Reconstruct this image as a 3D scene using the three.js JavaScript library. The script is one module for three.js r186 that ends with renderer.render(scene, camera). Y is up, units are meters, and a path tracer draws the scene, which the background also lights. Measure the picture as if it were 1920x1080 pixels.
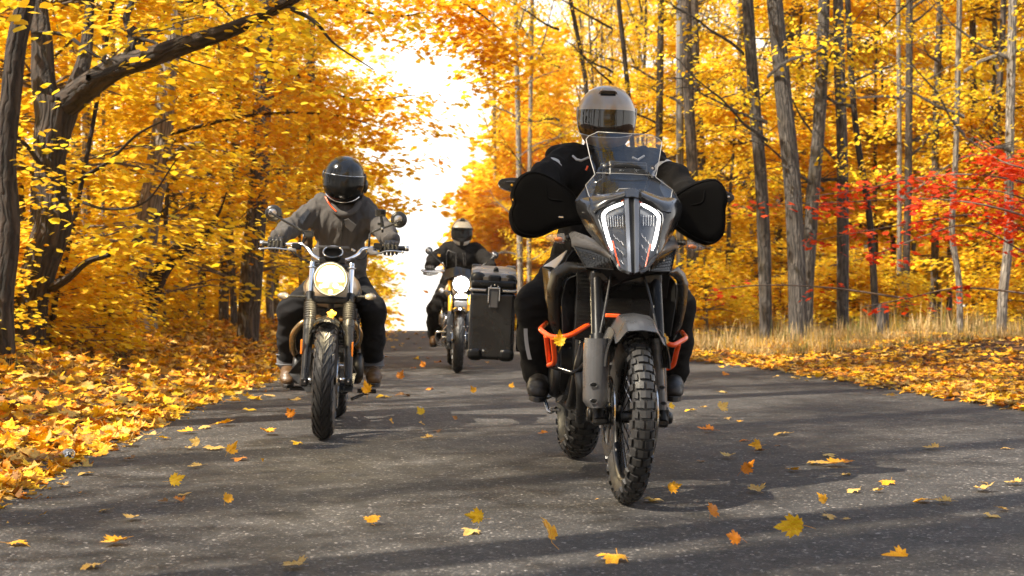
import * as THREE from 'three';
import { RoundedBoxGeometry } from 'three/addons/geometries/RoundedBoxGeometry.js';
import { mergeGeometries, mergeVertices, toCreasedNormals } from 'three/addons/utils/BufferGeometryUtils.js';
import { ImprovedNoise } from 'three/addons/math/ImprovedNoise.js';

// ---------------------------------------------------------------- camera, sky, sun, exposure
const F = 2600, CX = 960, HY = 555, CAMH = 0.83;            // lens and horizon as read off the photograph (1920 px wide)
const scene = new THREE.Scene();
const camera = new THREE.PerspectiveCamera(2 * Math.atan(540 / F) * 180 / Math.PI, 16 / 9, 0.1, 4000);
camera.position.set(0, CAMH, 0);
camera.rotation.x = Math.atan((HY - 540) / F);
camera.focus = 6.6; camera.userData.fStop = 4.5;
const renderer = new THREE.WebGLRenderer({ antialias: true });
renderer.setSize(1024, 576);
renderer.toneMapping = THREE.LinearToneMapping;
renderer.toneMappingExposure = 2.75;
renderer.shadowMap.enabled = true;

scene.fog = new THREE.FogExp2(0xfff2dd, 0.0003);
const SUN_DIR = new THREE.Vector3(-0.74, 1.02, 0.44).normalize();   // towards the sun: left of and a little behind the camera
const sun = new THREE.DirectionalLight(new THREE.Color(1.0, 0.90, 0.74), 5.0);
sun.position.copy(SUN_DIR).multiplyScalar(60); sun.position.z -= 12;
sun.target.position.set(0, 0, -12);
sun.castShadow = true; sun.shadow.mapSize.set(4096, 4096);
Object.assign(sun.shadow.camera, { left: -50, right: 50, top: 50, bottom: -50, near: 1, far: 160 });
scene.add(sun, sun.target);
{ // a bright, thinly veiled autumn sky: white towards the horizon, blue overhead
  const w = 512, h = 256, a = new Float32Array(w * h * 4);
  const nz = new ImprovedNoise();
  for (let j = 0; j < h; j++) for (let i = 0; i < w; i++) {
    const el = ((j + 0.5) / h - 0.5) * Math.PI, az = (i + 0.5) / w * 2 * Math.PI;
    const x = Math.cos(el) * Math.cos(az), y = Math.sin(el), z = Math.cos(el) * Math.sin(az);
    const t = Math.min(1, Math.max(0, (y - 0.10) / 0.55)), s = t * t * (3 - 2 * t);
    let veil = 0; for (let o = 0, f = 2.2, g = 0.5; o < 4; o++, f *= 2, g *= 0.5) veil += g * nz.noise(x * f + 5, y * f * 1.6, z * f);
    veil = Math.min(1, Math.max(0, 0.35 + veil * 1.3)) * s;
    const hor = [1.00, 0.97, 0.93], zen = [0.26, 0.38, 0.62];
    const k = (j * w + i) * 4;
    for (let c = 0; c < 3; c++) a[k + c] = (hor[c] * (1 - s) + zen[c] * s) * (1 - 0.45 * veil) + 0.45 * veil * 0.95;
    a[k + 3] = 1;
  }
  const t = new THREE.DataTexture(a, w, h, THREE.RGBAFormat, THREE.FloatType);
  t.mapping = THREE.EquirectangularReflectionMapping; t.magFilter = t.minFilter = THREE.LinearFilter; t.needsUpdate = true;
  scene.background = t; scene.environment = t;
  scene.backgroundIntensity = 0.70; scene.environmentIntensity = 0.70;
}

// ---------------------------------------------------------------- helpers
function rng(seed) { let s = seed >>> 0; return () => { s = (s + 0x6D2B79F5) >>> 0; let t = Math.imul(s ^ (s >>> 15), 1 | s); t = (t + Math.imul(t ^ (t >>> 7), 61 | t)) ^ t; return ((t ^ (t >>> 14)) >>> 0) / 4294967296; }; }
const V = (x, y, z) => new THREE.Vector3(x, y, z);
const lerp = (a, b, t) => a + (b - a) * t, clamp = (x, a = 0, b = 1) => Math.min(b, Math.max(a, x));
const sstep = (a, b, x) => { const t = clamp((x - a) / (b - a)); return t * t * (3 - 2 * t); };
const N3 = new ImprovedNoise();
const fbm = (x, y, z, o = 4) => { let s = 0, g = 0.5; for (let i = 0; i < o; i++) { s += g * N3.noise(x, y, z); x *= 2.03; y *= 2.03; z *= 2.03; g *= 0.5; } return s; };
const px = (x, y, d) => V((x - CX) / F * d, CAMH - (y - HY) / F * d, -d);      // a pixel of the photograph at a depth, as a point of the place
const names = new Map();
function numbered(n) { const k = names.get(n) || 0; names.set(n, k + 1); return k ? n + '_' + String(k).padStart(3, '0') : n; }
function tag(o, label, category, group, kind) { if (label) o.userData.label = label; if (category) o.userData.category = category; if (group) o.userData.group = group; if (kind) o.userData.kind = kind; return o; }
function thing(name, label, category, pos, group) { const o = new THREE.Group(); o.name = numbered(name); if (pos) o.position.copy(pos); scene.add(o); return tag(o, label, category, group); }
function prep(g) {            // one layout for all: no index; position, normal, uv
  if (!g.attributes.normal) g.computeVertexNormals();
  g = g.index ? g.toNonIndexed() : g;
  for (const k of Object.keys(g.attributes)) if (!['position', 'normal', 'uv', 'color'].includes(k)) g.deleteAttribute(k);
  if (!g.attributes.uv) g.setAttribute('uv', new THREE.BufferAttribute(new Float32Array(g.attributes.position.count * 2), 2));
  return g;
}
function merge(gs) { gs = gs.flat(9).map(prep); return gs.length === 1 ? gs[0] : mergeGeometries(gs); }
function boxUV(g, s = 1) {    // uv in metres, by the plane each face lies nearest to
  const p = g.attributes.position, uv = g.attributes.uv, a = V(), b = V(), c = V();
  for (let i = 0; i < p.count; i += 3) {
    a.fromBufferAttribute(p, i); b.fromBufferAttribute(p, i + 1); c.fromBufferAttribute(p, i + 2);
    const n = b.clone().sub(a).cross(c.clone().sub(a)), x = Math.abs(n.x), y = Math.abs(n.y), z = Math.abs(n.z);
    [a, b, c].forEach((q, k) => x > y && x > z ? uv.setXY(i + k, q.z * s, q.y * s) : y > z ? uv.setXY(i + k, q.x * s, q.z * s) : uv.setXY(i + k, q.x * s, q.y * s));
  }
  return g;
}
function part(name, gs, mat, parent, keepUV) {
  let g = merge([gs]); if (!keepUV) boxUV(g);
  const m = new THREE.Mesh(g, mat); m.castShadow = m.receiveShadow = true; m.name = name; parent.add(m); return m;
}
const mv = (g, x = 0, y = 0, z = 0, rx = 0, ry = 0, rz = 0, s) => { const m = new THREE.Matrix4().compose(V(x, y, z), new THREE.Quaternion().setFromEuler(new THREE.Euler(rx, ry, rz, 'YXZ')), s ? (s.isVector3 ? s : V(s, s, s)) : V(1, 1, 1)); return g.applyMatrix4(m); };
const rbox = (w, h, d, r = 0.006, x = 0, y = 0, z = 0, rx = 0, ry = 0, rz = 0) => mv(new RoundedBoxGeometry(w, h, d, 2, Math.min(r, w / 2.01, h / 2.01, d / 2.01)), x, y, z, rx, ry, rz);
const ball = (r, x, y, z, sx = 1, sy = 1, sz = 1, n = 16) => mv(new THREE.SphereGeometry(r, n, Math.ceil(n * 0.7)), x, y, z, 0, 0, 0, V(sx, sy, sz));
function rod(a, b, r, r2 = r, n = 10, capR = true) { // a bar between two points with closed ends
  const d = b.clone().sub(a), g = new THREE.CylinderGeometry(r2, r, d.length(), n, 1, !capR);
  g.applyQuaternion(new THREE.Quaternion().setFromUnitVectors(V(0, 1, 0), d.clone().normalize()));
  const m = a.clone().add(b).multiplyScalar(0.5); g.translate(m.x, m.y, m.z); return g;
}
function tube(pts, r, n = 8, seg, closed = false, type = 'centripetal', caps = true) {
  const c = new THREE.CatmullRomCurve3(pts, closed, type); seg = seg || pts.length * 6;
  const g = [new THREE.TubeGeometry(c, seg, r, n, closed)];
  if (!closed && caps) for (const p of [pts[0], pts[pts.length - 1]]) g.push(ball(r, p.x, p.y, p.z, 1, 1, 1, 8));
  return merge(g);
}
function bentTube(pts, r, bend = 0.03, n = 8) {  // straight runs with rounded corners
  const q = [pts[0].clone()];
  for (let i = 1; i < pts.length - 1; i++) {
    const a = pts[i - 1], b = pts[i], c = pts[i + 1], da = a.clone().sub(b), dc = c.clone().sub(b), l = Math.min(bend, da.length() * 0.45, dc.length() * 0.45);
    const p0 = b.clone().add(da.setLength(l)), p2 = b.clone().add(dc.setLength(l));
    for (let k = 0; k <= 4; k++) { const t = k / 4; q.push(p0.clone().multiplyScalar((1 - t) * (1 - t)).add(b.clone().multiplyScalar(2 * t * (1 - t))).add(p2.clone().multiplyScalar(t * t))); }
  }
  q.push(pts[pts.length - 1].clone());
  return sweep(q, q.map(() => r), n);
}
function sweep(pts, radii, n = 8, cap = true, wob) {   // a smooth tube through points with a radius at each
  const pos = [], nor = [], uv = [], idx = []; let up = V(0, 0, 1), len = 0;
  const rings = pts.length;
  for (let i = 0; i < rings; i++) {
    const t = pts[Math.min(i + 1, rings - 1)].clone().sub(pts[Math.max(i - 1, 0)]).normalize();
    if (i) len += pts[i].distanceTo(pts[i - 1]);
    let s = up.clone().sub(t.clone().multiplyScalar(up.dot(t))); if (s.lengthSq() < 1e-6) s = V(1, 0, 0).sub(t.clone().multiplyScalar(t.x)); s.normalize(); up = s;
    const b = t.clone().cross(s);
    for (let k = 0; k <= n; k++) {
      const a = (k % n) / n * Math.PI * 2, d = s.clone().multiplyScalar(Math.cos(a)).add(b.clone().multiplyScalar(Math.sin(a)));
      const r = radii[i] * (wob ? wob(a, len, i) : 1);
      pos.push(pts[i].x + d.x * r, pts[i].y + d.y * r, pts[i].z + d.z * r); nor.push(d.x, d.y, d.z); uv.push(k / n * Math.max(1, Math.round(radii[0] * 6.3 * 1.2)), len);
    }
  }
  for (let i = 0; i < rings - 1; i++) for (let k = 0; k < n; k++) { const a = i * (n + 1) + k, b = a + n + 1; idx.push(a, a + 1, b, a + 1, b + 1, b); }
  if (cap) for (const [i, s] of [[0, -1], [rings - 1, 1]]) {
    const t = pts[Math.min(i + 1, rings - 1)].clone().sub(pts[Math.max(i - 1, 0)]).normalize().multiplyScalar(s), base = pos.length / 3;
    pos.push(pts[i].x, pts[i].y, pts[i].z); nor.push(t.x, t.y, t.z); uv.push(0, 0);
    for (let k = 0; k <= n; k++) { const o = (i * (n + 1) + k) * 3; pos.push(pos[o], pos[o + 1], pos[o + 2]); nor.push(t.x, t.y, t.z); uv.push(0, 0); }
    for (let k = 0; k < n; k++) s > 0 ? idx.push(base, base + 1 + k, base + 2 + k) : idx.push(base, base + 2 + k, base + 1 + k);
  }
  const g = new THREE.BufferGeometry(); g.setIndex(idx);
  g.setAttribute('position', new THREE.Float32BufferAttribute(pos, 3)); g.setAttribute('normal', new THREE.Float32BufferAttribute(nor, 3)); g.setAttribute('uv', new THREE.Float32BufferAttribute(uv, 2));
  if (wob) g.computeVertexNormals();
  return g;
}
function polyAt(pl, t) { // point at share t of the length of a polyline
  let L = 0; const d = []; for (let i = 1; i < pl.length; i++) { d.push(pl[i].distanceTo(pl[i - 1])); L += d[i - 1]; }
  let s = clamp(t) * L; for (let i = 0; i < d.length; i++) { if (s <= d[i] || i === d.length - 1) return pl[i].clone().lerp(pl[i + 1], d[i] ? clamp(s / d[i]) : 0); s -= d[i]; }
}
function shell(fn, nu, nv, th = 0, crease) { // a curved sheet fn(u, v) with a thickness along its normal
  const P = []; for (let j = 0; j <= nv; j++) for (let i = 0; i <= nu; i++) P.push(fn(i / nu, j / nv));
  const at = (i, j) => P[j * (nu + 1) + i], pos = [], idx = [];
  const nr = []; for (let j = 0; j <= nv; j++) for (let i = 0; i <= nu; i++) {
    const a = at(Math.min(i + 1, nu), j).clone().sub(at(Math.max(i - 1, 0), j)), b = at(i, Math.min(j + 1, nv)).clone().sub(at(i, Math.max(j - 1, 0)));
    nr.push(a.cross(b).normalize());
  }
  P.forEach(p => pos.push(p.x, p.y, p.z)); const M = P.length;
  for (let j = 0; j < nv; j++) for (let i = 0; i < nu; i++) { const a = j * (nu + 1) + i, b = a + nu + 1; idx.push(a, a + 1, b, a + 1, b + 1, b); }
  if (th) {
    P.forEach((p, k) => pos.push(p.x - nr[k].x * th, p.y - nr[k].y * th, p.z - nr[k].z * th));
    const q = idx.slice(); for (let k = 0; k < q.length; k += 3) idx.push(q[k] + M, q[k + 2] + M, q[k + 1] + M);
    const edge = []; for (let i = 0; i <= nu; i++) edge.push(i); for (let j = 1; j <= nv; j++) edge.push(j * (nu + 1) + nu); for (let i = nu - 1; i >= 0; i--) edge.push(nv * (nu + 1) + i); for (let j = nv - 1; j >= 1; j--) edge.push(j * (nu + 1));
    edge.forEach((e, k) => { const f = edge[(k + 1) % edge.length]; idx.push(e, e + M, f, f, e + M, f + M); });
  }
  let g = new THREE.BufferGeometry(); g.setIndex(idx); g.setAttribute('position', new THREE.Float32BufferAttribute(pos, 3));
  g = toCreasedNormals(g, crease ?? 0.6); return prep(g);
}
function coons(top, bottom, left, right) { // a patch spanned by four border polylines
  const c00 = top[0], c10 = top[top.length - 1], c01 = bottom[0], c11 = bottom[bottom.length - 1];
  return (u, v) => polyAt(top, u).multiplyScalar(1 - v).add(polyAt(bottom, u).multiplyScalar(v)).add(polyAt(left, v).multiplyScalar(1 - u)).add(polyAt(right, v).multiplyScalar(u))
    .sub(c00.clone().multiplyScalar((1 - u) * (1 - v)).add(c10.clone().multiplyScalar(u * (1 - v))).add(c01.clone().multiplyScalar((1 - u) * v)).add(c11.clone().multiplyScalar(u * v)));
}
function slab(pts, th, dir) { // a flat-ish polygon of points in space with a thickness, edges eased
  const c = pts.reduce((a, p) => a.add(p), V()).divideScalar(pts.length); let n = V();
  pts.forEach((p, i) => { const q = pts[(i + 1) % pts.length]; n.add(p.clone().sub(c).cross(q.clone().sub(c))); }); n.normalize(); if (dir && n.dot(dir) < 0) n.negate();
  const ux = Math.abs(n.y) > 0.9 ? V(1, 0, 0) : V(0, 1, 0).cross(n).normalize(), uy = n.clone().cross(ux);
  let P = pts.slice(), p2 = P.map(p => new THREE.Vector2(p.clone().sub(c).dot(ux), p.clone().sub(c).dot(uy)));
  if (THREE.ShapeUtils.area(p2) < 0) { P.reverse(); p2.reverse(); }
  const tri = THREE.ShapeUtils.triangulateShape(p2, []), m = P.length, e = Math.min(th * 0.3, 0.002), pos = [], idx = [];
  const inset = P.map((p, i) => { const a = P[(i + m - 1) % m], b = P[(i + 1) % m], ta = p.clone().sub(a).normalize(), tb = b.clone().sub(p).normalize(); return n.clone().cross(ta.add(tb).normalize()).multiplyScalar(e); });
  const put = (off, ins) => P.forEach((p, i) => { const q = p.clone().add(n.clone().multiplyScalar(off)).add(inset[i].clone().multiplyScalar(ins)); pos.push(q.x, q.y, q.z); });
  put(0, 1); put(-e, 0); put(-th + e, 0); put(-th, 1);
  tri.forEach(([a, b, d]) => { idx.push(a, b, d); idx.push(a + 3 * m, d + 3 * m, b + 3 * m); });
  for (let r = 0; r < 3; r++) for (let i = 0; i < m; i++) { const j = (i + 1) % m, a = r * m; idx.push(a + i, a + m + i, a + j, a + j, a + m + i, a + m + j); }
  const g = new THREE.BufferGeometry(); g.setIndex(idx); g.setAttribute('position', new THREE.Float32BufferAttribute(pos, 3));
  return prep(toCreasedNormals(g, 0.5));
}
function pillow(pts, front, back, steps = 6, pow = 0.5) { // a padded closed form on an outline: bulges front (+) and back along z
  const c = pts.reduce((a, p) => a.add(p), V()).divideScalar(pts.length), pos = [], idx = [], m = pts.length;
  const ring = (s, z) => pts.forEach(p => { const q = c.clone().lerp(p, s); pos.push(q.x, q.y, q.z + z); });
  const list = []; for (let k = steps; k >= 1; k--) { const a = k / steps * Math.PI / 2; list.push([Math.pow(Math.cos(a), pow) * 0.999 + 0.001, front * Math.sin(a)]); } list.push([1, 0]);
  for (let k = 1; k <= steps; k++) { const a = k / steps * Math.PI / 2; list.push([Math.pow(Math.cos(a), pow) * 0.999 + 0.001, -back * Math.sin(a)]); }
  list.forEach(([s, z]) => ring(s, z));
  for (let r = 0; r < list.length - 1; r++) for (let i = 0; i < m; i++) { const j = (i + 1) % m, a = r * m, b = a + m; idx.push(a + i, b + i, a + j, a + j, b + i, b + j); }
  let g = new THREE.BufferGeometry(); g.setIndex(idx); g.setAttribute('position', new THREE.Float32BufferAttribute(pos, 3)); g.computeVertexNormals();
  return g;
}
const smoothPts = (pts, n) => new THREE.CatmullRomCurve3(pts, true, 'centripetal').getPoints(n).slice(0, n);
const lathe = (prof, n = 32) => new THREE.LatheGeometry(prof.map(p => new THREE.Vector2(p[0], p[1])), n);
const latheX = (prof, n = 32) => lathe(prof, n).rotateZ(-Math.PI / 2);         // profile [radius, x]
const latheZ = (prof, n = 32) => lathe(prof, n).rotateX(Math.PI / 2);          // profile [radius, z]

// ---------------------------------------------------------------- textures and materials
function tex(w, h, fn, srgb) {
  const a = new Uint8Array(w * h * 4);
  for (let j = 0; j < h; j++) for (let i = 0; i < w; i++) { const c = fn(i, j), k = (j * w + i) * 4; a[k] = clamp(c[0]) * 255; a[k + 1] = clamp(c[1]) * 255; a[k + 2] = clamp(c[2]) * 255; a[k + 3] = 255; }
  const t = new THREE.DataTexture(a, w, h, THREE.RGBAFormat); t.wrapS = t.wrapT = THREE.RepeatWrapping; t.magFilter = THREE.LinearFilter; t.minFilter = THREE.LinearMipmapLinearFilter; t.generateMipmaps = true;
  if (srgb) t.colorSpace = THREE.SRGBColorSpace; t.needsUpdate = true; return t;
}
// noise that tiles: sampled on a torus
function tileNoise(u, v, f, seed, o = 3) { const a = u * 2 * Math.PI, b = v * 2 * Math.PI, k = f / (2 * Math.PI); let s = 0, g = 0.5, m = 1; for (let i = 0; i < o; i++) { s += g * N3.noise(Math.cos(a) * k * m + seed, Math.sin(a) * k * m + Math.cos(b) * k * m * 0.71 + seed * 1.7, Math.sin(b) * k * m + Math.cos(b) * k * m * 0.7 - seed); m *= 2; g *= 0.5; } return s; }
const rep = (t, x, y = x) => { const c = t.clone(); c.repeat.set(x, y); c.needsUpdate = true; return c; };
const grit = (() => { const r = rng(5); return tex(256, 256, (i, j) => { const n = 0.5 + 0.5 * tileNoise(i / 256, j / 256, 9, 3) + (r() - 0.5) * 0.35; return [n, n, n]; }); })();
const smudge = (() => { const r = rng(15); return tex(512, 512, (i, j) => { const n = 0.62 + 0.75 * tileNoise(i / 512, j / 512, 5, 8, 5) + (r() - 0.5) * 0.16; return [n, n, n]; }); })();
const weave = (() => { const r = rng(25); return tex(256, 256, (i, j) => { const n = 0.5 + 0.22 * Math.sin(i * Math.PI / 2) * Math.cos(j * Math.PI / 2) + 0.25 * tileNoise(i / 256, j / 256, 12, 4) + (r() - 0.5) * 0.3; return [n, n, n]; }); })();
const C = (r, g, b) => new THREE.Color().setRGB(r, g, b);
const std = (o) => new THREE.MeshPhysicalMaterial({ side: THREE.DoubleSide, ...o });
const smudgeR = rep(smudge, 3), gritB = rep(grit, 22), gritF = rep(grit, 6), weaveB = rep(weave, 9);
const M = {
  plastic: std({ color: C(0.012, 0.0115, 0.011), roughness: 0.62, roughnessMap: smudgeR, bumpMap: gritB, bumpScale: 0.0003 }),
  darkPlastic: std({ color: C(0.006, 0.0058, 0.0055), specularIntensity: 0.6, roughness: 0.75, roughnessMap: smudgeR }),
  gloss: std({ color: C(0.016, 0.0155, 0.0155), roughness: 0.34, roughnessMap: smudgeR, specularIntensity: 0.6, clearcoat: 0.5, clearcoatRoughness: 0.10 }),
  gloss_black: std({ color: C(0.006, 0.006, 0.006), roughness: 0.25, roughnessMap: smudgeR, specularIntensity: 0.4, clearcoat: 0.45, clearcoatRoughness: 0.04 }),
  satin: std({ color: C(0.075, 0.072, 0.07), roughness: 0.52, roughnessMap: smudgeR, bumpMap: gritB, bumpScale: 0.0002 }),
  fenderGrey: std({ color: C(0.068, 0.067, 0.068), roughness: 0.5, roughnessMap: smudgeR, bumpMap: gritB, bumpScale: 0.0002 }),
  rubber: std({ color: C(0.015, 0.0142, 0.0135), roughness: 0.78, roughnessMap: smudgeR, bumpMap: gritB, bumpScale: 0.0004 }),
  rubberWorn: std({ color: C(0.021, 0.0197, 0.0185), roughness: 0.72, roughnessMap: smudgeR, bumpMap: gritB, bumpScale: 0.0005 }),
  steel: std({ color: C(0.55, 0.54, 0.52), metalness: 1, roughness: 0.33, roughnessMap: smudgeR }),
  chrome: std({ color: C(0.80, 0.79, 0.77), metalness: 1, roughness: 0.13 }),
  alu: std({ color: C(0.50, 0.49, 0.47), metalness: 1, roughness: 0.48, roughnessMap: smudgeR }),
  darkMetal: std({ color: C(0.030, 0.029, 0.028), metalness: 0.6, roughness: 0.5, roughnessMap: smudgeR }),
  engine: std({ color: C(0.012, 0.0115, 0.011), metalness: 0.35, roughness: 0.55, roughnessMap: smudgeR, bumpMap: gritF, bumpScale: 0.0006 }),
  orange: std({ color: C(0.85, 0.085, 0.006), roughness: 0.40, roughnessMap: smudgeR, clearcoat: 0.3 }),
  whitePaint: std({ color: C(0.62, 0.60, 0.56), roughness: 0.3, clearcoat: 0.6, clearcoatRoughness: 0.08 }),
  creamPaint: std({ color: C(0.66, 0.54, 0.38), roughness: 0.28, clearcoat: 0.8, clearcoatRoughness: 0.06 }),
  gold: std({ color: C(0.85, 0.42, 0.03), metalness: 0.75, roughness: 0.34 }),
  lensClear: std({ color: C(1, 1, 1), roughness: 0.03, transmission: 1, thickness: 0, ior: 1.5 }),
  screen: std({ color: C(0.93, 0.93, 0.92), roughness: 0.05, transmission: 1, thickness: 0, ior: 1.52 }),
  screenEdge: std({ color: C(0.60, 0.58, 0.54), roughness: 0.25, transmission: 0.5, thickness: 0 }),
  warmBowl: std({ color: C(0.30, 0.17, 0.05), metalness: 0.8, roughness: 0.4 }),
  lidGrey: std({ color: C(0.11, 0.095, 0.075), roughness: 0.6, roughnessMap: smudgeR, metalness: 0.2 }),
  peakGrey: std({ color: C(0.22, 0.19, 0.14), roughness: 0.4, roughnessMap: smudgeR }),
  shroud: std({ color: C(0.006, 0.0057, 0.0054), roughness: 0.48, roughnessMap: smudgeR, specularIntensity: 0.3 }),
  guardDark: std({ color: C(0.032, 0.0315, 0.032), roughness: 0.5, roughnessMap: smudgeR, bumpMap: gritB, bumpScale: 0.0002 }),
  chestGrey: std({ color: C(0.085, 0.076, 0.067), roughness: 0.95, bumpMap: weaveB, bumpScale: 0.0012 }),
  amber: std({ color: C(0.75, 0.22, 0.02), roughness: 0.2, transmission: 0.3, thickness: 0 }),
  reflector: std({ color: C(0.45, 0.44, 0.42), metalness: 1, roughness: 0.18 }),
  lamp: std({ color: C(0.9, 0.9, 0.9), roughness: 0.4, emissive: C(1, 0.97, 0.92), emissiveIntensity: 3 }),
  lampWarm: std({ color: C(0.9, 0.9, 0.9), roughness: 0.4, emissive: C(1, 0.84, 0.56), emissiveIntensity: 1.2 }),
  cloth: std({ color: C(0.0105, 0.0095, 0.0088), roughness: 0.95, specularIntensity: 0.25, bumpMap: weaveB, bumpScale: 0.0012 }),
  muff: std({ color: C(0.0035, 0.0032, 0.003), specularIntensity: 0.12, roughness: 0.95, bumpMap: weaveB, bumpScale: 0.0006 }),
  greyCloth: std({ color: C(0.056, 0.049, 0.043), roughness: 0.95, bumpMap: weaveB, bumpScale: 0.0012 }),
  denim: std({ color: C(0.0095, 0.009, 0.0095), specularIntensity: 0.5, roughness: 0.95, bumpMap: weaveB, bumpScale: 0.0012 }),
  denimCuff: std({ color: C(0.14, 0.14, 0.145), roughness: 0.95, bumpMap: weaveB, bumpScale: 0.0012 }),
  leatherBrown: std({ color: C(0.085, 0.045, 0.018), roughness: 0.75, roughnessMap: smudgeR, bumpMap: gritF, bumpScale: 0.0012 }),
  leatherDark: std({ color: C(0.014, 0.011, 0.0085), roughness: 0.7, roughnessMap: smudgeR, bumpMap: gritF, bumpScale: 0.0012 }),
  leatherBlack: std({ color: C(0.013, 0.012, 0.011), roughness: 0.62, roughnessMap: smudgeR, bumpMap: gritF, bumpScale: 0.0012 }),
  reflective: std({ color: C(0.36, 0.35, 0.33), roughness: 0.7 }),
  champagne: std({ color: C(0.26, 0.205, 0.15), metalness: 0.4, roughness: 0.34, clearcoat: 0.7, clearcoatRoughness: 0.10 }),
  visorDark: std({ color: C(0.006, 0.006, 0.006), roughness: 0.05, specularIntensity: 0.35, ior: 1.45 }),
  visorMirror: std({ color: C(0.012, 0.009, 0.006), roughness: 0.05, ior: 1.55 }),
  redPaint: std({ color: C(0.6, 0.05, 0.01), roughness: 0.3, clearcoat: 0.7 }),
  skin: std({ color: C(0.45, 0.28, 0.19), roughness: 0.55 }),
  mirrorGlass: std({ color: C(0.8, 0.8, 0.8), metalness: 1, roughness: 0.03 }),
};
// ---------------------------------------------------------------- the ground and the road
const edgeL = d => { const P = [[-40, -1.95], [4, -2.0], [6, -2.2], [10, -2.42], [18, -2.5], [33, -2.9], [60, -5.5], [120, -14], [2000, -200]]; return table(P, d); };
const edgeR = d => { const P = [[-40, 4.6], [5, 4.2], [8, 3.95], [10, 3.72], [12, 3.38], [15, 3.0], [17.5, 2.3], [21, 1.75], [33, 1.2], [60, -1.2], [120, -9], [2000, -190]]; return table(P, d); };
function table(P, d) { if (d <= P[0][0]) return P[0][1]; for (let i = 1; i < P.length; i++) if (d <= P[i][0]) return lerp(P[i - 1][1], P[i][1], (d - P[i - 1][0]) / (P[i][0] - P[i - 1][0])); return P[P.length - 1][1]; }
const fall = d => { const s = d - 28; return s <= 0 ? 0 : s < 20 ? -0.0012 * s * s : -0.48 - 0.048 * (s - 20); };   // the road goes over a crest
function groundY(x, d) {
  const l = edgeL(d), r = edgeR(d), base = fall(d);
  if (x < l) { const q = l - x; return base + 0.03 * sstep(0, 0.3, q) + 0.30 * sstep(0.4, 2.4, q) + 0.05 * fbm(x * 0.6, 0, d * 0.6) * sstep(0.2, 2, q) + 0.012 * Math.max(0, q - 6); }
  if (x > r) { const q = x - r, b = sstep(14, 19, d + 0.12 * x); return base + 0.012 + 0.02 * sstep(0, 0.5, q) + 0.24 * sstep(2, 6, q + 2 * b) * b + 0.05 * fbm(x * 0.5, 3, d * 0.5) * sstep(0.5, 3, q) + 0.008 * Math.max(0, q - 10); }
  const q = Math.min(x - l, r - x); return base + lerp(0.012, -0.05, sstep(0, 0.25, q));
}
const dList = (() => { const a = []; let d = -45; while (d < 60) { a.push(d); d += d < -2 ? 1.5 : d < 14 ? 0.25 : d < 35 ? 0.5 : 1.2; } let s = 2; while (d < 2200) { a.push(d); d += s; s *= 1.25; } return a; })();
function sheetGeo(xs, ds, y) {
  const pos = [], uv = [], idx = [], n = xs(ds[0]).length;
  ds.forEach(d => xs(d).forEach(x => { pos.push(x, y(x, d), -d); uv.push(x, d); }));
  for (let j = 0; j < ds.length - 1; j++) for (let i = 0; i < n - 1; i++) { const a = j * n + i, b = a + n; idx.push(a, a + 1, b, a + 1, b + 1, b); }
  const g = new THREE.BufferGeometry(); g.setIndex(idx); g.setAttribute('position', new THREE.Float32BufferAttribute(pos, 3)); g.setAttribute('uv', new THREE.Float32BufferAttribute(uv, 2)); g.computeVertexNormals(); return g;
}
{
  const xs = []; for (let i = 0; i <= 150; i++) { const t = i / 75 - 1; xs.push(Math.sign(t) * (Math.abs(t) * 12 + Math.pow(Math.abs(t), 7) * 900)); }
  const off = d => d < 60 ? 0.7 : 0.7 + (d - 60) * -0.1;
  const r = rng(33);
  const soil = tex(512, 512, (i, j) => { const n = tileNoise(i / 512, j / 512, 14, 2, 4), m = tileNoise(i / 512, j / 512, 40, 9, 3), k = 0.55 + 0.9 * n + (r() - 0.5) * 0.4, y = clamp(0.5 + 2.2 * m); return [0.34 * k + 0.32 * y * k, 0.20 * k + 0.17 * y * k, 0.07 * k]; }, true);
  const m = std({ color: C(0.8, 0.8, 0.8), map: rep(soil, 0.45), roughness: 0.95, bumpMap: rep(grit, 1.3), bumpScale: 0.03 });
  const g = new THREE.Mesh(sheetGeo(d => xs.map(x => x + off(d)), dList, groundY), m);
  g.name = 'ground'; g.receiveShadow = true; scene.add(g); tag(g, 'forest floor under fallen leaves on both sides of the road', null, null, 'structure');
}
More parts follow.
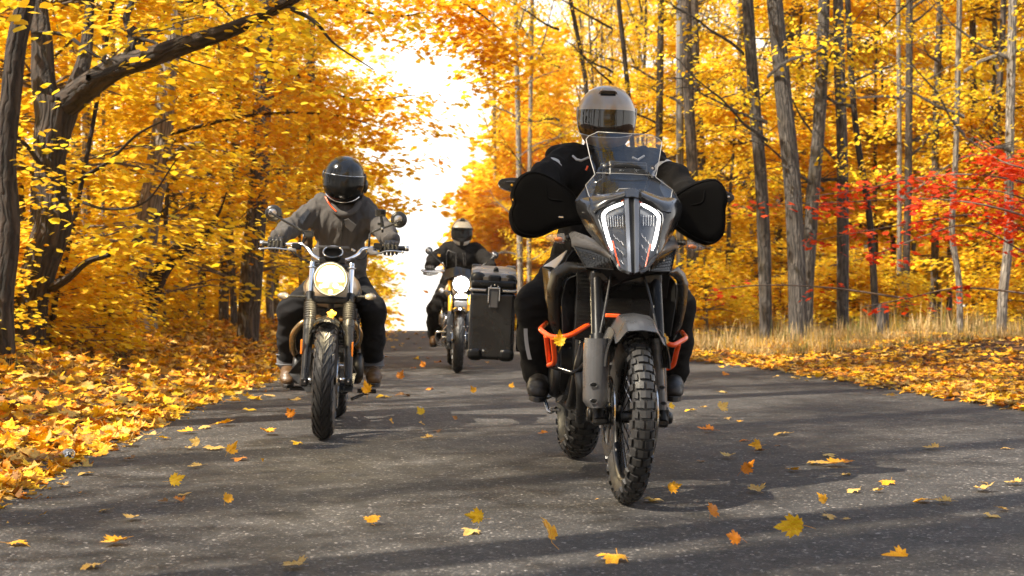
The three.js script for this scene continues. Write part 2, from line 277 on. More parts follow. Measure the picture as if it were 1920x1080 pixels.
{
  const S = 1024, r = rng(71), stones = new Float32Array(S * S), tone = new Float32Array(S * S);
  for (let k = 0; k < 22000; k++) { // pieces of aggregate, 3 to 11 mm, on a tile of 1.6 m
    const x = r() * S, y = r() * S, q = r(), ra = 1.0 + 4.2 * q * q * q + r() * 0.7, rb = ra * (0.6 + 0.4 * r()), t = 0.25 + 0.75 * r() * r(), an = r() * 3.14, ca = Math.cos(an), sa = Math.sin(an);
    for (let b = -6; b <= 6; b++) for (let a = -6; a <= 6; a++) { const u = (a * ca + b * sa) / ra, v = (b * ca - a * sa) / rb, e = u * u + v * v; if (e < 1) { const p = ((Math.floor(y + b) + S) % S) * S + (Math.floor(x + a) + S) % S; const hgt = Math.sqrt(1 - e); if (hgt > stones[p]) { stones[p] = hgt; tone[p] = t; } } }
  }
  const map = tex(S, S, (i, j) => { const p = j * S + i, f = tileNoise(i / S, j / S, 26, 5, 3), w = tileNoise(i / S, j / S, 6, 11, 3), s = stones[p] > 0.25 ? tone[p] : 0; const v = 0.215 + 0.11 * f + 0.09 * w + (r() - 0.5) * 0.12 + s * s * 0.62; return [v * 1.03, v * 0.985, v * 0.94]; }, true);
  const bump = tex(S, S, (i, j) => { const p = j * S + i, v = 0.25 + 0.5 * stones[p] + 0.25 * tileNoise(i / S, j / S, 60, 3, 2) + (r() - 0.5) * 0.12; return [v, v, v]; });
  const rough = tex(256, 256, (i, j) => { const v = 0.80 + 0.22 * tileNoise(i / 256, j / 256, 10, 6, 3) + (r() - 0.5) * 0.12; return [v, v, v]; });
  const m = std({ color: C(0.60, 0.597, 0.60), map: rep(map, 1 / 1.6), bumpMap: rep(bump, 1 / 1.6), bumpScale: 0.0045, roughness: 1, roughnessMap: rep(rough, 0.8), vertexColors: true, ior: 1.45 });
  const n = 34, ds = dList.filter(d => d < 140);
  const g = sheetGeo(d => { const l = edgeL(d), rr = edgeR(d), a = []; for (let i = 0; i <= n; i++) { let x = lerp(l, rr, i / n); if (i === 0) x -= 0.05 + 0.05 * N3.noise(d * 2.1, 1, 4); if (i === n) x += 0.05 + 0.07 * N3.noise(d * 1.7, 7, 2); a.push(x); } return a; }, ds,
    (x, d) => fall(d) + 0.0045 + ((x < edgeL(d) + 0.02 || x > edgeR(d) - 0.02) ? 0.010 : 0) * (d > 30 ? 0 : 1));
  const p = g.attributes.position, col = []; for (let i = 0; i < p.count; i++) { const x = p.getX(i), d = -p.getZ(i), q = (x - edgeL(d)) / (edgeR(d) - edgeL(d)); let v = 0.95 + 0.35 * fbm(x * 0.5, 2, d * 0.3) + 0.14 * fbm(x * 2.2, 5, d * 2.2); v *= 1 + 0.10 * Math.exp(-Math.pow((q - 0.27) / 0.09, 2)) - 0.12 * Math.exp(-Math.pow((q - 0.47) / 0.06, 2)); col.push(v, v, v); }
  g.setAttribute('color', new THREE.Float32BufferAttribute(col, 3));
  const road = new THREE.Mesh(g, m); road.name = 'road'; road.receiveShadow = true; scene.add(road); tag(road, 'worn grey asphalt road with light aggregate, dappled with shade', null, null, 'structure');
}
// ---------------------------------------------------------------- leaves and trees
const leafHue = [C(0.89, 0.625, 0.026), C(0.91, 0.69, 0.040), C(0.85, 0.50, 0.018), C(0.89, 0.645, 0.030), C(0.75, 0.375, 0.014), C(0.85, 0.71, 0.07)];
const redHue = [C(0.72, 0.075, 0.012), C(0.55, 0.038, 0.010), C(0.80, 0.135, 0.022)];
const leafMat = std({ color: C(1, 1, 1), vertexColors: true, roughness: 0.8, transmission: 0.60, thickness: 0, specularIntensity: 0.08 });
const leafMatI = std({ color: C(1, 1, 1), roughness: 0.62, transmission: 0.35, thickness: 0, specularIntensity: 0.4 });
const star = [[0, -0.42], [0.20, -0.30], [0.50, -0.16], [0.28, 0.02], [0.40, 0.30], [0.13, 0.22], [0, 0.62], [-0.13, 0.22], [-0.40, 0.30], [-0.28, 0.02], [-0.50, -0.16], [-0.20, -0.30]];
class LeafBag { // many small leaves in one buffer
  constructor() { this.p = []; this.n = []; this.c = []; this.i = []; }
  add(x, y, z, nx, ny, nz, ang, s, c, simple) {
    const n = V(nx, ny, nz).normalize(), u = (Math.abs(n.y) > 0.95 ? V(1, 0, 0) : V(0, 1, 0)).cross(n).normalize(), w = n.clone().cross(u), ca = Math.cos(ang), sa = Math.sin(ang);
    const ax = u.clone().multiplyScalar(ca).add(w.clone().multiplyScalar(sa)), ay = u.multiplyScalar(-sa).add(w.multiplyScalar(ca)), b = this.p.length / 3;
    const out = simple ? [[0, -0.45], [0.5, -0.12], [0.34, 0.3], [0, 0.6], [-0.34, 0.3], [-0.5, -0.12]] : star;
    const put = (a, bb, k) => { this.p.push(x + (ax.x * a + ay.x * bb) * s + n.x * k * s, y + (ax.y * a + ay.y * bb) * s + n.y * k * s, z + (ax.z * a + ay.z * bb) * s + n.z * k * s); this.n.push(n.x, n.y, n.z); this.c.push(c.r, c.g, c.b); };
    put(0, 0, 0.06); out.forEach(q => put(q[0], q[1], -0.12 * (q[0] * q[0] * 2 + (q[1] > 0.3 ? 0.5 : 0))));
    for (let k = 0; k < out.length; k++) this.i.push(b, b + 1 + k, b + 1 + (k + 1) % out.length);
  }
  spray(r, c, dir, R, count, size, hues, simple, tilt = 0.35) { // a flat layer of leaves round a twig
    for (let k = 0; k < count; k++) {
      const a = r() * 6.283, q = Math.sqrt(r()) * R, x = c.x + Math.cos(a) * q + dir.x * q * 0.3, z = c.z + Math.sin(a) * q + dir.z * q * 0.3, y = c.y - q * q * 0.28 / R + (r() - 0.5) * 0.13 * (1 + R) - 0.02;
      const h = hues[Math.floor(r() * r() * hues.length)], v = 0.78 + 0.36 * r();
      this.add(x, y, z, (r() - 0.5) * 2 * tilt + dir.x * 0.3, 1, (r() - 0.5) * 2 * tilt + dir.z * 0.3, r() * 6.283, size * (0.65 + 0.6 * r()), { r: h.r * v, g: h.g * v * (0.92 + 0.16 * r()), b: h.b * v }, simple);
    }
  }
  geo() { const g = new THREE.BufferGeometry(); g.setIndex(this.i); g.setAttribute('position', new THREE.Float32BufferAttribute(this.p, 3)); g.setAttribute('normal', new THREE.Float32BufferAttribute(this.n, 3)); g.setAttribute('color', new THREE.Float32BufferAttribute(this.c, 3)); return g; }
}
const barkBump = (() => { const r = rng(41); return tex(256, 512, (i, j) => { const u = i / 256, v = j / 512; const n = tileNoise(u, v * 0.25 - Math.floor(v * 0.25), 20, 3, 3), rid = Math.abs(Math.sin((u * 9 + 1.4 * tileNoise(u, v, 5, 7, 3)) * Math.PI)); const k = 0.55 * rid + 0.45 * (0.5 + n) + (r() - 0.5) * 0.15; return [k, k, k]; }); })();
const barkMap = (() => { const r = rng(43); return tex(256, 512, (i, j) => { const u = i / 256, v = j / 512; const rid = Math.abs(Math.sin((u * 9 + 1.4 * tileNoise(u, v, 5, 7, 3)) * Math.PI)), n = tileNoise(u, v, 6, 5, 4), m = 0.52 + 0.30 * rid + 0.5 * n + (r() - 0.5) * 0.14, l = clamp(n * 2.4 - 0.35); return [m * (1 + 0.25 * l), m * (1 + 0.27 * l), m * (1 + 0.22 * l)]; }, true); })();
const bark = (r, g, b, bs = 0.025) => std({ color: C(r, g, b), map: barkMap, roughness: 0.93, bumpMap: barkBump, bumpScale: bs });
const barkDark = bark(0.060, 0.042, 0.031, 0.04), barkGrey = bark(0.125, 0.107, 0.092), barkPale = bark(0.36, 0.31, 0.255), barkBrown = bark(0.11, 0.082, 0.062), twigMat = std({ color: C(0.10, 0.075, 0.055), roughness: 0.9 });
function wander(r, a, dir, len, n, jit, rise = 0) { const P = [a.clone()], d = dir.clone().normalize(); for (let i = 0; i < n; i++) { d.add(V((r() - 0.5) * jit, (r() - 0.5) * jit * 0.7 + rise, (r() - 0.5) * jit)).normalize(); P.push(P[i].clone().add(d.clone().multiplyScalar(len / n))); } return P; }
const taper = (n, r0, r1, p = 1) => Array.from({ length: n }, (_, i) => lerp(r0, r1, Math.pow(i / (n - 1), p)));
const barkWob = (sd) => (a, l) => 1 + 0.10 * N3.noise(Math.cos(a) * 1.2 + sd, l * 0.9, Math.sin(a) * 1.2) + 0.05 * N3.noise(Math.cos(a) * 3 + sd, l * 2.6, Math.sin(a) * 3);

// prototypes --------------------------------------------------
function canopyParts(seed, H, R, leafN, leafS, lowBranches) { // limbs and crown of a forest tree, on a trunk of height H from the origin
  const r = rng(seed), limbs = [], bag = new LeafBag();
  const nl = 9 + lowBranches;
  for (let k = 0; k < nl; k++) {
    const low = k < lowBranches, y = low ? H * (0.13 + 0.34 * k / Math.max(1, lowBranches) + 0.05 * r()) : H * (0.50 + 0.45 * (k - lowBranches) / 9), az = r() * 6.283, L = low ? 1.8 + 2.2 * r() : R * (0.6 + 0.5 * r()) * (1.1 - 0.5 * (y / H - 0.5));
    const P = wander(r, V(0, y, 0), V(Math.cos(az), low ? 0.25 : 0.75, Math.sin(az)), L, 7, 0.35, low ? 0.0 : 0.02);
    limbs.push(sweep(P, taper(8, low ? 0.035 : 0.07, 0.008), 5, false));
    for (let q = 2; q <= 7; q++) for (let t = 0; t < (low ? 2 : 3); t++) {
      const tw = wander(r, P[q], V(r() - 0.5, 0.15 * r(), r() - 0.5), low ? 0.9 : 1.5, 3, 0.5), e = tw[3];
      limbs.push(sweep(tw, taper(4, 0.011, 0.004), 3, false));
      const dir = V(e.x - P[q].x, 0, e.z - P[q].z).normalize();
      for (let s = 1; s <= 3; s++) bag.spray(r, tw[s], dir, low ? 0.34 : 0.55, Math.ceil(leafN * (low ? 0.8 : 1)), leafS * (low ? 0.72 : 1), leafHue, true);
    }
  }
  return { limbs: merge(limbs), crown: bag.geo() };
}
function saplingProto(seed, H, R, count, leafS, hues = leafHue, low = 0.14) {
  const r = rng(seed), limbs = [], bag = new LeafBag(), T = wander(r, V(0, 0, 0), V(0, 1, 0), H, 8, 0.10, 0.08);
  for (let k = 0; k < count; k++) {
    const t = low + (1 - low) * Math.pow(r(), 0.85), b = T[Math.min(8, Math.floor(t * 8))], rad = R * Math.pow(clamp(1.18 - t), 0.7) * (0.25 + 0.75 * Math.sqrt(r())), az = r() * 6.283, dir = V(Math.cos(az), 0, Math.sin(az));
    const e = b.clone().add(dir.clone().multiplyScalar(rad)).add(V(0, rad * 0.12 + (r() - 0.5) * 0.3, 0));
    if (k % 2 === 0) limbs.push(sweep([b, b.clone().lerp(e, 0.5).add(V(0, 0.08 * rad, 0)), e], [0.016, 0.011, 0.004], 4, false));
    bag.spray(r, e, dir, 0.26 + 0.26 * r(), 28, leafS, hues, true, 0.45);
  }
  return { trunk: sweep(T, taper(9, 0.022 + 0.006 * H, 0.007), 7, false), limbs: merge(limbs), crown: bag.geo() };
}
const canopies = [1, 2, 3, 4].map(s => canopyParts(100 + s, 17, 4.2, 5, 0.17, 3 + s));
const saplings = [[1, 5.2, 1.7, 230], [2, 6.5, 2.1, 300], [3, 4.2, 1.5, 190], [4, 7.5, 2.3, 360], [5, 3.2, 1.3, 150]].map(([s, H, R, c]) => saplingProto(200 + s, H, R, c, 0.088));
const shrubs = [1, 2, 3].map(s => saplingProto(300 + s, 1.5, 0.95, 70, 0.085, leafHue, 0.10));
const mesh = (n, g, m, p) => { const o = new THREE.Mesh(g, m); o.name = n; o.castShadow = o.receiveShadow = true; p.add(o); return o; };
function plantTree(base, kind, label, group, opt = {}) { // a whole forest tree with a trunk of its own
  const r = rng(opt.seed || 1), t = thing('maple_tree', label, 'tree', base, group);
  const cp = canopies[kind % canopies.length], H = opt.H || 17;
  let P = opt.path; if (!P) { P = []; const lx = (opt.lx ?? (r() - 0.5) * 0.06), lz = (r() - 0.5) * 0.05; for (let i = 0; i <= 10; i++) { const y = H * i / 10; P.push(V(lx * y + 0.12 * Math.sin(y * 0.5 + opt.seed), y - (i ? 0 : 0.35), lz * y)); } }
  const n = P.length, R0 = opt.r || 0.14; const rad = P.map((p, i) => R0 * lerp(1, 0.45, i / (n - 1)) * (i === 0 ? 1.5 : 1));
  mesh('trunk', sweep(P, rad, opt.sides || 10, false, barkWob(opt.seed || 1)), opt.bark || barkGrey, t);
  if (opt.crown !== false) {
    const c = mesh('crown', cp.crown, leafMat, t), l = tag(mesh('limbs', cp.limbs, opt.bark || barkGrey, t), null, null, null, 'stuff'), top = P[n - 1];
    for (const o of [c, l]) { o.scale.set(opt.spread || 1, top.y / 17, opt.spread || 1); o.rotation.y = opt.turn ?? r() * 6.28; if (!opt.path) { } }
    const sh = new THREE.Matrix4(); void sh;
    for (const o of [c, l]) o.position.set(top.x * 0.6, 0, top.z * 0.6);
  }
  return t;
}
const sapProto = [], shrubProto = [];
function plantSapling(base, kind, label, group, s = 1, turn = 0) {
  let t; if (!sapProto[kind]) { t = sapProto[kind] = thing('sapling', label, 'tree', base, group); const p = saplings[kind]; mesh('trunk', p.trunk, barkGrey, t); tag(mesh('limbs', p.limbs, twigMat, t), null, null, null, 'stuff'); mesh('crown', p.crown, leafMat, t); }
  else { t = sapProto[kind].clone(); t.name = numbered('sapling'); t.userData = {}; t.position.copy(base); scene.add(t); tag(t, label, 'tree', group); }
  t.scale.setScalar(s); t.rotation.y = turn; return t;
}
function plantShrub(base, kind, label, group, s = 1, turn = 0) {
  let t; if (!shrubProto[kind]) { t = shrubProto[kind] = thing('shrub', label, 'shrub', base, group); const p = shrubs[kind]; mesh('stem', merge([p.trunk, p.limbs]), twigMat, t); mesh('foliage', p.crown, leafMat, t); }
  else { t = shrubProto[kind].clone(); t.name = numbered('shrub'); t.userData = {}; t.position.copy(base); scene.add(t); tag(t, label, 'shrub', group); }
  t.scale.setScalar(s); t.rotation.y = turn; return t;
}
function pixelTrunk(pts, w, d, label, opt = {}) { // a trunk read off the photograph: its centre line, its width near the foot, its distance
  const b0 = px(pts[0][0], pts[0][1], d), gy = groundY(b0.x, d), base = V(b0.x, gy, -d);
  const W = pts.map(([x, y]) => px(x, y, d + (opt.dz || 0) * 0).sub(base)); W.sort((a, b) => a.y - b.y);
  const P = [V(W[0].x, -0.35, 0)]; W.forEach(p => { if (p.y > P[P.length - 1].y + 0.3) P.push(p); });
  const l = P[P.length - 1], k = P[P.length - 2] || P[0], H = opt.H || 16; const dir = l.clone().sub(k).normalize();
  let y = l.y; while (y < H) { y += 1.6; dir.lerp(V(0, 1, 0), 0.25); P.push(P[P.length - 1].clone().add(dir.clone().multiplyScalar(1.6 / Math.max(0.5, dir.y)))); }
  const c = new THREE.CatmullRomCurve3(P, false, 'centripetal').getPoints(P.length * 3);
  return plantTree(base, opt.kind || 0, label, opt.group, { path: c, r: w / F * d / 2, seed: opt.seed || Math.round(pts[0][0]), bark: opt.bark, crown: opt.crown, sides: 14, spread: opt.spread, turn: opt.turn });
}
// ---------------------------------------------------------------- the wood: trees that the photograph lets one tell apart
const HT = [];   // [name for labels, image x at eye height]
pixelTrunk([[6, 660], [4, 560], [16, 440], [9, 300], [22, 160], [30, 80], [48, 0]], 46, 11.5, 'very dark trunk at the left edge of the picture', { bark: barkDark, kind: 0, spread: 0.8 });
{ // the gnarled old maple with its great limb over the road
  const d = 13, P = (x, y, dz = 0) => px(x, y, d + dz), b = px(48, 656, d); const base = V(b.x, groundY(b.x, d), -d), L = (x, y, dz = 0) => P(x, y, dz).sub(base);
  const t = thing('maple_tree', 'gnarled dark maple with bulging trunk and a great limb reaching over the road', 'tree', base);
  const trunk = [V(0, -0.4, 0), L(45, 650), L(58, 560), L(82, 480), L(100, 420), L(98, 370), L(92, 300), L(100, 240), L(112, 185)];
  const tr = [0.24, 0.20, 0.155, 0.165, 0.175, 0.135, 0.135, 0.17, 0.20];
  const c = new THREE.CatmullRomCurve3(trunk, false, 'centripetal').getPoints(48), rr = c.map((_, i) => { const q = i / 48 * 8, k = Math.min(7, Math.floor(q)); return lerp(tr[k], tr[k + 1], q - k); });
  const trunkMesh = mesh('trunk', sweep(c, rr, 18, true, (a, l, i) => 1 + 0.16 * N3.noise(Math.cos(a) * 1.1, l * 1.6, Math.sin(a) * 1.1) + 0.09 * N3.noise(Math.cos(a) * 3, l * 4, Math.sin(a) * 3 + 4)), barkDark, t);
  const lim = (pts, r0, r1, n = 10) => { const q = new THREE.CatmullRomCurve3(pts, false, 'centripetal').getPoints(pts.length * 6); return sweep(q, taper(q.length, r0, r1), n, false, barkWob(pts.length)); };
  mesh('limb', lim([L(118, 200), L(160, 165, -0.2), L(215, 128, -0.5), L(275, 108, -0.8), L(350, 82, -1.0), L(440, 52, -1.2), L(535, 5, -1.4), L(640, -60, -1.6)], 0.135, 0.035, 12), barkDark, t);
  mesh('limb', lim([L(92, 220), L(80, 150, 0.1), L(78, 80, 0.2), L(70, 0, 0.4), L(60, -160, 0.8), L(70, -420, 1)], 0.13, 0.05, 12), barkDark, t);
  mesh('limb', lim([L(128, 190), L(155, 120, 0.3), L(163, 70, 0.5), L(168, 0, 0.6), L(180, -180, 1)], 0.085, 0.03), barkDark, t);
  mesh('limb', lim([L(222, 128, -0.5), L(243, 95, -0.5), L(247, 65, -0.4), L(236, 35, -0.3), L(247, 0, -0.2), L(255, -90, 0)], 0.055, 0.02), barkDark, t);
  mesh('branch', lim([L(60, 60, -0.3), L(120, 65, -0.5), L(165, 95, -0.7), L(200, 118, -0.7)], 0.02, 0.014, 6), barkDark, t);
  mesh('branch', lim([L(240, 68, -0.4), L(290, 80, -0.7), L(310, 98, -0.9), L(395, 128, -1.2)], 0.02, 0.006, 6), barkDark, t);
  mesh('branch', lim([L(535, 10, -1.4), L(590, 40, -1.6), L(625, 80, -1.8), L(700, 130, -2)], 0.022, 0.005, 6), barkDark, t);
  mesh('branch', lim([L(90, 330), L(40, 265, -0.4), L(10, 285, -0.8)], 0.025, 0.01, 6), barkDark, t);
  mesh('branch', lim([L(130, 345), L(200, 305, -0.3), L(260, 250, -0.6), L(320, 220, -0.8)], 0.022, 0.006, 6), barkDark, t);
  mesh('branch', lim([L(110, 370), L(150, 378, -0.4), L(200, 392, -0.7), L(270, 380, -1.0), L(330, 300, -1.4)], 0.020, 0.006, 6), barkDark, t);
  mesh('branch', lim([L(95, 540), L(130, 520, -0.3), L(165, 490, -0.5), L(205, 478, -0.6)], 0.045, 0.022, 7), barkDark, t);
  const bag = new LeafBag(), r = rng(91);
  const along = (pts, n, R, size, hues) => { size *= 0.85; for (let k = 0; k < n; k++) { const p = polyAt(pts, r()), a = r() * 6.28, q = 0.2 + R * r(); bag.spray(r, p.clone().add(V(Math.cos(a) * q, (r() - 0.55) * 0.9, Math.sin(a) * q)), V(Math.cos(a), 0, Math.sin(a)), 0.26 + 0.2 * r(), 20, size, hues, true, 0.5); } };
  along([L(200, 150, -0.5), L(440, 40, -1.2), L(640, -60, -1.6)], 60, 1.0, 0.095, leafHue);
  along([L(70, 0, 0.4), L(60, -300, 1)], 60, 2.2, 0.12, leafHue);
  along([L(110, 370), L(270, 380, -1), L(330, 300, -1.4)], 22, 0.7, 0.085, leafHue);
  along([L(90, 330), L(10, 285, -0.8)], 10, 0.6, 0.085, leafHue);
  mesh('crown', bag.geo(), leafMat, t);
}
{ // the pale leaning maple with a low dark limb
  const d = 18, b = px(268, 610, d), base = V(b.x, groundY(b.x, d), -d), L = (x, y, dz = 0) => px(x, y, d + dz).sub(base);
  const t = thing('maple_tree', 'leaning maple, pale on its sunny side, with a thick dark limb low on the right', 'tree', base);
  const lim = (pts, r, n = 14) => { const q = new THREE.CatmullRomCurve3(pts, false, 'centripetal').getPoints(pts.length * 6); return sweep(q, q.map((_, i) => { const s = i / (q.length - 1) * (r.length - 1), k = Math.min(r.length - 2, Math.floor(s)); return lerp(r[k], r[k + 1], s - k); }), n, false, barkWob(pts.length)); };
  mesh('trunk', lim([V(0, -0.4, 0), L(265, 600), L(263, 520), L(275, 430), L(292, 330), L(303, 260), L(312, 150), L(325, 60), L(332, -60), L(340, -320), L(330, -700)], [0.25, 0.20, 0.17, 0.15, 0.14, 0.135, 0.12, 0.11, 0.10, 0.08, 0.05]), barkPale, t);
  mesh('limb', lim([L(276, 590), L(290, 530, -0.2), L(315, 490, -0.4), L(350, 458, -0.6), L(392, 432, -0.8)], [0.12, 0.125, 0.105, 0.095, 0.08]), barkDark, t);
  mesh('branch', lim([L(380, 442, -0.8), L(410, 400, -0.9), L(425, 360, -1)], [0.03, 0.02, 0.006], 6), barkDark, t);
  mesh('branch', lim([L(318, 300, 0), L(345, 275, -0.3), L(380, 268, -0.5)], [0.05, 0.04, 0.02], 7), barkPale, t);
  mesh('branch', lim([L(240, 465), L(290, 410, -0.5), L(330, 370, -0.8)], [0.02, 0.016, 0.006], 6), barkDark, t);
  const c = mesh('crown', canopies[1].crown, leafMat, t); c.scale.set(0.7, 0.9, 0.7); c.position.set(0.6, 0, 0);
  mesh('limb', lim([L(330, 20), L(420, -30, -0.5), L(560, -55, -1), L(720, -40, -1.6), L(860, 0, -2.0), L(945, 60, -2.2)], [0.07, 0.06, 0.05, 0.035, 0.02, 0.006], 8), barkDark, t);
  mesh('branch', lim([L(560, -55, -1), L(650, 10, -1.4), L(740, 30, -1.6), L(800, 22, -1.8)], [0.03, 0.02, 0.012, 0.005], 6), barkDark, t);
  mesh('branch', lim([L(400, 60, -0.6), L(520, 120, -1.0), L(660, 185, -1.4), L(780, 178, -1.7)], [0.03, 0.02, 0.012, 0.005], 6), barkDark, t);
  mesh('branch', lim([L(318, 250, 0), L(480, 215, -0.8), L(620, 215, -1.2), L(720, 240, -1.5)], [0.03, 0.022, 0.012, 0.005], 6), barkDark, t);
  const bag = new LeafBag(), r = rng(93), hang = (pts, n, R) => { for (let k = 0; k < n; k++) { const p = polyAt(pts, Math.pow(r(), 0.8)), a = r() * 6.28, q = R * r(); bag.spray(r, p.add(V(Math.cos(a) * q, (r() - 0.6) * R * 1.1, Math.sin(a) * q * 1.4)), V(Math.cos(a), 0, Math.sin(a)), 0.2 + 0.2 * r(), 18, 0.088, [leafHue[2], leafHue[4], leafHue[0], leafHue[3]], false, 0.7); } };
  hang([L(560, -55, -1), L(720, -40, -1.6), L(860, 0, -2.0), L(945, 60, -2.2)], 70, 0.55); hang([L(840, 0, -2), L(925, 70, -2.1), L(930, 150, -2.2)], 80, 0.36); hang([L(560, -20, -1), L(650, 20, -1.4), L(800, 30, -1.8)], 40, 0.45);
  hang([L(400, 80, -0.6), L(520, 120, -1), L(660, 185, -1.4), L(790, 190, -1.7)], 90, 0.55); hang([L(350, 240), L(480, 215, -0.8), L(620, 225, -1.2), L(740, 260, -1.5)], 90, 0.6); hang([L(400, 330, -0.3), L(560, 300, -1), L(690, 330, -1.2), L(760, 340, -1.4)], 70, 0.6);
  mesh('crown_leaves', bag.geo(), leafMat, t);
}
const LT = [
  [[[464, 648], [470, 540], [478, 430], [486, 330], [492, 150], [498, 0]], 44, 20, 'stout dark trunk standing behind the left mirror of the grey-jacketed rider', { bark: barkBrown, kind: 2 }],
  [[[156, 600], [160, 430], [162, 250], [163, 0]], 19, 20, 'straight pale trunk between the gnarled maple and the leaning maple', { bark: barkPale, kind: 3, spread: 1.0 }],
  [[[131, 600], [128, 430], [124, 330], [118, 0]], 15, 22, 'slim pale trunk half hidden by the gnarled maple', { bark: barkPale, kind: 1, spread: 0.6 }],
  [[[192, 590], [193, 430], [194, 200], [194, 0]], 8, 21, 'thin pole-like pale trunk just left of the leaning maple', { bark: barkPale, kind: 0, spread: 0.4 }],
  [[[98, 640], [104, 560], [120, 500]], 14, 13.5, 'short dark stem leaning right beside the gnarled maple', { bark: barkDark, crown: false, H: 3 }],
  [[[204, 570], [206, 400], [208, 150], [212, 0]], 13, 26, 'grey trunk right behind the thin pale pole', { bark: barkBrown, kind: 2, spread: 0.6 }],
  [[[420, 560], [426, 430], [440, 300], [446, 0]], 20, 24, 'brown trunk behind the cut dark limb', { bark: barkBrown, kind: 1, spread: 1.0 }],
  [[[378, 600], [380, 400], [383, 200], [385, 0]], 16, 25, 'mid-brown trunk right of the leaning maple', { bark: barkBrown, kind: 3, spread: 1.0 }],
  [[[512, 620], [505, 540], [525, 400], [540, 260], [546, 0]], 15, 27, 'pale kinked trunk behind the left hand of the grey-jacketed rider', { bark: barkPale, kind: 0, spread: 1.0 }],
  [[[575, 620], [580, 400], [584, 0]], 16, 30, 'slim trunk behind the grey-jacketed rider', { bark: barkBrown, kind: 2, spread: 1.0 }],
  [[[55, 620], [40, 400], [28, 200], [20, 0]], 17, 17, 'brown trunk leaning left at the far left', { bark: barkBrown, kind: 3, spread: 1.0 }],
];
for (const a of LT) { a[4].spread = Math.min(a[4].spread || 1, 0.5); pixelTrunk(...a); }
const RT = [
  [[[1298, 600], [1299, 330], [1293, 220], [1287, 0]], 24, 26, 'grey trunk with a bulge just right of the utility pole', { kind: 0, bark: barkBrown }],
  [[[1318, 610], [1316, 300], [1306, 150], [1303, 0]], 17, 29, 'slimmer grey trunk, second to the right of the utility pole', { kind: 1, bark: barkBrown }],
  [[[1436, 600], [1428, 350], [1414, 180], [1402, 0]], 26, 21, 'grey trunk leaning left, the left one of the four thick trunks on the right', { kind: 2 }],
  [[[1496, 560], [1488, 380], [1472, 200], [1453, 0]], 36, 20, 'thickest grey trunk of the right wood, leaning left with pale lower bark', { kind: 3 }],
  [[[1512, 575], [1522, 400], [1538, 200], [1546, 0]], 27, 21, 'dark grey trunk leaning right beside the thickest trunk', { kind: 0 }],
  [[[1580, 620], [1580, 300], [1575, 150], [1572, 0]], 24, 22, 'upright mottled trunk behind the middle of the red branches', { kind: 1 }],
  [[[1642, 620], [1630, 400], [1612, 290], [1601, 200], [1592, 40]], 14, 21.5, 'dark curved slender trunk right of the mottled one', { kind: 2, bark: barkDark, spread: 0.6 }],
  [[[1697, 610], [1704, 300], [1706, 0]], 15, 25, 'brown slender trunk behind the red branches', { kind: 3, bark: barkBrown, spread: 1.0 }],
  [[[1686, 590], [1687, 300], [1685, 0]], 10, 26, 'thin pale trunk touching the brown slender one', { kind: 0, bark: barkPale, spread: 0.5 }],
  [[[1752, 620], [1755, 250], [1764, 0]], 14, 27, 'grey slender trunk with a dark top right of the red branches', { kind: 1, bark: barkBrown, spread: 1.0 }],
  [[[1877, 640], [1880, 560], [1890, 470], [1893, 300], [1900, 0]], 19, 19, 'bleached pale trunk at the right edge of the picture', { kind: 2, bark: barkPale, spread: 0.6 }],
  [[[1800, 625], [1797, 520], [1785, 440], [1792, 300], [1800, 0]], 13, 20, 'pale crooked slender trunk above the tall grass', { kind: 3, bark: barkPale, spread: 0.5 }],
  [[[1830, 610], [1828, 300], [1824, 0]], 14, 29, 'grey trunk between the crooked trunk and the right edge', { kind: 0, spread: 0.6 }],
  [[[1232, 600], [1236, 250], [1240, 0]], 15, 31, 'trunk behind the silver helmet, left of the utility pole', { kind: 2, bark: barkBrown }],
  [[[1188, 600], [1187, 300], [1176, 150], [1160, 0]], 11, 30, 'slender dark trunk directly behind the silver helmet', { kind: 3, bark: barkDark, spread: 0.8 }],
  [[[1104, 600], [1103, 300], [1098, 150], [1070, 0]], 10, 33, 'slender trunk leaning left beyond the silver helmet', { kind: 1, bark: barkDark, spread: 0.8 }],
  [[[993, 560], [992, 420], [994, 250], [998, 0]], 10, 46, 'distant pale trunk right of the metal pannier', { kind: 0, bark: barkPale }],
  [[[976, 560], [974, 420], [972, 250], [966, 0]], 13, 44, 'pale double trunk seen above the metal pannier', { kind: 2, bark: barkPale }],
  [[[934, 560], [931, 430], [928, 300], [926, 120]], 9, 58, 'white birch-like trunk at the right mirror of the farthest rider', { kind: 3, bark: barkPale }],
];
for (const a of RT) { a[4].spread = Math.min(a[4].spread || 1, 0.5); pixelTrunk(...a); }
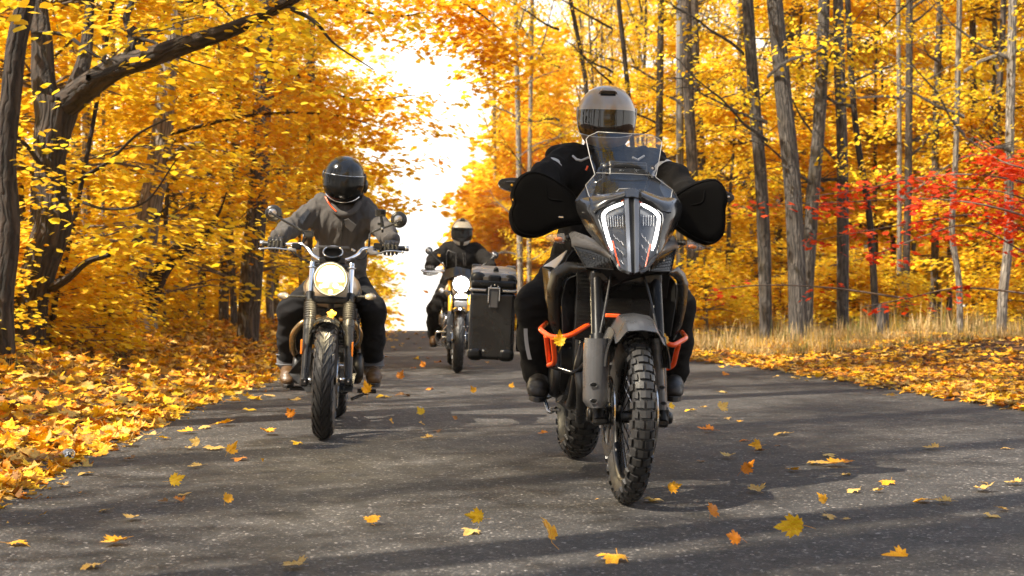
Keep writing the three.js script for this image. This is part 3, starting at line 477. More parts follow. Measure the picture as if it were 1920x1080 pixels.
{ // a red maple whose branches reach in from the right
  const d = 14.5, b = px(2010, 690, d), base = V(b.x, groundY(b.x, d), -d), L = (x, y, dz = 0) => px(x, y, d + dz).sub(base), r = rng(77);
  const t = thing('red_maple_tree', 'young red maple with flat red leaf layers reaching in from the right', 'tree', base);
  const T = [V(0, -0.2, 0), L(2005, 560), L(1990, 400), L(1985, 250), L(1980, 120)]; mesh('trunk', sweep(T, taper(5, 0.05, 0.015), 8, false), barkGrey, t);
  const bag = new LeafBag();
  const arms = [[[1995, 430], [1850, 385], [1720, 372], [1560, 380], [1425, 383]], [[1990, 360], [1860, 330], [1740, 330], [1600, 358], [1480, 372]], [[1990, 330], [1900, 310], [1850, 285], [1815, 262]], [[1995, 470], [1850, 405], [1760, 410], [1640, 430], [1510, 455]], [[1985, 300], [1930, 300], [1880, 320]], [[1998, 520], [1840, 430], [1740, 440], [1660, 470], [1600, 490]], [[1998, 560], [1800, 540], [1700, 560], [1620, 575]], [[1700, 560], [1560, 540], [1420, 535], [1330, 545]], [[1995, 400], [1880, 360], [1780, 350], [1690, 330]], [[1990, 410], [1900, 390], [1830, 370]]];
  arms.forEach((a, k) => {
    const pts = a.map(([x, y], i) => L(x, y, (r() - 0.5) * 1.6 * (i > 0 ? 1 : 0.2))); const c = new THREE.CatmullRomCurve3(pts).getPoints(16);
    mesh('branch', sweep(c, taper(17, 0.012, 0.003), 4, false), twigMat, t);
    const sparse = k === 6 || k === 7; const n = sparse ? 12 : 24;
    for (let i = 0; i < n; i++) { const u = Math.pow(r(), 0.85); if (sparse && u < 0.35) continue; const p = polyAt(pts, u), ang = r() * 6.28, q = 0.42 * r() * (sparse ? 0.6 : 1), o = V(Math.cos(ang) * q, (r() - 0.5) * 0.12, Math.sin(ang) * q * 1.5); bag.spray(r, p.add(o), V(Math.cos(ang), 0, Math.sin(ang)), 0.17, sparse ? 4 : 8, 0.085, redHue, false, 0.5); }
  });
  mesh('crown', bag.geo(), leafMat, t);
}
{ // utility pole far down the right side
  const d = 27, b = px(1275, 640, d), base = V(b.x, groundY(b.x, d), -d);
  const t = thing('utility_pole', 'smooth straight grey utility pole rising out of the picture', 'utility pole', base);
  mesh('pole', mv(new THREE.CylinderGeometry(0.066, 0.078, 12, 18), 0, 5.7, 0), std({ color: C(0.25, 0.235, 0.225), map: barkMap, roughness: 0.85 }), t);
  mesh('crossarm', rbox(2.2, 0.11, 0.09, 0.01, 0, 11, 0.12), barkGrey, t);
  for (const x of [-0.95, -0.35, 0.35, 0.95]) mesh('insulator', mv(lathe([[0, 0], [0.03, 0], [0.045, 0.03], [0.03, 0.06], [0.045, 0.09], [0.02, 0.13], [0, 0.13]], 12), x, 11.055, 0.12), M.satin, t);
}
{ const d = 19.5, b = px(1655, 642, d), base = V(b.x, groundY(b.x, d), -d); const t = thing('wooden_post', 'short dark weathered post in the tall grass on the right', 'post', base); mesh('post', sweep([V(0, -0.3, 0), V(0, 0.2, 0), V(0.005, 0.42, 0), V(0.01, 0.47, 0)], [0.085, 0.085, 0.08, 0.06], 10, true, barkWob(3)), bark(0.10, 0.085, 0.075), t); }
// the rest of the wood: trunks and saplings placed by chance, kept out of the gap over the road
const W = rng(2024);
const okGap = (x, d, R) => { const a = x / d * F + CX; const l = 758 + (d > 40 ? 18 : 0), rgt = d < 26 ? 1240 : d < 40 ? 1090 : d < 50 ? 980 : 872; return x < 0 ? a + R / d * F < l : a - R / d * F > rgt; };
function side(a) { return a < CX ? 'left' : 'right'; }
const thirds = a => a < 250 ? 'at the far left of the wood' : a < 480 ? 'in the left wood behind the leaning maple' : a < 800 ? 'in the left wood by the gap' : a < 1080 ? 'in the distant wood beyond the metal pannier' : a < 1300 ? 'in the wood behind the silver helmet' : a < 1480 ? 'in the wood right of the utility pole' : a < 1700 ? 'in the wood behind the four thick trunks' : 'at the far right of the wood';
const howDark = { p: 'pale', g: 'grey', b: 'brown' };
for (let k = 0, n = 0; k < 400 && n < 62; k++) {
  const d = 24 + 42 * W(), x = (W() < 0.36 ? -1 : 1) * (2 + d * 0.42 * W()), a = x / d * F + CX, q = W(), kd = Math.floor(W() * 4), tn = W() * 6.28, rad = 0.06 + 0.09 * W() * W();
  if (!okGap(x, d, 3.0) || a < -80 || a > 2000) continue; n++;
  const col = q < 0.40 ? 'p' : q < 0.72 ? 'g' : 'b', thin = rad < 0.085 ? 'thin' : 'thicker';
  plantTree(V(x, groundY(x, d), -d), kd, `${thin} ${howDark[col]} trunk ${thirds(a)}`, `background trunks, ${thin} ${howDark[col]}, ${thirds(a)}`, { r: rad, seed: 500 + k, turn: tn, bark: { p: barkPale, g: barkGrey, b: barkBrown }[col], sides: 8, spread: 0.38 + 0.2 * W(), H: 14 + 5 * W() });
}
const sapSpots = [[-5.2, 15, 1], [-6.4, 17, 0], [-4.9, 19.5, 2], [-4.6, 23, 1], [-7.5, 14, 2], [-8, 20, 3], [-5.4, 26, 3], [-6.8, 25, 1], [-4.4, 29, 0], [-9.5, 24, 0], [-5.6, 33, 3], [-7.6, 32, 1], [-5.2, 38, 0], [-9.2, 36, 3], [-6.5, 44, 3], [-7.3, 52, 1], [-11, 30, 1], [-10.5, 18, 4],
  [4.2, 27, 0], [7.6, 29, 1], [9.6, 27, 2], [6.1, 30, 3], [9.6, 28, 3], [4.3, 33, 1], [8.2, 34, 0], [11.5, 30, 1], [3.6, 39, 3], [6.4, 40, 1], [12.5, 36, 3], [9.8, 42, 1], [3.2, 46, 0], [6.8, 50, 3], [13, 46, 1], [2.8, 56, 3], [5.2, 60, 1], [10.5, 55, 3], [9.6, 25.5, 4], [11.2, 27, 0], [5.9, 28.5, 2], [7.0, 33, 0], [8.6, 31, 1], [10.4, 33, 3], [4.6, 36, 1], [1.9, 47, 1], [0.9, 56, 3], [1.6, 60, 1], [-0.9, 72, 3], [0.2, 66, 1], [2.4, 68, 3]];
sapSpots.forEach(([x, d, k], i) => { const a = Math.round(x / d * F + CX); const sz = ['medium', 'tall', 'small', 'very tall', 'low'][k]; plantSapling(V(x, groundY(x, d), -d), k, `${sz} golden-leaved sapling ${thirds(a)}`, `saplings, ${sz}, ${thirds(a)}`, 0.95 + 0.25 * W(), W() * 6.28); });
// small shrubs and seedlings along the foot of the wood
const shrubSpots = []; { const r = rng(66); for (let i = 0; i < 24; i++) { const d = 10.5 + 17 * r(); shrubSpots.push([edgeL(d) - 1.9 - 0.6 * r() - r() * d * 0.14, d]); } for (let i = 0; i < 20; i++) { const d = 23 + 6 * r(); shrubSpots.push([d * 0.125 + r() * d * 0.26 + 0.2, d]); } }
shrubSpots.forEach(([x, d], i) => { const a = x / d * F + CX; const near = a < 130 ? 'at the foot of the gnarled maple' : a < 330 ? 'at the foot of the leaning maple' : a < 500 ? 'at the foot of the stout dark trunk' : a < 800 ? 'on the left verge behind the grey-jacketed rider' : a < 1480 ? 'behind the tall grass right of the silver-helmeted rider' : a < 1660 ? 'behind the tall grass below the red branches' : 'behind the tall grass at the far right'; plantShrub(V(x, groundY(x, d) - 0.05, -d), i % 3, `low yellow-leaved shrub ${near}`, `yellow shrubs ${near}`, 0.55 + 0.4 * W(), W() * 6.28); });
// trees out of frame whose shade falls on the road
const behind = [[2.2, -14, 1], [4.2, -11, 3], [6, -16, 1], [-1.2, -22, 3], [1.0, -26, 3], [3.2, -20, 3], [8, -12, 3], [-3.4, -24, 1], [5.2, -24, 3], [9.5, -18, 3], [6.4, -7.5, 3]];
behind.forEach(([x, d, k], i) => plantSapling(V(x, groundY(x, d), -d), k, 'golden-leaved sapling behind the camera, outside the picture', 'saplings outside the picture', 1.5, i * 1.3));
const off = [[-4.6, 7.6, 0.20], [-5.8, 4.6, 0.16], [-4.4, 2.0, 0.15], [-6.4, 0.2, 0.22, 0.35], [-4.9, -2.6, 0.17, 0.6], [-9.4, 0.6, 0.2, 0.9], [-7.6, 8.8, 0.15], [-8.5, 3, 0.18], [-5.6, -5.5, 0.2], [-8.4, -2, 0.16], [6.5, -3, 0.2], [8.5, 2, 0.18], [7.5, -8, 0.2], [-6, -10, 0.2], [5.5, -12, 0.2], [-9.5, 6, 0.16]];
off.forEach(([x, d, r, sp], i) => plantTree(V(x, groundY(x, d), -d), i, 'roadside maple standing beside the camera, outside the picture', 'roadside maples outside the picture', { r: r * 1.25, seed: 900 + i, bark: barkBrown, turn: i * 1.7, spread: (sp || 0.62) * 0.7 }));
{ // the far wood beyond single trees: one mass of foliage and stems
  const r = rng(4040), bag = new LeafBag(); bag.spray(r, V(0, 0, 0), V(0, 0, 0), 0.75, 34, 0.22, leafHue, true, 0.6);
  const L = []; for (let k = 0; k < 60000 && L.length < 11500; k++) { const d = 46 + 75 * r(), far = L.length > 5200, x = far ? d * ((868 + 190 * r()) - CX) / F : (r() < 0.42 ? -1 : 1) * (3 + d * 0.40 * r()), a = x / d * F + CX; if (a < -120 || a > 2040 || (far ? d < 54 : !okGap(x, d, 1.6))) continue; const y = groundY(x, d) + (far ? Math.min(14 * Math.pow(r(), 1.2), r() * (3 + (75 + (a - 868) * 3.2) / F * d)) : r() < 0.55 ? 6 * r() : 24 * r()); L.push([x, y, d]); }
  const im = new THREE.InstancedMesh(bag.geo(), leafMat, L.length), m = new THREE.Matrix4(), c = C(1, 1, 1);
  L.forEach(([x, y, d], i) => { const s = 0.8 + 0.9 * r(); m.compose(V(x, y, -d), new THREE.Quaternion().setFromEuler(new THREE.Euler((r() - 0.5) * 0.7, r() * 6.28, (r() - 0.5) * 0.7)), V(s, s, s)); im.setMatrixAt(i, m); const v = 0.8 + 0.35 * r(); im.setColorAt(i, C(v, v * (0.9 + 0.15 * r()), v)); });
  im.name = 'distant_wood'; im.castShadow = im.receiveShadow = true; scene.add(im); tag(im, 'distant golden foliage closing the view through the trunks', null, null, 'stuff');
}
// ---------------------------------------------------------------- things on wheels: a frame of reference for each motorcycle
// origin under the front axle, z forward, y up; X = place across the road, d = distance, yaw and lean in degrees
function rig(X, d, yaw, lean) {
  const g = new THREE.Group(); g.rotation.order = 'YXZ'; g.position.set(X, 0.006, -d); g.rotation.y = yaw * Math.PI / 180; g.rotation.z = -lean * Math.PI / 180; g.updateMatrixWorld(true);
  const inv = g.matrixWorld.clone().invert();
  const at = (x, y, z) => { const o = V(0, CAMH, 0).applyMatrix4(inv), q = px(x, y, 10).applyMatrix4(inv).sub(o); return o.add(q.multiplyScalar((z - o.z) / q.z)); };   // where the sight line of a pixel meets the plane z of the machine
  const place = (o) => { o.position.copy(g.position); o.rotation.copy(g.rotation); return o; };
  return { at, place, pl: (z, ...l) => l.map(([x, y]) => at(x, y, z)) };
}
function tyreSection(R, w, h) { return s => { const a = s * 1.32; return { x: w * Math.sin(a) / Math.sin(1.32), r: R - h + h * (Math.cos(a) - 0.0), nx: Math.sin(a), nr: Math.cos(a) }; }; }
function treadBlocks(cs, rows, make, hgt) { // raised blocks laid on the crown of a tyre: make(row) -> [[s0, s1, phi0, phi1, skew], ...]
  const pos = [], idx = [];
  const P = (s, phi, k) => { const c = cs(s), x = c.x + c.nx * k, r = c.r + c.nr * k; pos.push(x, r * Math.cos(phi), r * Math.sin(phi)); };
  for (let i = 0; i < rows; i++) for (const [s0, s1, p0, p1, sk] of make(i)) {
    const n = 2, b = pos.length / 3, f = i * 2 * Math.PI / rows, ch = 0.08;
    for (const [k, e] of [[-0.002, 0], [hgt, ch]]) for (let j = 0; j <= n; j++) { const t = j / n, s = lerp(s0 + (s1 - s0) * e * 0.5, s1 - (s1 - s0) * e * 0.5, t), q = sk * (t - 0.5), a = p0 + (p1 - p0) * e, c = p1 - (p1 - p0) * e; P(s, f + a + q, k); P(s, f + c + q, k); }
    const B = b, T = b + 2 * (n + 1);
    for (let j = 0; j < n; j++) { const a = 2 * j; idx.push(T + a, T + a + 1, T + a + 2, T + a + 1, T + a + 3, T + a + 2); idx.push(B + a, T + a, B + a + 2, T + a, T + a + 2, B + a + 2); idx.push(B + a + 1, B + a + 3, T + a + 1, T + a + 1, B + a + 3, T + a + 3); }
    idx.push(B, B + 1, T, T, B + 1, T + 1); const a = 2 * n; idx.push(B + a, T + a, B + a + 1, T + a, T + a + 1, B + a + 1);
  }
  const g = new THREE.BufferGeometry(); g.setIndex(idx); g.setAttribute('position', new THREE.Float32BufferAttribute(pos, 3));
  const q = g.toNonIndexed(); q.computeVertexNormals(); return q;
}
function discGeo(R, r0, th = 0.005, holes = 22, petals = 0) {
  const s = new THREE.Shape(); const n = 120; for (let i = 0; i < n; i++) { const a = i / n * 6.2832, q = R * (petals ? 1 - 0.028 * Math.max(0, Math.cos(a * petals)) : 1); i ? s.lineTo(q * Math.cos(a), q * Math.sin(a)) : s.moveTo(q, 0); } s.closePath();
  const h = new THREE.Path(); h.absarc(0, 0, r0, 0, 6.2832, true); s.holes.push(h);
  for (let k = 0; k < holes; k++) for (const [q, o] of [[0.78, 0], [0.9, 0.5]]) { const a = (k + o) / holes * 6.2832, m = new THREE.Path(), rr = lerp(r0, R, q); m.absarc(rr * Math.cos(a), rr * Math.sin(a), R * 0.022, 0, 6.2832, true); s.holes.push(m); }
  return new THREE.ExtrudeGeometry(s, { depth: th, bevelEnabled: false, curveSegments: 10 }).translate(0, 0, -th / 2).rotateY(Math.PI / 2);
}
const wheelCache = {};
function wheel(parent, name, o, pos, steer = 0) { // tyre (the part itself) > tread, rim, hub, spokes, brake disc
  const g = new THREE.Group(); g.name = name; g.position.copy(pos); g.rotation.y = steer; parent.add(g);
  const { R, w, h, rim } = o, cs = tyreSection(R, w, h), prof = [];
  prof.push([rim - 0.004, -w * 0.62], [rim + 0.012, -w * 0.80]); for (let k = 0; k <= 24; k++) { const c = cs(-1 + k / 12); prof.push([c.r, c.x]); } prof.push([rim + 0.012, w * 0.80], [rim - 0.004, w * 0.62]);
  part('tyre', latheX(prof, 96), M.rubber, g);
  const key = o.tread + R; const blocks = wheelCache[key] || (wheelCache[key] = o.tread === 'knobby'
    ? treadBlocks(cs, 56, i => i % 2 ? [[-0.30, 0.30, -0.050, 0.044, 0], [-0.72, -0.40, -0.046, 0.044, 0.015], [0.40, 0.72, -0.046, 0.044, -0.015]] : [[-0.56, -0.06, -0.048, 0.046, 0.01], [0.06, 0.56, -0.048, 0.046, -0.01], [-1.0, -0.70, -0.046, 0.050, 0], [0.70, 1.0, -0.046, 0.050, 0]], 0.0095)
    : treadBlocks(cs, o.rows || 30, i => [[-0.97, -0.68, -0.088, 0.088, 0.11], [-0.63, -0.06, -0.086, 0.086, 0.30], [-0.02, 0.60, -0.086 + 0.1, 0.086 + 0.1, -0.30], [0.65, 0.97, 0.0, 0.176, -0.11]], 0.0062));
  part('tread', blocks.clone(), M.rubberWorn, g);
  part('rim', latheX([[rim - 0.02, -0.012], [rim - 0.017, -w * 0.5], [rim + 0.002, -w * 0.62], [rim + 0.010, -w * 0.72], [rim + 0.014, -w * 0.66], [rim, 0], [rim + 0.014, w * 0.66], [rim + 0.010, w * 0.72], [rim + 0.002, w * 0.62], [rim - 0.017, w * 0.5], [rim - 0.02, 0.012], [rim - 0.02, -0.012]], 72), o.rimMat || M.darkMetal, g);
  part('hub', latheX([[0, -0.06], [0.022, -0.06], [0.024, -0.045], [0.045, -0.042], [0.045, -0.034], [0.026, -0.028], [0.024, 0.028], [0.045, 0.034], [0.045, 0.042], [0.024, 0.045], [0.022, 0.06], [0, 0.06]], 28), M.darkMetal, g);
  if (o.spokes) { const sg = rod(V(0.037, 0.04, 0), V(0.006, rim - 0.015, 0.085), 0.0021, 0.0021, 5); const sg2 = rod(V(0.037, 0.04, 0), V(0.006, rim - 0.015, -0.085), 0.0021, 0.0021, 5), sg3 = sg.clone().scale(-1, 1, 1), sg4 = sg2.clone().scale(-1, 1, 1); [sg, sg2, sg3, sg4].forEach((q, k) => { const gg = prep(q); for (let i = 0; i < o.spokes / 4; i++) { const m = new THREE.Mesh(gg, M.steel); m.name = 'spoke'; m.rotation.x = (i + k * 0.25) / (o.spokes / 4) * 6.2832; g.add(m); } }); }
  for (const sx of o.discs || []) { part('brake_disc', discGeo(o.discR, o.discR * 0.72, 0.0055, 20, o.petals).translate(sx * o.discX, 0, 0), M.steel, g); const c = []; for (let k = 0; k < 6; k++) { const a = k / 6 * 6.2832; c.push(mv(rbox(0.004, o.discR * 0.62, 0.02, 0.001), sx * (o.discX - 0.006), Math.cos(a) * o.discR * 0.46, Math.sin(a) * o.discR * 0.46, a)); } c.push(latheX([[0.03, -0.004], [0.052, -0.004], [0.052, 0.004], [0.03, 0.004], [0.03, -0.004]], 30).translate(sx * (o.discX - 0.006), 0, 0)); part('disc_carrier', c, M.darkMetal, g); }
  return g;
}
function bolt(p, r, parent, mat = M.steel, dir = V(0, 0, 1)) { const g = lathe([[0, 0.5 * r], [0.45 * r, 0.5 * r], [0.5 * r, 0.35 * r], [0.55 * r, 0.5 * r], [0.85 * r, 0.45 * r], [r, 0.15 * r], [r, -0.4 * r], [0, -0.4 * r]], 12); g.applyQuaternion(new THREE.Quaternion().setFromUnitVectors(V(0, 1, 0), dir)); g.translate(p.x, p.y, p.z); return part('bolt', g, mat, parent); }
// ---------------------------------------------------------------- bodies: a smooth field of tapered capsules, meshed by surface nets
function fieldMesh(prims, cell, k, disp) {
  const lo = V(1e9, 1e9, 1e9), hi = V(-1e9, -1e9, -1e9);
  for (const p of prims) { if (p.cut) continue; for (const [q, r] of p.c ? [[p.c, Math.max(...p.r)]] : [[p.a, p.ra], [p.b, p.rb]]) { lo.min(V(q.x - r, q.y - r, q.z - r)); hi.max(V(q.x + r, q.y + r, q.z + r)); } }
  lo.subScalar(k + 3 * cell); hi.addScalar(k + 3 * cell);
  const nx = Math.ceil((hi.x - lo.x) / cell) + 1, ny = Math.ceil((hi.y - lo.y) / cell) + 1, nz = Math.ceil((hi.z - lo.z) / cell) + 1, f = new Float32Array(nx * ny * nz).fill(0.5);
  const id = (i, j, l) => (l * ny + j) * nx + i;
  for (const p of prims) {
    const kk = p.k ?? k, m = kk + 2.5 * cell, pts = p.c ? [[p.c, Math.max(...p.r)]] : [[p.a, p.ra], [p.b, p.rb]];
    const a0 = V(1e9, 1e9, 1e9), a1 = V(-1e9, -1e9, -1e9); for (const [q, r] of pts) { a0.min(V(q.x - r - m, q.y - r - m, q.z - r - m)); a1.max(V(q.x + r + m, q.y + r + m, q.z + r + m)); }
    const I0 = Math.max(0, Math.floor((a0.x - lo.x) / cell)), I1 = Math.min(nx - 1, Math.ceil((a1.x - lo.x) / cell)), J0 = Math.max(0, Math.floor((a0.y - lo.y) / cell)), J1 = Math.min(ny - 1, Math.ceil((a1.y - lo.y) / cell)), L0 = Math.max(0, Math.floor((a0.z - lo.z) / cell)), L1 = Math.min(nz - 1, Math.ceil((a1.z - lo.z) / cell));
    let ab, len2; if (!p.c) { ab = p.b.clone().sub(p.a); len2 = ab.lengthSq() || 1e-9; }
    const q = p.c && p.q ? p.q.clone().invert() : null, w = V();
    for (let l = L0; l <= L1; l++) for (let j = J0; j <= J1; j++) for (let i = I0; i <= I1; i++) {
      const x = lo.x + i * cell, y = lo.y + j * cell, z = lo.z + l * cell; let d;
      if (p.c) { w.set(x - p.c.x, y - p.c.y, z - p.c.z); if (q) w.applyQuaternion(q); const ex = w.x / p.r[0], ey = w.y / p.r[1], ez = w.z / p.r[2], s = Math.sqrt(ex * ex + ey * ey + ez * ez), g = Math.sqrt(ex * ex / (p.r[0] * p.r[0]) + ey * ey / (p.r[1] * p.r[1]) + ez * ez / (p.r[2] * p.r[2])); d = g > 1e-6 ? s * (s - 1) / g : -Math.min(...p.r); }
      else { const t = clamp(((x - p.a.x) * ab.x + (y - p.a.y) * ab.y + (z - p.a.z) * ab.z) / len2); d = Math.hypot(x - p.a.x - ab.x * t, y - p.a.y - ab.y * t, z - p.a.z - ab.z * t) - lerp(p.ra, p.rb, t); }
      const n = id(i, j, l), o = f[n]; if (p.cut) { f[n] = Math.max(o, -d); continue; } const h = Math.max(kk - Math.abs(o - d), 0) / kk; f[n] = Math.min(o, d) - h * h * kk * 0.25;
    }
  }
  if (disp) for (let l = 0; l < nz; l++) for (let j = 0; j < ny; j++) for (let i = 0; i < nx; i++) { const n = id(i, j, l); if (Math.abs(f[n]) < 0.05) f[n] += disp(lo.x + i * cell, lo.y + j * cell, lo.z + l * cell, f[n]); }
  const vid = new Int32Array(nx * ny * nz).fill(-1), pos = [], nor = [], idx = [];
  const off = [[0, 0, 0], [1, 0, 0], [0, 1, 0], [1, 1, 0], [0, 0, 1], [1, 0, 1], [0, 1, 1], [1, 1, 1]], ed = [[0, 1], [2, 3], [4, 5], [6, 7], [0, 2], [1, 3], [4, 6], [5, 7], [0, 4], [1, 5], [2, 6], [3, 7]];
  for (let l = 0; l < nz - 1; l++) for (let j = 0; j < ny - 1; j++) for (let i = 0; i < nx - 1; i++) {
    const c = off.map(([a, b, e]) => f[id(i + a, j + b, l + e)]); let s = 0; for (const x of c) if (x < 0) s++; if (s === 0 || s === 8) continue;
    let X = 0, Y = 0, Z = 0, m = 0; for (const [a, b] of ed) if ((c[a] < 0) !== (c[b] < 0)) { const t = c[a] / (c[a] - c[b]); X += lerp(off[a][0], off[b][0], t); Y += lerp(off[a][1], off[b][1], t); Z += lerp(off[a][2], off[b][2], t); m++; }
    X /= m; Y /= m; Z /= m; vid[id(i, j, l)] = pos.length / 3; pos.push(lo.x + (i + X) * cell, lo.y + (j + Y) * cell, lo.z + (l + Z) * cell);
    const tri = (g0, g1, g2, g3, u, v) => lerp(lerp(g0, g1, u), lerp(g2, g3, u), v);
    const gx = tri(c[1] - c[0], c[3] - c[2], c[5] - c[4], c[7] - c[6], Y, Z), gy = tri(c[2] - c[0], c[3] - c[1], c[6] - c[4], c[7] - c[5], X, Z), gz = tri(c[4] - c[0], c[5] - c[1], c[6] - c[2], c[7] - c[3], X, Y), gl = Math.hypot(gx, gy, gz) || 1; nor.push(gx / gl, gy / gl, gz / gl);
  }
  for (let l = 1; l < nz - 1; l++) for (let j = 1; j < ny - 1; j++) for (let i = 1; i < nx - 1; i++) {
    const a = f[id(i, j, l)] < 0;
    const quad = (p, q, r, s, flip) => { if (p < 0 || q < 0 || r < 0 || s < 0) return; flip ? idx.push(p, r, q, p, s, r) : idx.push(p, q, r, p, r, s); };
    if (a !== f[id(i + 1, j, l)] < 0) quad(vid[id(i, j - 1, l - 1)], vid[id(i, j, l - 1)], vid[id(i, j, l)], vid[id(i, j - 1, l)], !a);
    if (a !== f[id(i, j + 1, l)] < 0) quad(vid[id(i - 1, j, l - 1)], vid[id(i - 1, j, l)], vid[id(i, j, l)], vid[id(i, j, l - 1)], !a);
    if (a !== f[id(i, j, l + 1)] < 0) quad(vid[id(i - 1, j - 1, l)], vid[id(i, j - 1, l)], vid[id(i, j, l)], vid[id(i - 1, j, l)], !a);
  }
  const g = new THREE.BufferGeometry(); g.setIndex(idx); g.setAttribute('position', new THREE.Float32BufferAttribute(pos, 3)); g.setAttribute('normal', new THREE.Float32BufferAttribute(nor, 3)); return g;
}
const cap = (a, b, ra, rb, k) => ({ a, b, ra, rb, k });
const ell = (c, r, q, k) => ({ c, r, q, k });
const mid = (a, b, t = 0.5) => a.clone().lerp(b, t);
function folds(amp, f, sd, axis) { // cloth: long soft ridges across the pull of the sleeve or the chest
  return (x, y, z) => { const w = fbm(x * 5 + sd, y * 5, z * 5, 2); const a = N3.noise(x * f[0] + w * 1.5, y * f[1] + sd + w * 2, z * f[2]), b = N3.noise(x * f[0] * 2.1, y * f[1] * 2.1 + 9 + w * 3, z * f[2] * 2.1 + sd), c = Math.abs(N3.noise(x * f[0] * 2.6 + 3 + w * 4, y * f[1] * 2.2 + sd, z * f[2] * 2.6)); return amp * ((Math.abs(a) - 0.25) * 1.4 + 0.45 * b + 0.55 * Math.min(0.3, c)); };
}
function gloveGeo(grip, side, wrist, bend = 0) { // a hand closed round a handlebar grip lying along x: palm, four fingers of their own lengths, thumb round below
  const P = (x, y, z) => grip.clone().add(V(x, y, z)), out = [];
  out.push(ell(P(0, 0.026, -0.022), [0.046, 0.020, 0.032], null, 0.012), cap(P(-0.035 * side, 0.036, 0.004), P(0.037 * side, 0.034, 0.002), 0.014, 0.013, 0.012), cap(P(0, 0.016, -0.045), wrist, 0.031, 0.034, 0.02));
  const L = [1, 1.06, 1.0, 0.86];
  for (let i = 0; i < 4; i++) { const x = (-0.034 + i * 0.0225) * side, s = L[i], d = i * 0.001; out.push(cap(P(x, 0.036 - d, 0.006), P(x * 1.04, 0.022, 0.042 * s), 0.0112, 0.0108, 0.004), cap(P(x * 1.04, 0.022, 0.042 * s), P(x * 1.06, -0.018 * s, 0.044 * s), 0.0108, 0.0098, 0.004), cap(P(x * 1.06, -0.018 * s, 0.044 * s), P(x * 1.05, -0.036 * s, 0.018), 0.0098, 0.009, 0.004)); }
  out.push(cap(P(-0.036 * side, 0.012, -0.026), P(-0.056 * side, -0.014, -0.012), 0.0135, 0.012, 0.01), cap(P(-0.056 * side, -0.014, -0.012), P(-0.060 * side, -0.030, 0.016), 0.012, 0.010, 0.006));
  return fieldMesh(out, 0.0045, 0.006);
}
function boot(heel, toe, ankle, sole, mat, soleMat, parent) { // heel, toe on the ground plane of the foot; ankle above the heel
  const up = V(0, 1, 0), dir = toe.clone().sub(heel).normalize(), b = mid(heel, toe, 0.72);
  const g = fieldMesh([cap(ankle.clone().add(V(0, 0.10, -0.01)), ankle, 0.058, 0.050), cap(ankle, heel.clone().add(V(0, 0.045, 0)), 0.048, 0.040), cap(heel.clone().add(V(0, 0.045, 0)), b.clone().add(V(0, 0.040, 0)), 0.040, 0.040), cap(b.clone().add(V(0.010, 0.036, 0)), toe.clone().add(V(0.012, 0.030, 0)).sub(dir.clone().multiplyScalar(0.03)), 0.036, 0.029), cap(b.clone().add(V(-0.010, 0.036, 0)), toe.clone().add(V(-0.012, 0.028, 0)).sub(dir.clone().multiplyScalar(0.035)), 0.036, 0.027), cap(ankle, b.clone().add(V(0, 0.055, 0)), 0.045, 0.036)], 0.008, 0.03, folds(0.005, [9, 26, 14], heel.x * 9));
  const m = part('boot', g, mat, parent);
  const sx = V(1, 0, 0).sub(dir.clone().multiplyScalar(dir.x)).normalize(), out = []; for (let k = 0; k < 28; k++) { const a = k / 28 * 6.2832, L = heel.distanceTo(toe) / 2, c = Math.cos(a), q = 0.036 + 0.010 * sstep(-0.6, 0.8, c); out.push(mid(heel, toe).add(dir.clone().multiplyScalar(c * (L + 0.022))).add(sx.clone().multiplyScalar(Math.sin(a) * q))); }
  part('sole', slab(out.map(p => p.clone().add(V(0, 0.012, 0))), 0.024, up), soleMat, m);
  return m;
}
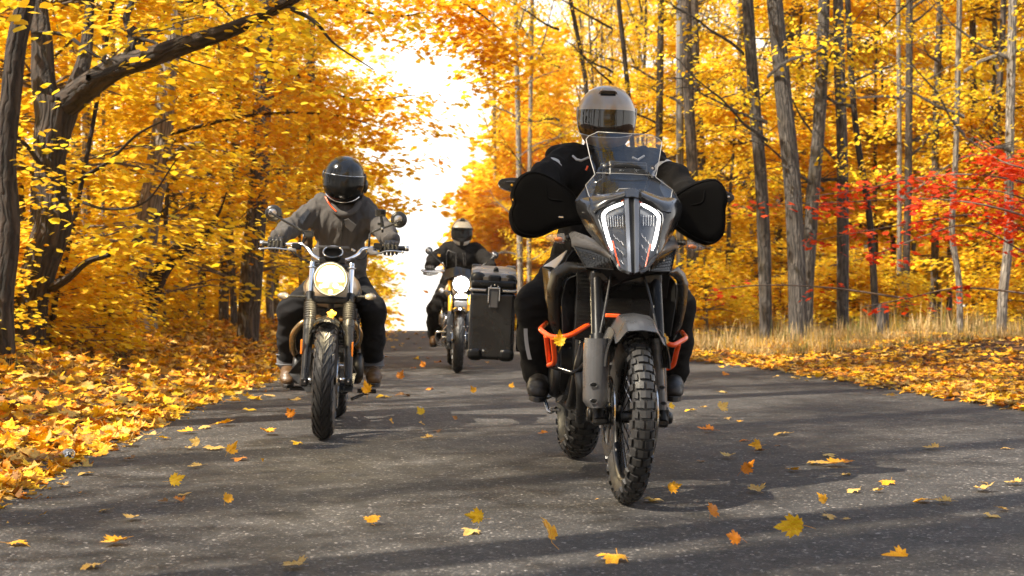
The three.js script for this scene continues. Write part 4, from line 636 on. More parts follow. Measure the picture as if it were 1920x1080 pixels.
// a figure sitting astride: J holds joints in the machine's axes
function rider(name, label, R, J, o) {
  const t = thing(name, label, 'person'); R.place(t);
  const { hipL, hipR, kneeL, kneeR, ankL, ankR, toeL, toeR, shL, shR, elL, elR, wrL, wrR, neck, head, gripL, gripR } = J, pelvis = mid(hipL, hipR), chest = mid(shL, shR).add(V(0, -0.09, 0.01)), waist = mid(pelvis, chest, 0.42);
  const body = [cap(pelvis, waist, 0.135, 0.125), cap(waist, chest, 0.125, 0.135), cap(shL, shR, 0.075, 0.075), cap(chest, neck, 0.10, 0.06), cap(neck, head, 0.058, 0.06), ell(head.clone().add(V(0, 0.0, 0.01)), [0.078, 0.108, 0.095]),
    cap(hipL, kneeL, 0.085, 0.058), cap(kneeL, ankL, 0.056, 0.038), cap(hipR, kneeR, 0.085, 0.058), cap(kneeR, ankR, 0.056, 0.038), cap(ankL, toeL.clone().add(V(0, 0.03, -0.03)), 0.036, 0.028), cap(ankR, toeR.clone().add(V(0, 0.03, -0.03)), 0.036, 0.028),
    cap(shL, elL, 0.052, 0.042), cap(elL, wrL, 0.042, 0.028), cap(shR, elR, 0.052, 0.042), cap(elR, wrR, 0.042, 0.028), cap(wrL, gripL.clone().add(V(0, 0.02, -0.02)), 0.026, 0.022), cap(wrR, gripR.clone().add(V(0, 0.02, -0.02)), 0.026, 0.022)];
  part('body', fieldMesh(body, 0.014, 0.03), M.skin, t);
  const sl = o.sleeve || [0.075, 0.060, 0.048], bulk = o.bulk || 1;
  const jac = [cap(pelvis.clone().add(V(-0.075, 0.06, 0)), pelvis.clone().add(V(0.075, 0.06, 0)), 0.122 * bulk, 0.122 * bulk, 0.05), cap(pelvis.clone().add(V(0, 0.06, 0)), waist, 0.155 * bulk, 0.150 * bulk, 0.06), cap(waist.clone().add(V(-0.05, 0, 0)), waist.clone().add(V(0.05, 0, 0)), 0.125 * bulk, 0.125 * bulk, 0.06), cap(waist, chest, 0.150 * bulk, 0.165 * bulk, 0.06), cap(chest.clone().add(V(-0.09, 0, 0)), chest.clone().add(V(0.09, 0, 0)), 0.125 * bulk, 0.125 * bulk, 0.06), cap(shL.clone().add(V(-0.02, -0.005, 0)), shR.clone().add(V(0.02, -0.005, 0)), 0.085, 0.085, 0.05), cap(mid(shL, shR).add(V(0, 0.01, 0)), neck, 0.11, 0.075, 0.05),
    cap(shL, elL, sl[0] + 0.008, sl[1] + 0.004, 0.045), cap(elL, wrL, sl[1], sl[2], 0.04), cap(shR, elR, sl[0] + 0.008, sl[1] + 0.004, 0.045), cap(elR, wrR, sl[1], sl[2], 0.04)];
  const jk = part('jacket', fieldMesh(jac, 0.0095, 0.045, folds(o.fold || 0.010, o.foldF || [7, 9, 7], o.seed || 1)), o.jacket, t);
  const tw = o.leg || [0.105, 0.080, 0.066];
  const tro = [cap(pelvis.clone().add(V(-0.06, 0.02, 0)), pelvis.clone().add(V(0.06, 0.02, 0)), 0.125, 0.125, 0.05), cap(hipL, kneeL, tw[0], tw[1], 0.05), cap(kneeL, mid(kneeL, ankL, 0.5), tw[1], tw[1] * 0.97, 0.05), cap(mid(kneeL, ankL, 0.5), mid(kneeL, ankL, 0.92), tw[1] * 0.97, tw[2], 0.04), cap(hipR, kneeR, tw[0], tw[1], 0.05), cap(kneeR, mid(kneeR, ankR, 0.5), tw[1], tw[1] * 0.97, 0.05), cap(mid(kneeR, ankR, 0.5), mid(kneeR, ankR, 0.92), tw[1] * 0.97, tw[2], 0.04)];
  part('trousers', fieldMesh(tro, 0.0105, 0.045, folds(0.010, [6, 12, 6], (o.seed || 1) + 3)), o.trousers, t);
  boot(V(ankL.x, ankL.y - 0.085, ankL.z - 0.03), toeL, ankL, 0, o.boots, o.soles || M.rubber, t); boot(V(ankR.x, ankR.y - 0.085, ankR.z - 0.03), toeR, ankR, 0, o.boots, o.soles || M.rubber, t);
  part('glove', gloveGeo(gripL, 1, wrL), o.gloves || M.leatherBlack, t); part('glove', gloveGeo(gripR, -1, wrR), o.gloves || M.leatherBlack, t);
  t.userData.jk = undefined; delete t.userData.jk; return { t, jk };
}
function helmetFn(s) { // a helmet as a radius over direction; lon 0 = ahead, lat up
  return (lon, lat, k = 0) => {
    const cl = Math.cos(lat), y = Math.sin(lat), f = Math.cos(lon) * cl, x = Math.sin(lon) * cl;
    const ry = y > 0 ? s.top : s.low, rz = f > 0 ? lerp(s.front, s.chin, sstep(0.05, -0.75, y)) : s.back, rx = s.side * lerp(1, 0.90, sstep(-0.1, -0.95, y)), e = s.e || 2.25;
    const q = Math.pow(Math.pow(Math.abs(x) / rx, e) + Math.pow(Math.abs(y) / ry, e) + Math.pow(Math.abs(f) / rz, e), -1 / e) + k; return V(x * q, y * q, f * q);
  };
}
function helmetSheet(H, lon0, lon1, lat0, lat1, k, th, nu = 40, nv = 18) { return shell((u, v) => H(typeof lon0 === 'function' ? lerp(lon0(v), lon1(v), u) : lerp(lon0, lon1, u), lerp(typeof lat0 === 'function' ? lat0(u) : lat0, typeof lat1 === 'function' ? lat1(u) : lat1, 1 - v), typeof k === 'function' ? k(u, v) : k), nu, nv, th, 0.9); }
// ---------------------------------------------------------------- the nearest machine: a tall adventure motorcycle
const R1 = rig(0.452, 5.53, 4.6, 2.6);
{
  const { at, pl } = R1, t = R1.place(thing('motorcycle', 'large black adventure motorcycle with clear windscreen, orange crash bars and knobby tyre, nearest the camera', 'motorcycle', null, 'motorcycles riding along the road'));
  const AX = 0.345;
  wheel(t, 'front_wheel', { R: 0.336, w: 0.043, h: 0.055, rim: 0.262, tread: 'knobby', spokes: 36, discs: [-1, 1], discR: 0.16, discX: 0.085 }, V(0, AX - 0.003, 0), 0.01);
  wheel(t, 'rear_wheel', { R: 0.322, w: 0.080, h: 0.080, rim: 0.232, tread: 'knobby' }, V(0, 0.330, -1.56));
  // fork, axle, calipers
  const hx = 0.122, forkTop = V(hx, 1.02, -0.30), forkLow = V(hx, AX + 0.0, 0.035), dirF = forkTop.clone().sub(forkLow);
  for (const s of [-1, 1]) {
    const A = (k, dx = 0, dz = 0) => V(s * (hx + dx), forkLow.y + dirF.y * k, forkLow.z + dirF.z * k + dz);
    const leg = part('fork_leg', [rod(A(0.30), A(1), 0.0285, 0.0285, 18), rod(A(-0.02), A(0.42), 0.026, 0.031, 18), latheY(A(0.38), 0.036, 0.06, dirF)], M.shroud, t); void leg;
    part('axle_clamp', [rbox(0.062, 0.085, 0.075, 0.014, s * hx, AX + 0.005, 0.01), latheX([[0, -0.012], [0.026, -0.012], [0.028, 0], [0.022, 0.014], [0, 0.014]], 18).translate(s * (hx + 0.036), AX, 0)], M.darkMetal, t);
    const cal = part('brake_caliper', [rbox(0.062, 0.085, 0.058, 0.014, s * 0.103, AX + 0.02, -0.125, 0.3), rbox(0.05, 0.06, 0.07, 0.016, s * 0.112, AX - 0.012, -0.10, 0.3), rod(V(s * 0.07, AX + 0.03, -0.10), V(s * 0.145, AX + 0.03, -0.10), 0.018, 0.018, 14), rod(V(s * 0.07, AX - 0.015, -0.11), V(s * 0.145, AX - 0.015, -0.11), 0.018, 0.018, 14)], M.engine, t); bolt(V(s * 0.150, AX + 0.03, -0.10), 0.012, cal, M.gold, V(s, 0, 0));
    part('brake_hose', tube([V(s * 0.11, AX + 0.05, -0.11), V(s * 0.13, AX + 0.22, -0.08), V(s * 0.10, AX + 0.42, -0.12), V(s * 0.05, 1.0, -0.25)], 0.005, 6, 24), M.rubber, t);
  }
  function latheY(p, r, l, d) { const a = p.clone(), b = p.clone().add(d.clone().setLength(l)); return rod(a, b, r, r, 18); }
  // fork guards: long moulded shields, with two slots each
  const guard = (Lp, Rp, z0, z1, slots) => {
    const zq = y => lerp(z0, z1, (y - 631) / 135), Lw = Lp.map(([x, y]) => at(x, y, zq(y))), Rw = Rp.map(([x, y]) => at(x, y, zq(y)));
    const g = part('fork_guard', shell((u, v) => { const a = polyAt(Lw, v), b = polyAt(Rw, v); return a.lerp(b, u).add(V(0, 0, 0.034 * (1 - Math.pow(Math.abs(2 * u - 1), 2.6)) - 0.03 * Math.max(0, 0.12 - u) / 0.12)); }, 18, 20, 0.004), M.fenderGrey, t);
    slots.forEach(([x, y, w]) => { const p = at(x, y, zq(y) + 0.037); part('slot', ball(0.0145 * w, p.x, p.y, p.z, 1, 0.62, 0.28, 14), M.darkPlastic, g); part('slot_rim', mv(new THREE.TorusGeometry(0.0145 * w, 0.0022, 6, 20), p.x, p.y, p.z + 0.003, 0, 0, 0, V(1, 0.64, 1)), M.fenderGrey, g); });
  };
  guard([[1100, 634], [1097, 668], [1096, 752], [1104, 763]], [[1140, 634], [1141, 665], [1138, 752], [1130, 764]], 0.07, 0.075, [[1113, 721.5, 1], [1113, 752, 1]]);
  guard([[1218, 634], [1222, 690], [1228, 760], [1231, 766]], [[1240, 634], [1243, 690], [1248, 764], [1247, 768]], 0.06, 0.065, [[1240, 726, 0.85], [1242.5, 756, 0.85]]);
  { // front mudguard: an arch with a flat crown and sloping cheeks that run out onto the guards
    const arc = (x, a, k) => V(x, AX + Math.cos(a) * k, Math.sin(a) * k);
    part('mudguard', shell((u, v) => { const x = lerp(-1, 1, u), a = lerp(0.56, -0.72, v), ax = Math.abs(x), drop = sstep(0.55, 1.0, ax) * 0.055, w = lerp(0.098, 0.090, v); return arc(x * w, a, 0.400 - drop - 0.012 * sstep(0.8, 1, v) + 0.012 * (1 - ax)); }, 28, 22, 0.004, 0.35), M.guardDark, t);
    for (const s of [-1, 1]) part('mudguard_cheek', shell((u, v) => { const a = lerp(0.34, -0.5, u); const top = arc(s * 0.094, a, 0.352); const bot = V(s * lerp(0.108, 0.128, v), AX + 0.20, lerp(0.14, -0.06, u)); return top.lerp(bot, v).add(V(s * 0.014 * Math.sin(v * Math.PI), 0, 0)); }, 12, 8, 0.004), M.guardDark, t);
  }
  // lower yoke, steering head, radiator and the dark mass behind the fork
  part('fork_yoke', [rbox(0.30, 0.055, 0.07, 0.016, 0, 0.90, -0.245), rbox(0.29, 0.035, 0.07, 0.012, 0, 1.05, -0.315), rod(V(0, 0.86, -0.27), V(0, 1.08, -0.36), 0.032)], M.darkMetal, t);
  part('orange_bracket', rbox(0.10, 0.016, 0.03, 0.004, -0.055, 0.742, -0.06), M.orange, t);
  part('radiator', [rbox(0.36, 0.30, 0.03, 0.008, 0, 0.78, -0.46), ...Array.from({ length: 16 }, (_, i) => rbox(0.33, 0.003, 0.036, 0.001, 0, 0.65 + i * 0.017, -0.46))], M.engine, t);
  part('engine', [rbox(0.30, 0.34, 0.36, 0.05, 0, 0.52, -0.80), rod(V(-0.20, 0.50, -0.82), V(0.20, 0.50, -0.82), 0.13, 0.13, 26), rbox(0.20, 0.18, 0.20, 0.03, 0, 0.72, -0.66, 0.5), rbox(0.24, 0.10, 0.5, 0.03, 0, 0.33, -0.82), latheX([[0, -0.02], [0.10, -0.02], [0.115, 0.0], [0.10, 0.03], [0, 0.035]], 30).translate(0.20, 0.46, -0.80), latheX([[0, -0.035], [0.10, -0.03], [0.115, 0.0], [0.10, 0.02], [0, 0.02]], 30).translate(-0.20, 0.46, -0.84)], M.engine, t);
  part('skid_plate', shell((u, v) => V(lerp(-0.17, 0.17, u), 0.27 + 0.18 * Math.pow(1 - v, 2) + 0.05 * Math.pow(Math.abs(2 * u - 1), 3), -0.55 - 0.5 * v), 12, 10, 0.004), M.darkMetal, t);
  part('exhaust_header', [tube([V(-0.10, 0.70, -0.54), V(-0.14, 0.52, -0.52), V(-0.15, 0.36, -0.62), V(-0.14, 0.32, -0.85)], 0.024, 12, 30), tube([V(0.06, 0.68, -0.54), V(0.09, 0.50, -0.53), V(0.11, 0.36, -0.62), V(0.12, 0.32, -0.85)], 0.022, 12, 30)], M.engine, t);
  part('down_tube', [bentTube([at(1085, 700, -0.50), at(1090, 728, -0.48), at(1088, 790, -0.56)], 0.022, 0.03, 10), bentTube([V(0.16, 0.66, -0.45), V(0.165, 0.45, -0.46), V(0.13, 0.31, -0.62)], 0.020, 0.03, 10)], M.darkMetal, t);
  part('frame', [rod(V(-0.10, 0.92, -0.42), V(-0.15, 0.50, -1.12), 0.018), rod(V(0.10, 0.92, -0.42), V(0.15, 0.50, -1.12), 0.018), rod(V(-0.13, 0.80, -1.1), V(-0.12, 0.93, -1.70), 0.014), rod(V(0.13, 0.80, -1.1), V(0.12, 0.93, -1.70), 0.014), rod(V(-0.12, 0.40, -1.05), V(-0.11, 0.335, -1.56), 0.032, 0.026), rod(V(0.12, 0.40, -1.05), V(0.11, 0.335, -1.56), 0.032, 0.026), rod(V(-0.15, 0.33, -1.56), V(0.15, 0.33, -1.56), 0.016)], M.darkMetal, t);
  part('seat', pillow(smoothPts([V(-0.11, 0, -0.98), V(0.11, 0, -0.98), V(0.16, 0, -1.3), V(0.14, 0, -1.75), V(-0.14, 0, -1.75), V(-0.16, 0, -1.3)].map(p => V(p.x, -p.z, 0)), 40), 0.05, 0.06).rotateX(-Math.PI / 2).translate(0, 0.87, 0), M.leatherBlack, t);
  // headlamp ------------------------------------------------
  const zl = (x, y) => -0.075 - 0.10 * clamp((508 - y) / 140) - 0.00055 * Math.abs(x - 1185);      // the face of the lamp slopes back and to the sides
  const q = (x, y, k = 0) => at(x, y, zl(x, y) + k);
  const hl = new THREE.Group(); hl.name = 'headlight'; t.add(hl);
  const Lh = [[1169, 374], [1141, 384], [1126, 395], [1121, 408], [1128, 432], [1143, 474], [1162, 505], [1178, 511]], Rh = [[1200, 376], [1230, 391], [1242, 402], [1242.5, 412], [1238, 440], [1231, 476], [1210, 504], [1198, 511]];
  part('bowl', [slab(Lh.map(p => q(p[0], p[1], -0.035)), 0.012, V(0, 0, 1)), slab(Rh.map(p => q(p[0], p[1], -0.035)), 0.012, V(0, 0, 1))], std({ color: C(0.045, 0.047, 0.052), metalness: 0.3, roughness: 0.45, roughnessMap: smudgeR }), hl);
  { const ribs = []; const bowlRib = (x0, y0, x1, y1) => ribs.push(rod(q(x0, y0, -0.026), q(x1, y1, -0.026), 0.0022, 0.0022, 6)); for (let i = 0; i < 7; i++) bowlRib(1140 + i * 4.6, 404 + (i % 2) * 2, 1141.5 + i * 4.4, 426); for (let i = 0; i < 5; i++) bowlRib(1206 + i * 5, 404, 1206.5 + i * 4.6, 424); for (let i = 0; i < 9; i++) bowlRib(1150 + (i % 3) * 7, 440 + i * 6, 1156 + (i % 3) * 6.5, 448 + i * 6); for (let i = 0; i < 8; i++) bowlRib(1203 + (i % 3) * 6, 438 + i * 7, 1206 + (i % 3) * 6, 446 + i * 7); part('reflector_rib', ribs, M.reflector, hl).userData.kind = 'stuff'; }
  const strip = (pts, w) => { const c = new THREE.CatmullRomCurve3(pts.map(p => q(p[0], p[1], 0.0)), false, 'centripetal').getPoints(40); return sweep(c, c.map((_, i) => w * (i < 2 || i > 38 ? 0.6 : 1)), 10); };
  const DL = [[1168, 381.5], [1150, 388], [1136, 396], [1131, 404], [1132.5, 416], [1139, 442], [1147.5, 468]], DR = [[1202, 382.5], [1220, 391.5], [1232, 401], [1235.5, 409], [1234.5, 420], [1229.5, 445], [1223, 469]];
  part('light_strip', strip(DL, 0.0072), M.lamp, hl); part('light_strip', strip(DR, 0.0072), M.lamp, hl);
  const line = (a, r = 0.003, m = M.orange, n = 'accent_line') => part(n, sweep(a.map(p => q(p[0], p[1], 0.004)), a.map(() => r), 6), m, hl);
  line([[1149, 452], [1156, 482], [1163, 505]]); line([[1219.5, 458], [1214, 485], [1209.5, 504]]); line([[1169.5, 375], [1165, 377]], 0.004); line([[1199, 377], [1204, 378.5]], 0.004);
  part('lens', [shell((u, v) => { const a = polyAt(Lh.map(p => q(p[0], p[1], 0.012)), v), b = q(lerp(1170, 1180, v), lerp(374, 511, v), 0.02); return a.lerp(b, u); }, 10, 24), shell((u, v) => { const a = polyAt(Rh.map(p => q(p[0], p[1], 0.012)), v), b = q(lerp(1199, 1196, v), lerp(376, 511, v), 0.02); return a.lerp(b, u); }, 10, 24)], M.lensClear, hl);
  part('centre_bar', [slab(pl2([[1170.5, 369], [1179, 369], [1184, 511], [1177, 510]], 0.020), 0.03, V(0, 0, 1)), slab(pl2([[1189.5, 370], [1199, 370], [1198.5, 510], [1191.5, 511.5]], 0.020), 0.03, V(0, 0, 1))], std({ color: C(0.13, 0.14, 0.16), metalness: 0.6, roughness: 0.35 }), hl);
  part('centre_channel', slab(pl2([[1178, 369], [1190, 369], [1192.5, 512], [1183, 512]], 0.008), 0.03, V(0, 0, 1)), M.darkPlastic, hl);
  function pl2(a, k) { return a.map(p => q(p[0], p[1], k)); }
  const dl = new THREE.PointLight(C(1, 0.97, 0.92), 0.01); dl.position.copy(q(1185, 430, 0.12)); dl.castShadow = true; t.add(dl);
  // nose fairing around the lamp ------------------------------
  const nose = (inner, outer, zo) => shell((u, v) => { const a = polyAt(inner.map(p => q(p[0], p[1], 0.016)), v), b = polyAt(outer.map(p => at(p[0], p[1], p[2] ?? zo)), v), c = a.clone().lerp(b, u); c.z += 0.030 * Math.sin(u * Math.PI); return c; }, 14, 30, 0.006, 0.5);
  part('nose_fairing', [nose(Lh, [[1170, 357, -0.20], [1120, 366, -0.25], [1089, 372, -0.30], [1078, 380, -0.33], [1082, 398, -0.33], [1100, 432, -0.30], [1139, 478, -0.18], [1160, 510, -0.11], [1178, 513, -0.09]], -0.3), nose(Rh, [[1199, 357, -0.20], [1240, 372, -0.25], [1268, 374, -0.30], [1279, 387, -0.33], [1273, 408, -0.33], [1255, 447, -0.30], [1231, 478, -0.18], [1211, 508, -0.11], [1198, 513, -0.09]], -0.3)], M.gloss, t);
  part('brow', shell((u, v) => { const T = [[1104, 372], [1118, 384], [1150, 370], [1163, 358], [1186, 354], [1207, 360], [1220, 372], [1251, 394], [1262, 380]], B = [[1112, 400], [1130, 391], [1158, 377], [1170, 372], [1186, 370], [1200, 374], [1216, 381], [1240, 398], [1258, 400]]; const a = polyAt(T.map(p => at(p[0], p[1], zl(p[0], p[1]) - 0.02)), u), b = polyAt(B.map(p => q(p[0], p[1], 0.022)), u); return a.lerp(b, v); }, 40, 6, 0.006), M.gloss, t);
  for (const [pts, n] of [[[[1078, 376, -0.33], [1097, 350, -0.37], [1112, 330, -0.42], [1120, 345, -0.40], [1106, 380, -0.31]], 0], [[[1279, 383, -0.33], [1263, 356, -0.37], [1240, 335, -0.42], [1236, 350, -0.40], [1254, 388, -0.31]], 1]]) part('fairing_wing', slab(pts.map(p => at(...p)), 0.012, V(0, 0, 1)), M.gloss, t);
  // windscreen ------------------------------------------------
  const zs = (x, y) => { const v = (y - 247) / 145; return -0.44 + 0.26 * clamp(v) - 0.000016 * (x - 1178) * (x - 1178); };
  const w3 = a => a.map(([x, y]) => at(x, y, zs(x, y)));
  const dens = a => { const o = []; for (let i = 0; i < a.length - 1; i++) for (let k = 0; k < 6; k++) { const t2 = k / 6; o.push([lerp(a[i][0], a[i + 1][0], t2), lerp(a[i][1], a[i + 1][1], t2)]); } o.push(a[a.length - 1]); return o; };
  const sT = dens([[1099, 261], [1104, 255], [1121, 247], [1221, 252.5], [1236, 260], [1241.5, 266]]), sL = dens([[1099, 261], [1107, 298], [1115.5, 327], [1098, 347], [1104, 366], [1113, 383]]), sB = dens([[1113, 383], [1118, 385], [1149, 367], [1161, 354], [1186, 353], [1208, 358], [1217, 369], [1248, 391], [1253, 391]]), sR = dens([[1241.5, 266], [1236, 300], [1229.5, 332], [1261, 356], [1258, 372], [1253, 391]]);
  const scr = part('windscreen', shell(coons(w3(sT), w3(sB), w3(sL), w3(sR)), 40, 40), M.screen, t);
  const loop = [...sT, ...sR.slice(1), ...sB.slice(0, -1).reverse(), ...sL.slice(1, -1).reverse()]; part('screen_edge', sweep([...w3(loop), w3(loop)[0]], Array(loop.length + 1).fill(0.0018), 6, false), M.screenEdge, scr);
  part('screen_seam', sweep(w3(dens([[1118, 324], [1186, 326], [1228, 329]])).map(p => p.add(V(0, 0, 0.002))), Array(13).fill(0.0012), 5), M.screenEdge, scr);
  for (const [x, y] of [[1133, 310.5], [1223.5, 315.5], [1122.5, 366.5], [1242, 373]]) { const p = at(x, y, zs(x, y) + 0.004); part('screen_grommet', mv(new THREE.TorusGeometry(0.009, 0.003, 8, 18), p.x, p.y, p.z), M.rubber, scr); bolt(p, 0.0065, scr, M.steel); }
  part('screen_bracket', [bentTube([V(-0.08, 1.20, -0.42), at(1133, 310, zs(1133, 310) - 0.015)], 0.007, 0.01, 6), bentTube([V(0.08, 1.20, -0.42), at(1223, 315, zs(1223, 315) - 0.015)], 0.007, 0.01, 6), rbox(0.2, 0.016, 0.02, 0.004, 0, at(1180, 312, -0.42).y, -0.43)], M.darkPlastic, t);
  part('dashboard', [rbox(0.17, 0.105, 0.02, 0.01, at(1178, 325, -0.46).x, at(1178, 322, -0.46).y, -0.47, -0.5), rbox(0.26, 0.03, 0.14, 0.01, 0, 1.19, -0.42)], M.darkPlastic, t);
  part('head_cowl', slab(pl(-0.46, [1100, 372], [1112, 345], [1135, 330], [1225, 333], [1246, 350], [1262, 376], [1240, 420], [1120, 420]), 0.02, V(0, 0, 1)), M.darkPlastic, t);
  // shoulders with cornering lamps ---------------------------
  const shoulder = (top, bot) => shell((u, v) => { const a = polyAt(top.map(p => at(...p)), u), b = polyAt(bot.map(p => at(...p)), u), c = a.lerp(b, v); c.z += 0.025 * Math.sin(v * Math.PI); return c; }, 16, 10, 0.006);
  part('shoulder_panel', shoulder([[1068, 440, -0.42], [1076, 435, -0.40], [1100, 444, -0.32], [1124, 458, -0.24], [1144, 478, -0.15]], [[1074, 462, -0.36], [1084, 462, -0.33], [1105, 468, -0.27], [1128, 476, -0.20], [1145, 487, -0.14]]), M.satin, t);
  part('shoulder_panel', shoulder([[1231, 474, -0.15], [1240, 460, -0.22], [1251, 446, -0.32], [1262, 443, -0.38], [1268, 455, -0.42]], [[1226, 486, -0.14], [1236, 479, -0.19], [1252, 471, -0.26], [1262, 467, -0.32], [1268, 470, -0.38]]), M.satin, t);
  for (const pts of [[[1075, 461, -0.33], [1105, 468, -0.25], [1143, 485, -0.13], [1151, 506, -0.12], [1098, 501, -0.24]], [[1267, 467, -0.33], [1252, 471, -0.26], [1227, 485, -0.13], [1220, 508, -0.12], [1258, 509, -0.24]]]) {
    const P = pts.map(p => at(...p)), cl = part('cornering_lamp', slab(P, 0.012, V(0, 0, 1)), M.gloss_black, t), c = P.reduce((a, p) => a.add(p), V()).divideScalar(P.length);
    part('lamp_rim', sweep([...P, P[0]].map(p => p.clone().add(V(0, 0, 0.003))), Array(P.length + 1).fill(0.003), 6), M.darkPlastic, cl);
    const hex = []; for (let i = -4; i <= 4; i++) for (let j = -2; j <= 2; j++) { const a = P[4].clone().lerp(P[3], (i + 4.5) / 9), b = P[0].clone().lerp(P[2], (i + 4.5) / 9), m = a.lerp(b, (j + 3) / 6.4); hex.push(mv(new THREE.TorusGeometry(0.007, 0.0012, 4, 6), m.x, m.y, m.z + 0.002)); } part('honeycomb', hex, M.darkMetal, cl).userData.kind = 'stuff';
    bolt(c.clone().add(V(0, -0.002, 0.004)), 0.005, cl, M.reflector);
  }
  part('chin_panel', slab([[1099, 503, -0.26], [1152, 508, -0.15], [1185, 514, -0.11], [1220, 510, -0.15], [1257, 510, -0.26], [1250, 560, -0.36], [1110, 560, -0.36]].map(p => at(...p)), 0.012, V(0, 0, 1)), M.darkPlastic, t);
  // side shrouds: two dark ribs that arch from the lamp out and down to the crash bars
  const rib = (outer, inner) => shell((u, v) => { const a = polyAt(outer.map(p => at(...p)), v), b = polyAt(inner.map(p => at(...p)), v); const c = a.lerp(b, u); c.z += 0.022 * Math.sin(Math.PI * u); return c; }, 10, 30, 0.007, 0.5);
  part('side_shroud', rib([[1098, 497, -0.27], [1062, 492, -0.40], [1036, 508, -0.48], [1028, 540, -0.52], [1031, 600, -0.56], [1040, 624, -0.56], [1050, 632, -0.55]], [[1102, 507, -0.25], [1076, 512, -0.36], [1056, 524, -0.42], [1049, 550, -0.46], [1052, 590, -0.50], [1053, 612, -0.52], [1054, 630, -0.53]]), M.shroud, t);
  part('side_shroud', rib([[1256, 508, -0.27], [1272, 500, -0.38], [1284, 512, -0.46], [1291, 532, -0.52], [1287, 575, -0.55], [1279, 610, -0.56], [1264, 638, -0.55]], [[1252, 514, -0.25], [1262, 519, -0.34], [1270, 528, -0.40], [1273, 545, -0.44], [1268, 585, -0.50], [1262, 612, -0.52], [1256, 634, -0.53]]), M.shroud, t);
  for (const [a, b] of [[[[1102, 507], [1062, 522], [1052, 560], [1054, 625]], [[1118, 512], [1100, 560], [1096, 600], [1092, 640]]], [[[1250, 514], [1266, 530], [1266, 570], [1256, 630]], [[1236, 512], [1240, 560], [1240, 600], [1236, 640]]]]) part('inner_shroud', shell((u, v) => polyAt(a.map(p => at(p[0], p[1], -0.46)), v).lerp(polyAt(b.map(p => at(p[0], p[1], -0.52)), v), u), 6, 12, 0.006), M.darkPlastic, t);
  // tank and its white and orange panel, seen on the left of the picture
  part('tank', shell((u, v) => { const a = (u - 0.5) * 2 * 1.9, z = lerp(-0.55, -1.02, v), w = lerp(0.235, 0.15, v), h = lerp(0.20, 0.13, v); return V(Math.sin(a) * w, 0.90 + Math.cos(a) * h, z); }, 28, 10, 0.004), M.plastic, t);
  part('white_panel', slab([[1018, 499, -0.66], [1040, 485, -0.60], [1062, 469, -0.52], [1053, 486, -0.52], [1040, 503, -0.54], [1033, 500, -0.60]].map(p => at(...p)), 0.006, V(-0.5, 0, 1)), M.whitePaint, t);
  part('tank_panel', slab([[1016, 500, -0.66], [1030, 507, -0.60], [1033, 545, -0.58], [1030, 590, -0.60], [1022, 560, -0.66]].map(p => at(...p)), 0.006, V(-0.5, 0, 1)), M.gloss_black, t);
  part('stripe', [slab([[1027, 508, -0.595], [1033, 510, -0.58], [1036, 545, -0.575], [1033, 548, -0.578]].map(p => at(...p)), 0.003, V(-0.3, 0, 1))], M.whitePaint, t);
  part('stripe', [slab([[1030, 538, -0.588], [1034, 549, -0.575], [1034, 562, -0.575], [1031, 560, -0.585]].map(p => at(...p)), 0.004, V(-0.3, 0, 1))], M.orange, t);
  // crash bars
  const cb = (a, r = 0.0115) => bentTube(a.map(p => at(...p)), r, 0.035, 10);
  part('crash_bar', [cb([[1108, 606, -0.46], [1066, 631, -0.40], [1034, 633, -0.44], [1012, 618, -0.54], [1024, 606, -0.72]]), cb([[1024, 630, -0.48], [1030, 684, -0.60]]), cb([[1036, 634, -0.43], [1041, 680, -0.50], [1029, 685, -0.60]]), cb([[1108, 607, -0.46], [1109, 640, -0.48]], 0.010)], M.orange, t);
  part('crash_bar', [cb([[1246, 642, -0.42], [1262, 648, -0.40], [1287, 634, -0.50], [1279, 623, -0.66]]), cb([[1272, 645, -0.44], [1262, 686, -0.52], [1247, 692, -0.52], [1246, 650, -0.46]]), cb([[1234, 556, -0.33], [1236, 590, -0.38]], 0.006)], M.orange, t);
  part('lower_bar', [cb([[1032, 686, -0.59], [1076, 700, -0.52], [1090, 690, -0.50], [1098, 680, -0.48]])], M.darkMetal, t);
  part('fork_reflector', slab(pl(-0.05, [1094.5, 643], [1097.5, 643], [1096.5, 683], [1093.5, 684]), 0.006, V(0, 0, 1)), M.amber, t);
  // indicators
  const signal = (tip, b0, b1, s0, s1, zz) => { const sg = new THREE.Group(); sg.name = 'indicator'; t.add(sg); const T = at(...tip, zz - 0.02), A = at(...b0, zz), B = at(...b1, zz), c = mid(A, B); part('lens', shell((u, v) => { const a = u * 6.2832, k = Math.sqrt(1 - Math.pow(v, 1.8)) * 0.999 + 0.001; const ce = c.clone().lerp(T, v), hh = A.clone().sub(B).multiplyScalar(0.5 * k); return ce.add(hh.multiplyScalar(Math.cos(a))).add(V(0, 0, 0.018 * k * Math.sin(a))); }, 18, 10), std({ color: C(0.85, 0.82, 0.78), roughness: 0.08, transmission: 0.92, thickness: 0 }), sg); part('bulb', ball(0.015, c.clone().lerp(T, 0.3).x, c.clone().lerp(T, 0.3).y - 0.004, c.z, 1.3, 0.7, 0.7), M.amber, sg); part('stalk', [rod(at(...s0, zz), at(...s1, zz - 0.03), 0.009, 0.011, 10), ...[0.15, 0.35, 0.55, 0.75].map(k => { const p = at(...s0, zz).lerp(at(...s1, zz - 0.03), k); return latheX([[0, -0.002], [0.0125, -0.002], [0.0125, 0.002], [0, 0.002]], 12).translate(p.x, p.y, p.z); })], M.rubber, sg); };
  signal([1021.5, 445.5], [1058, 438], [1058, 457], [1059, 446], [1088, 445], -0.40); signal([1322, 465], [1287.5, 450], [1287, 468], [1286, 456], [1258, 454], -0.40);
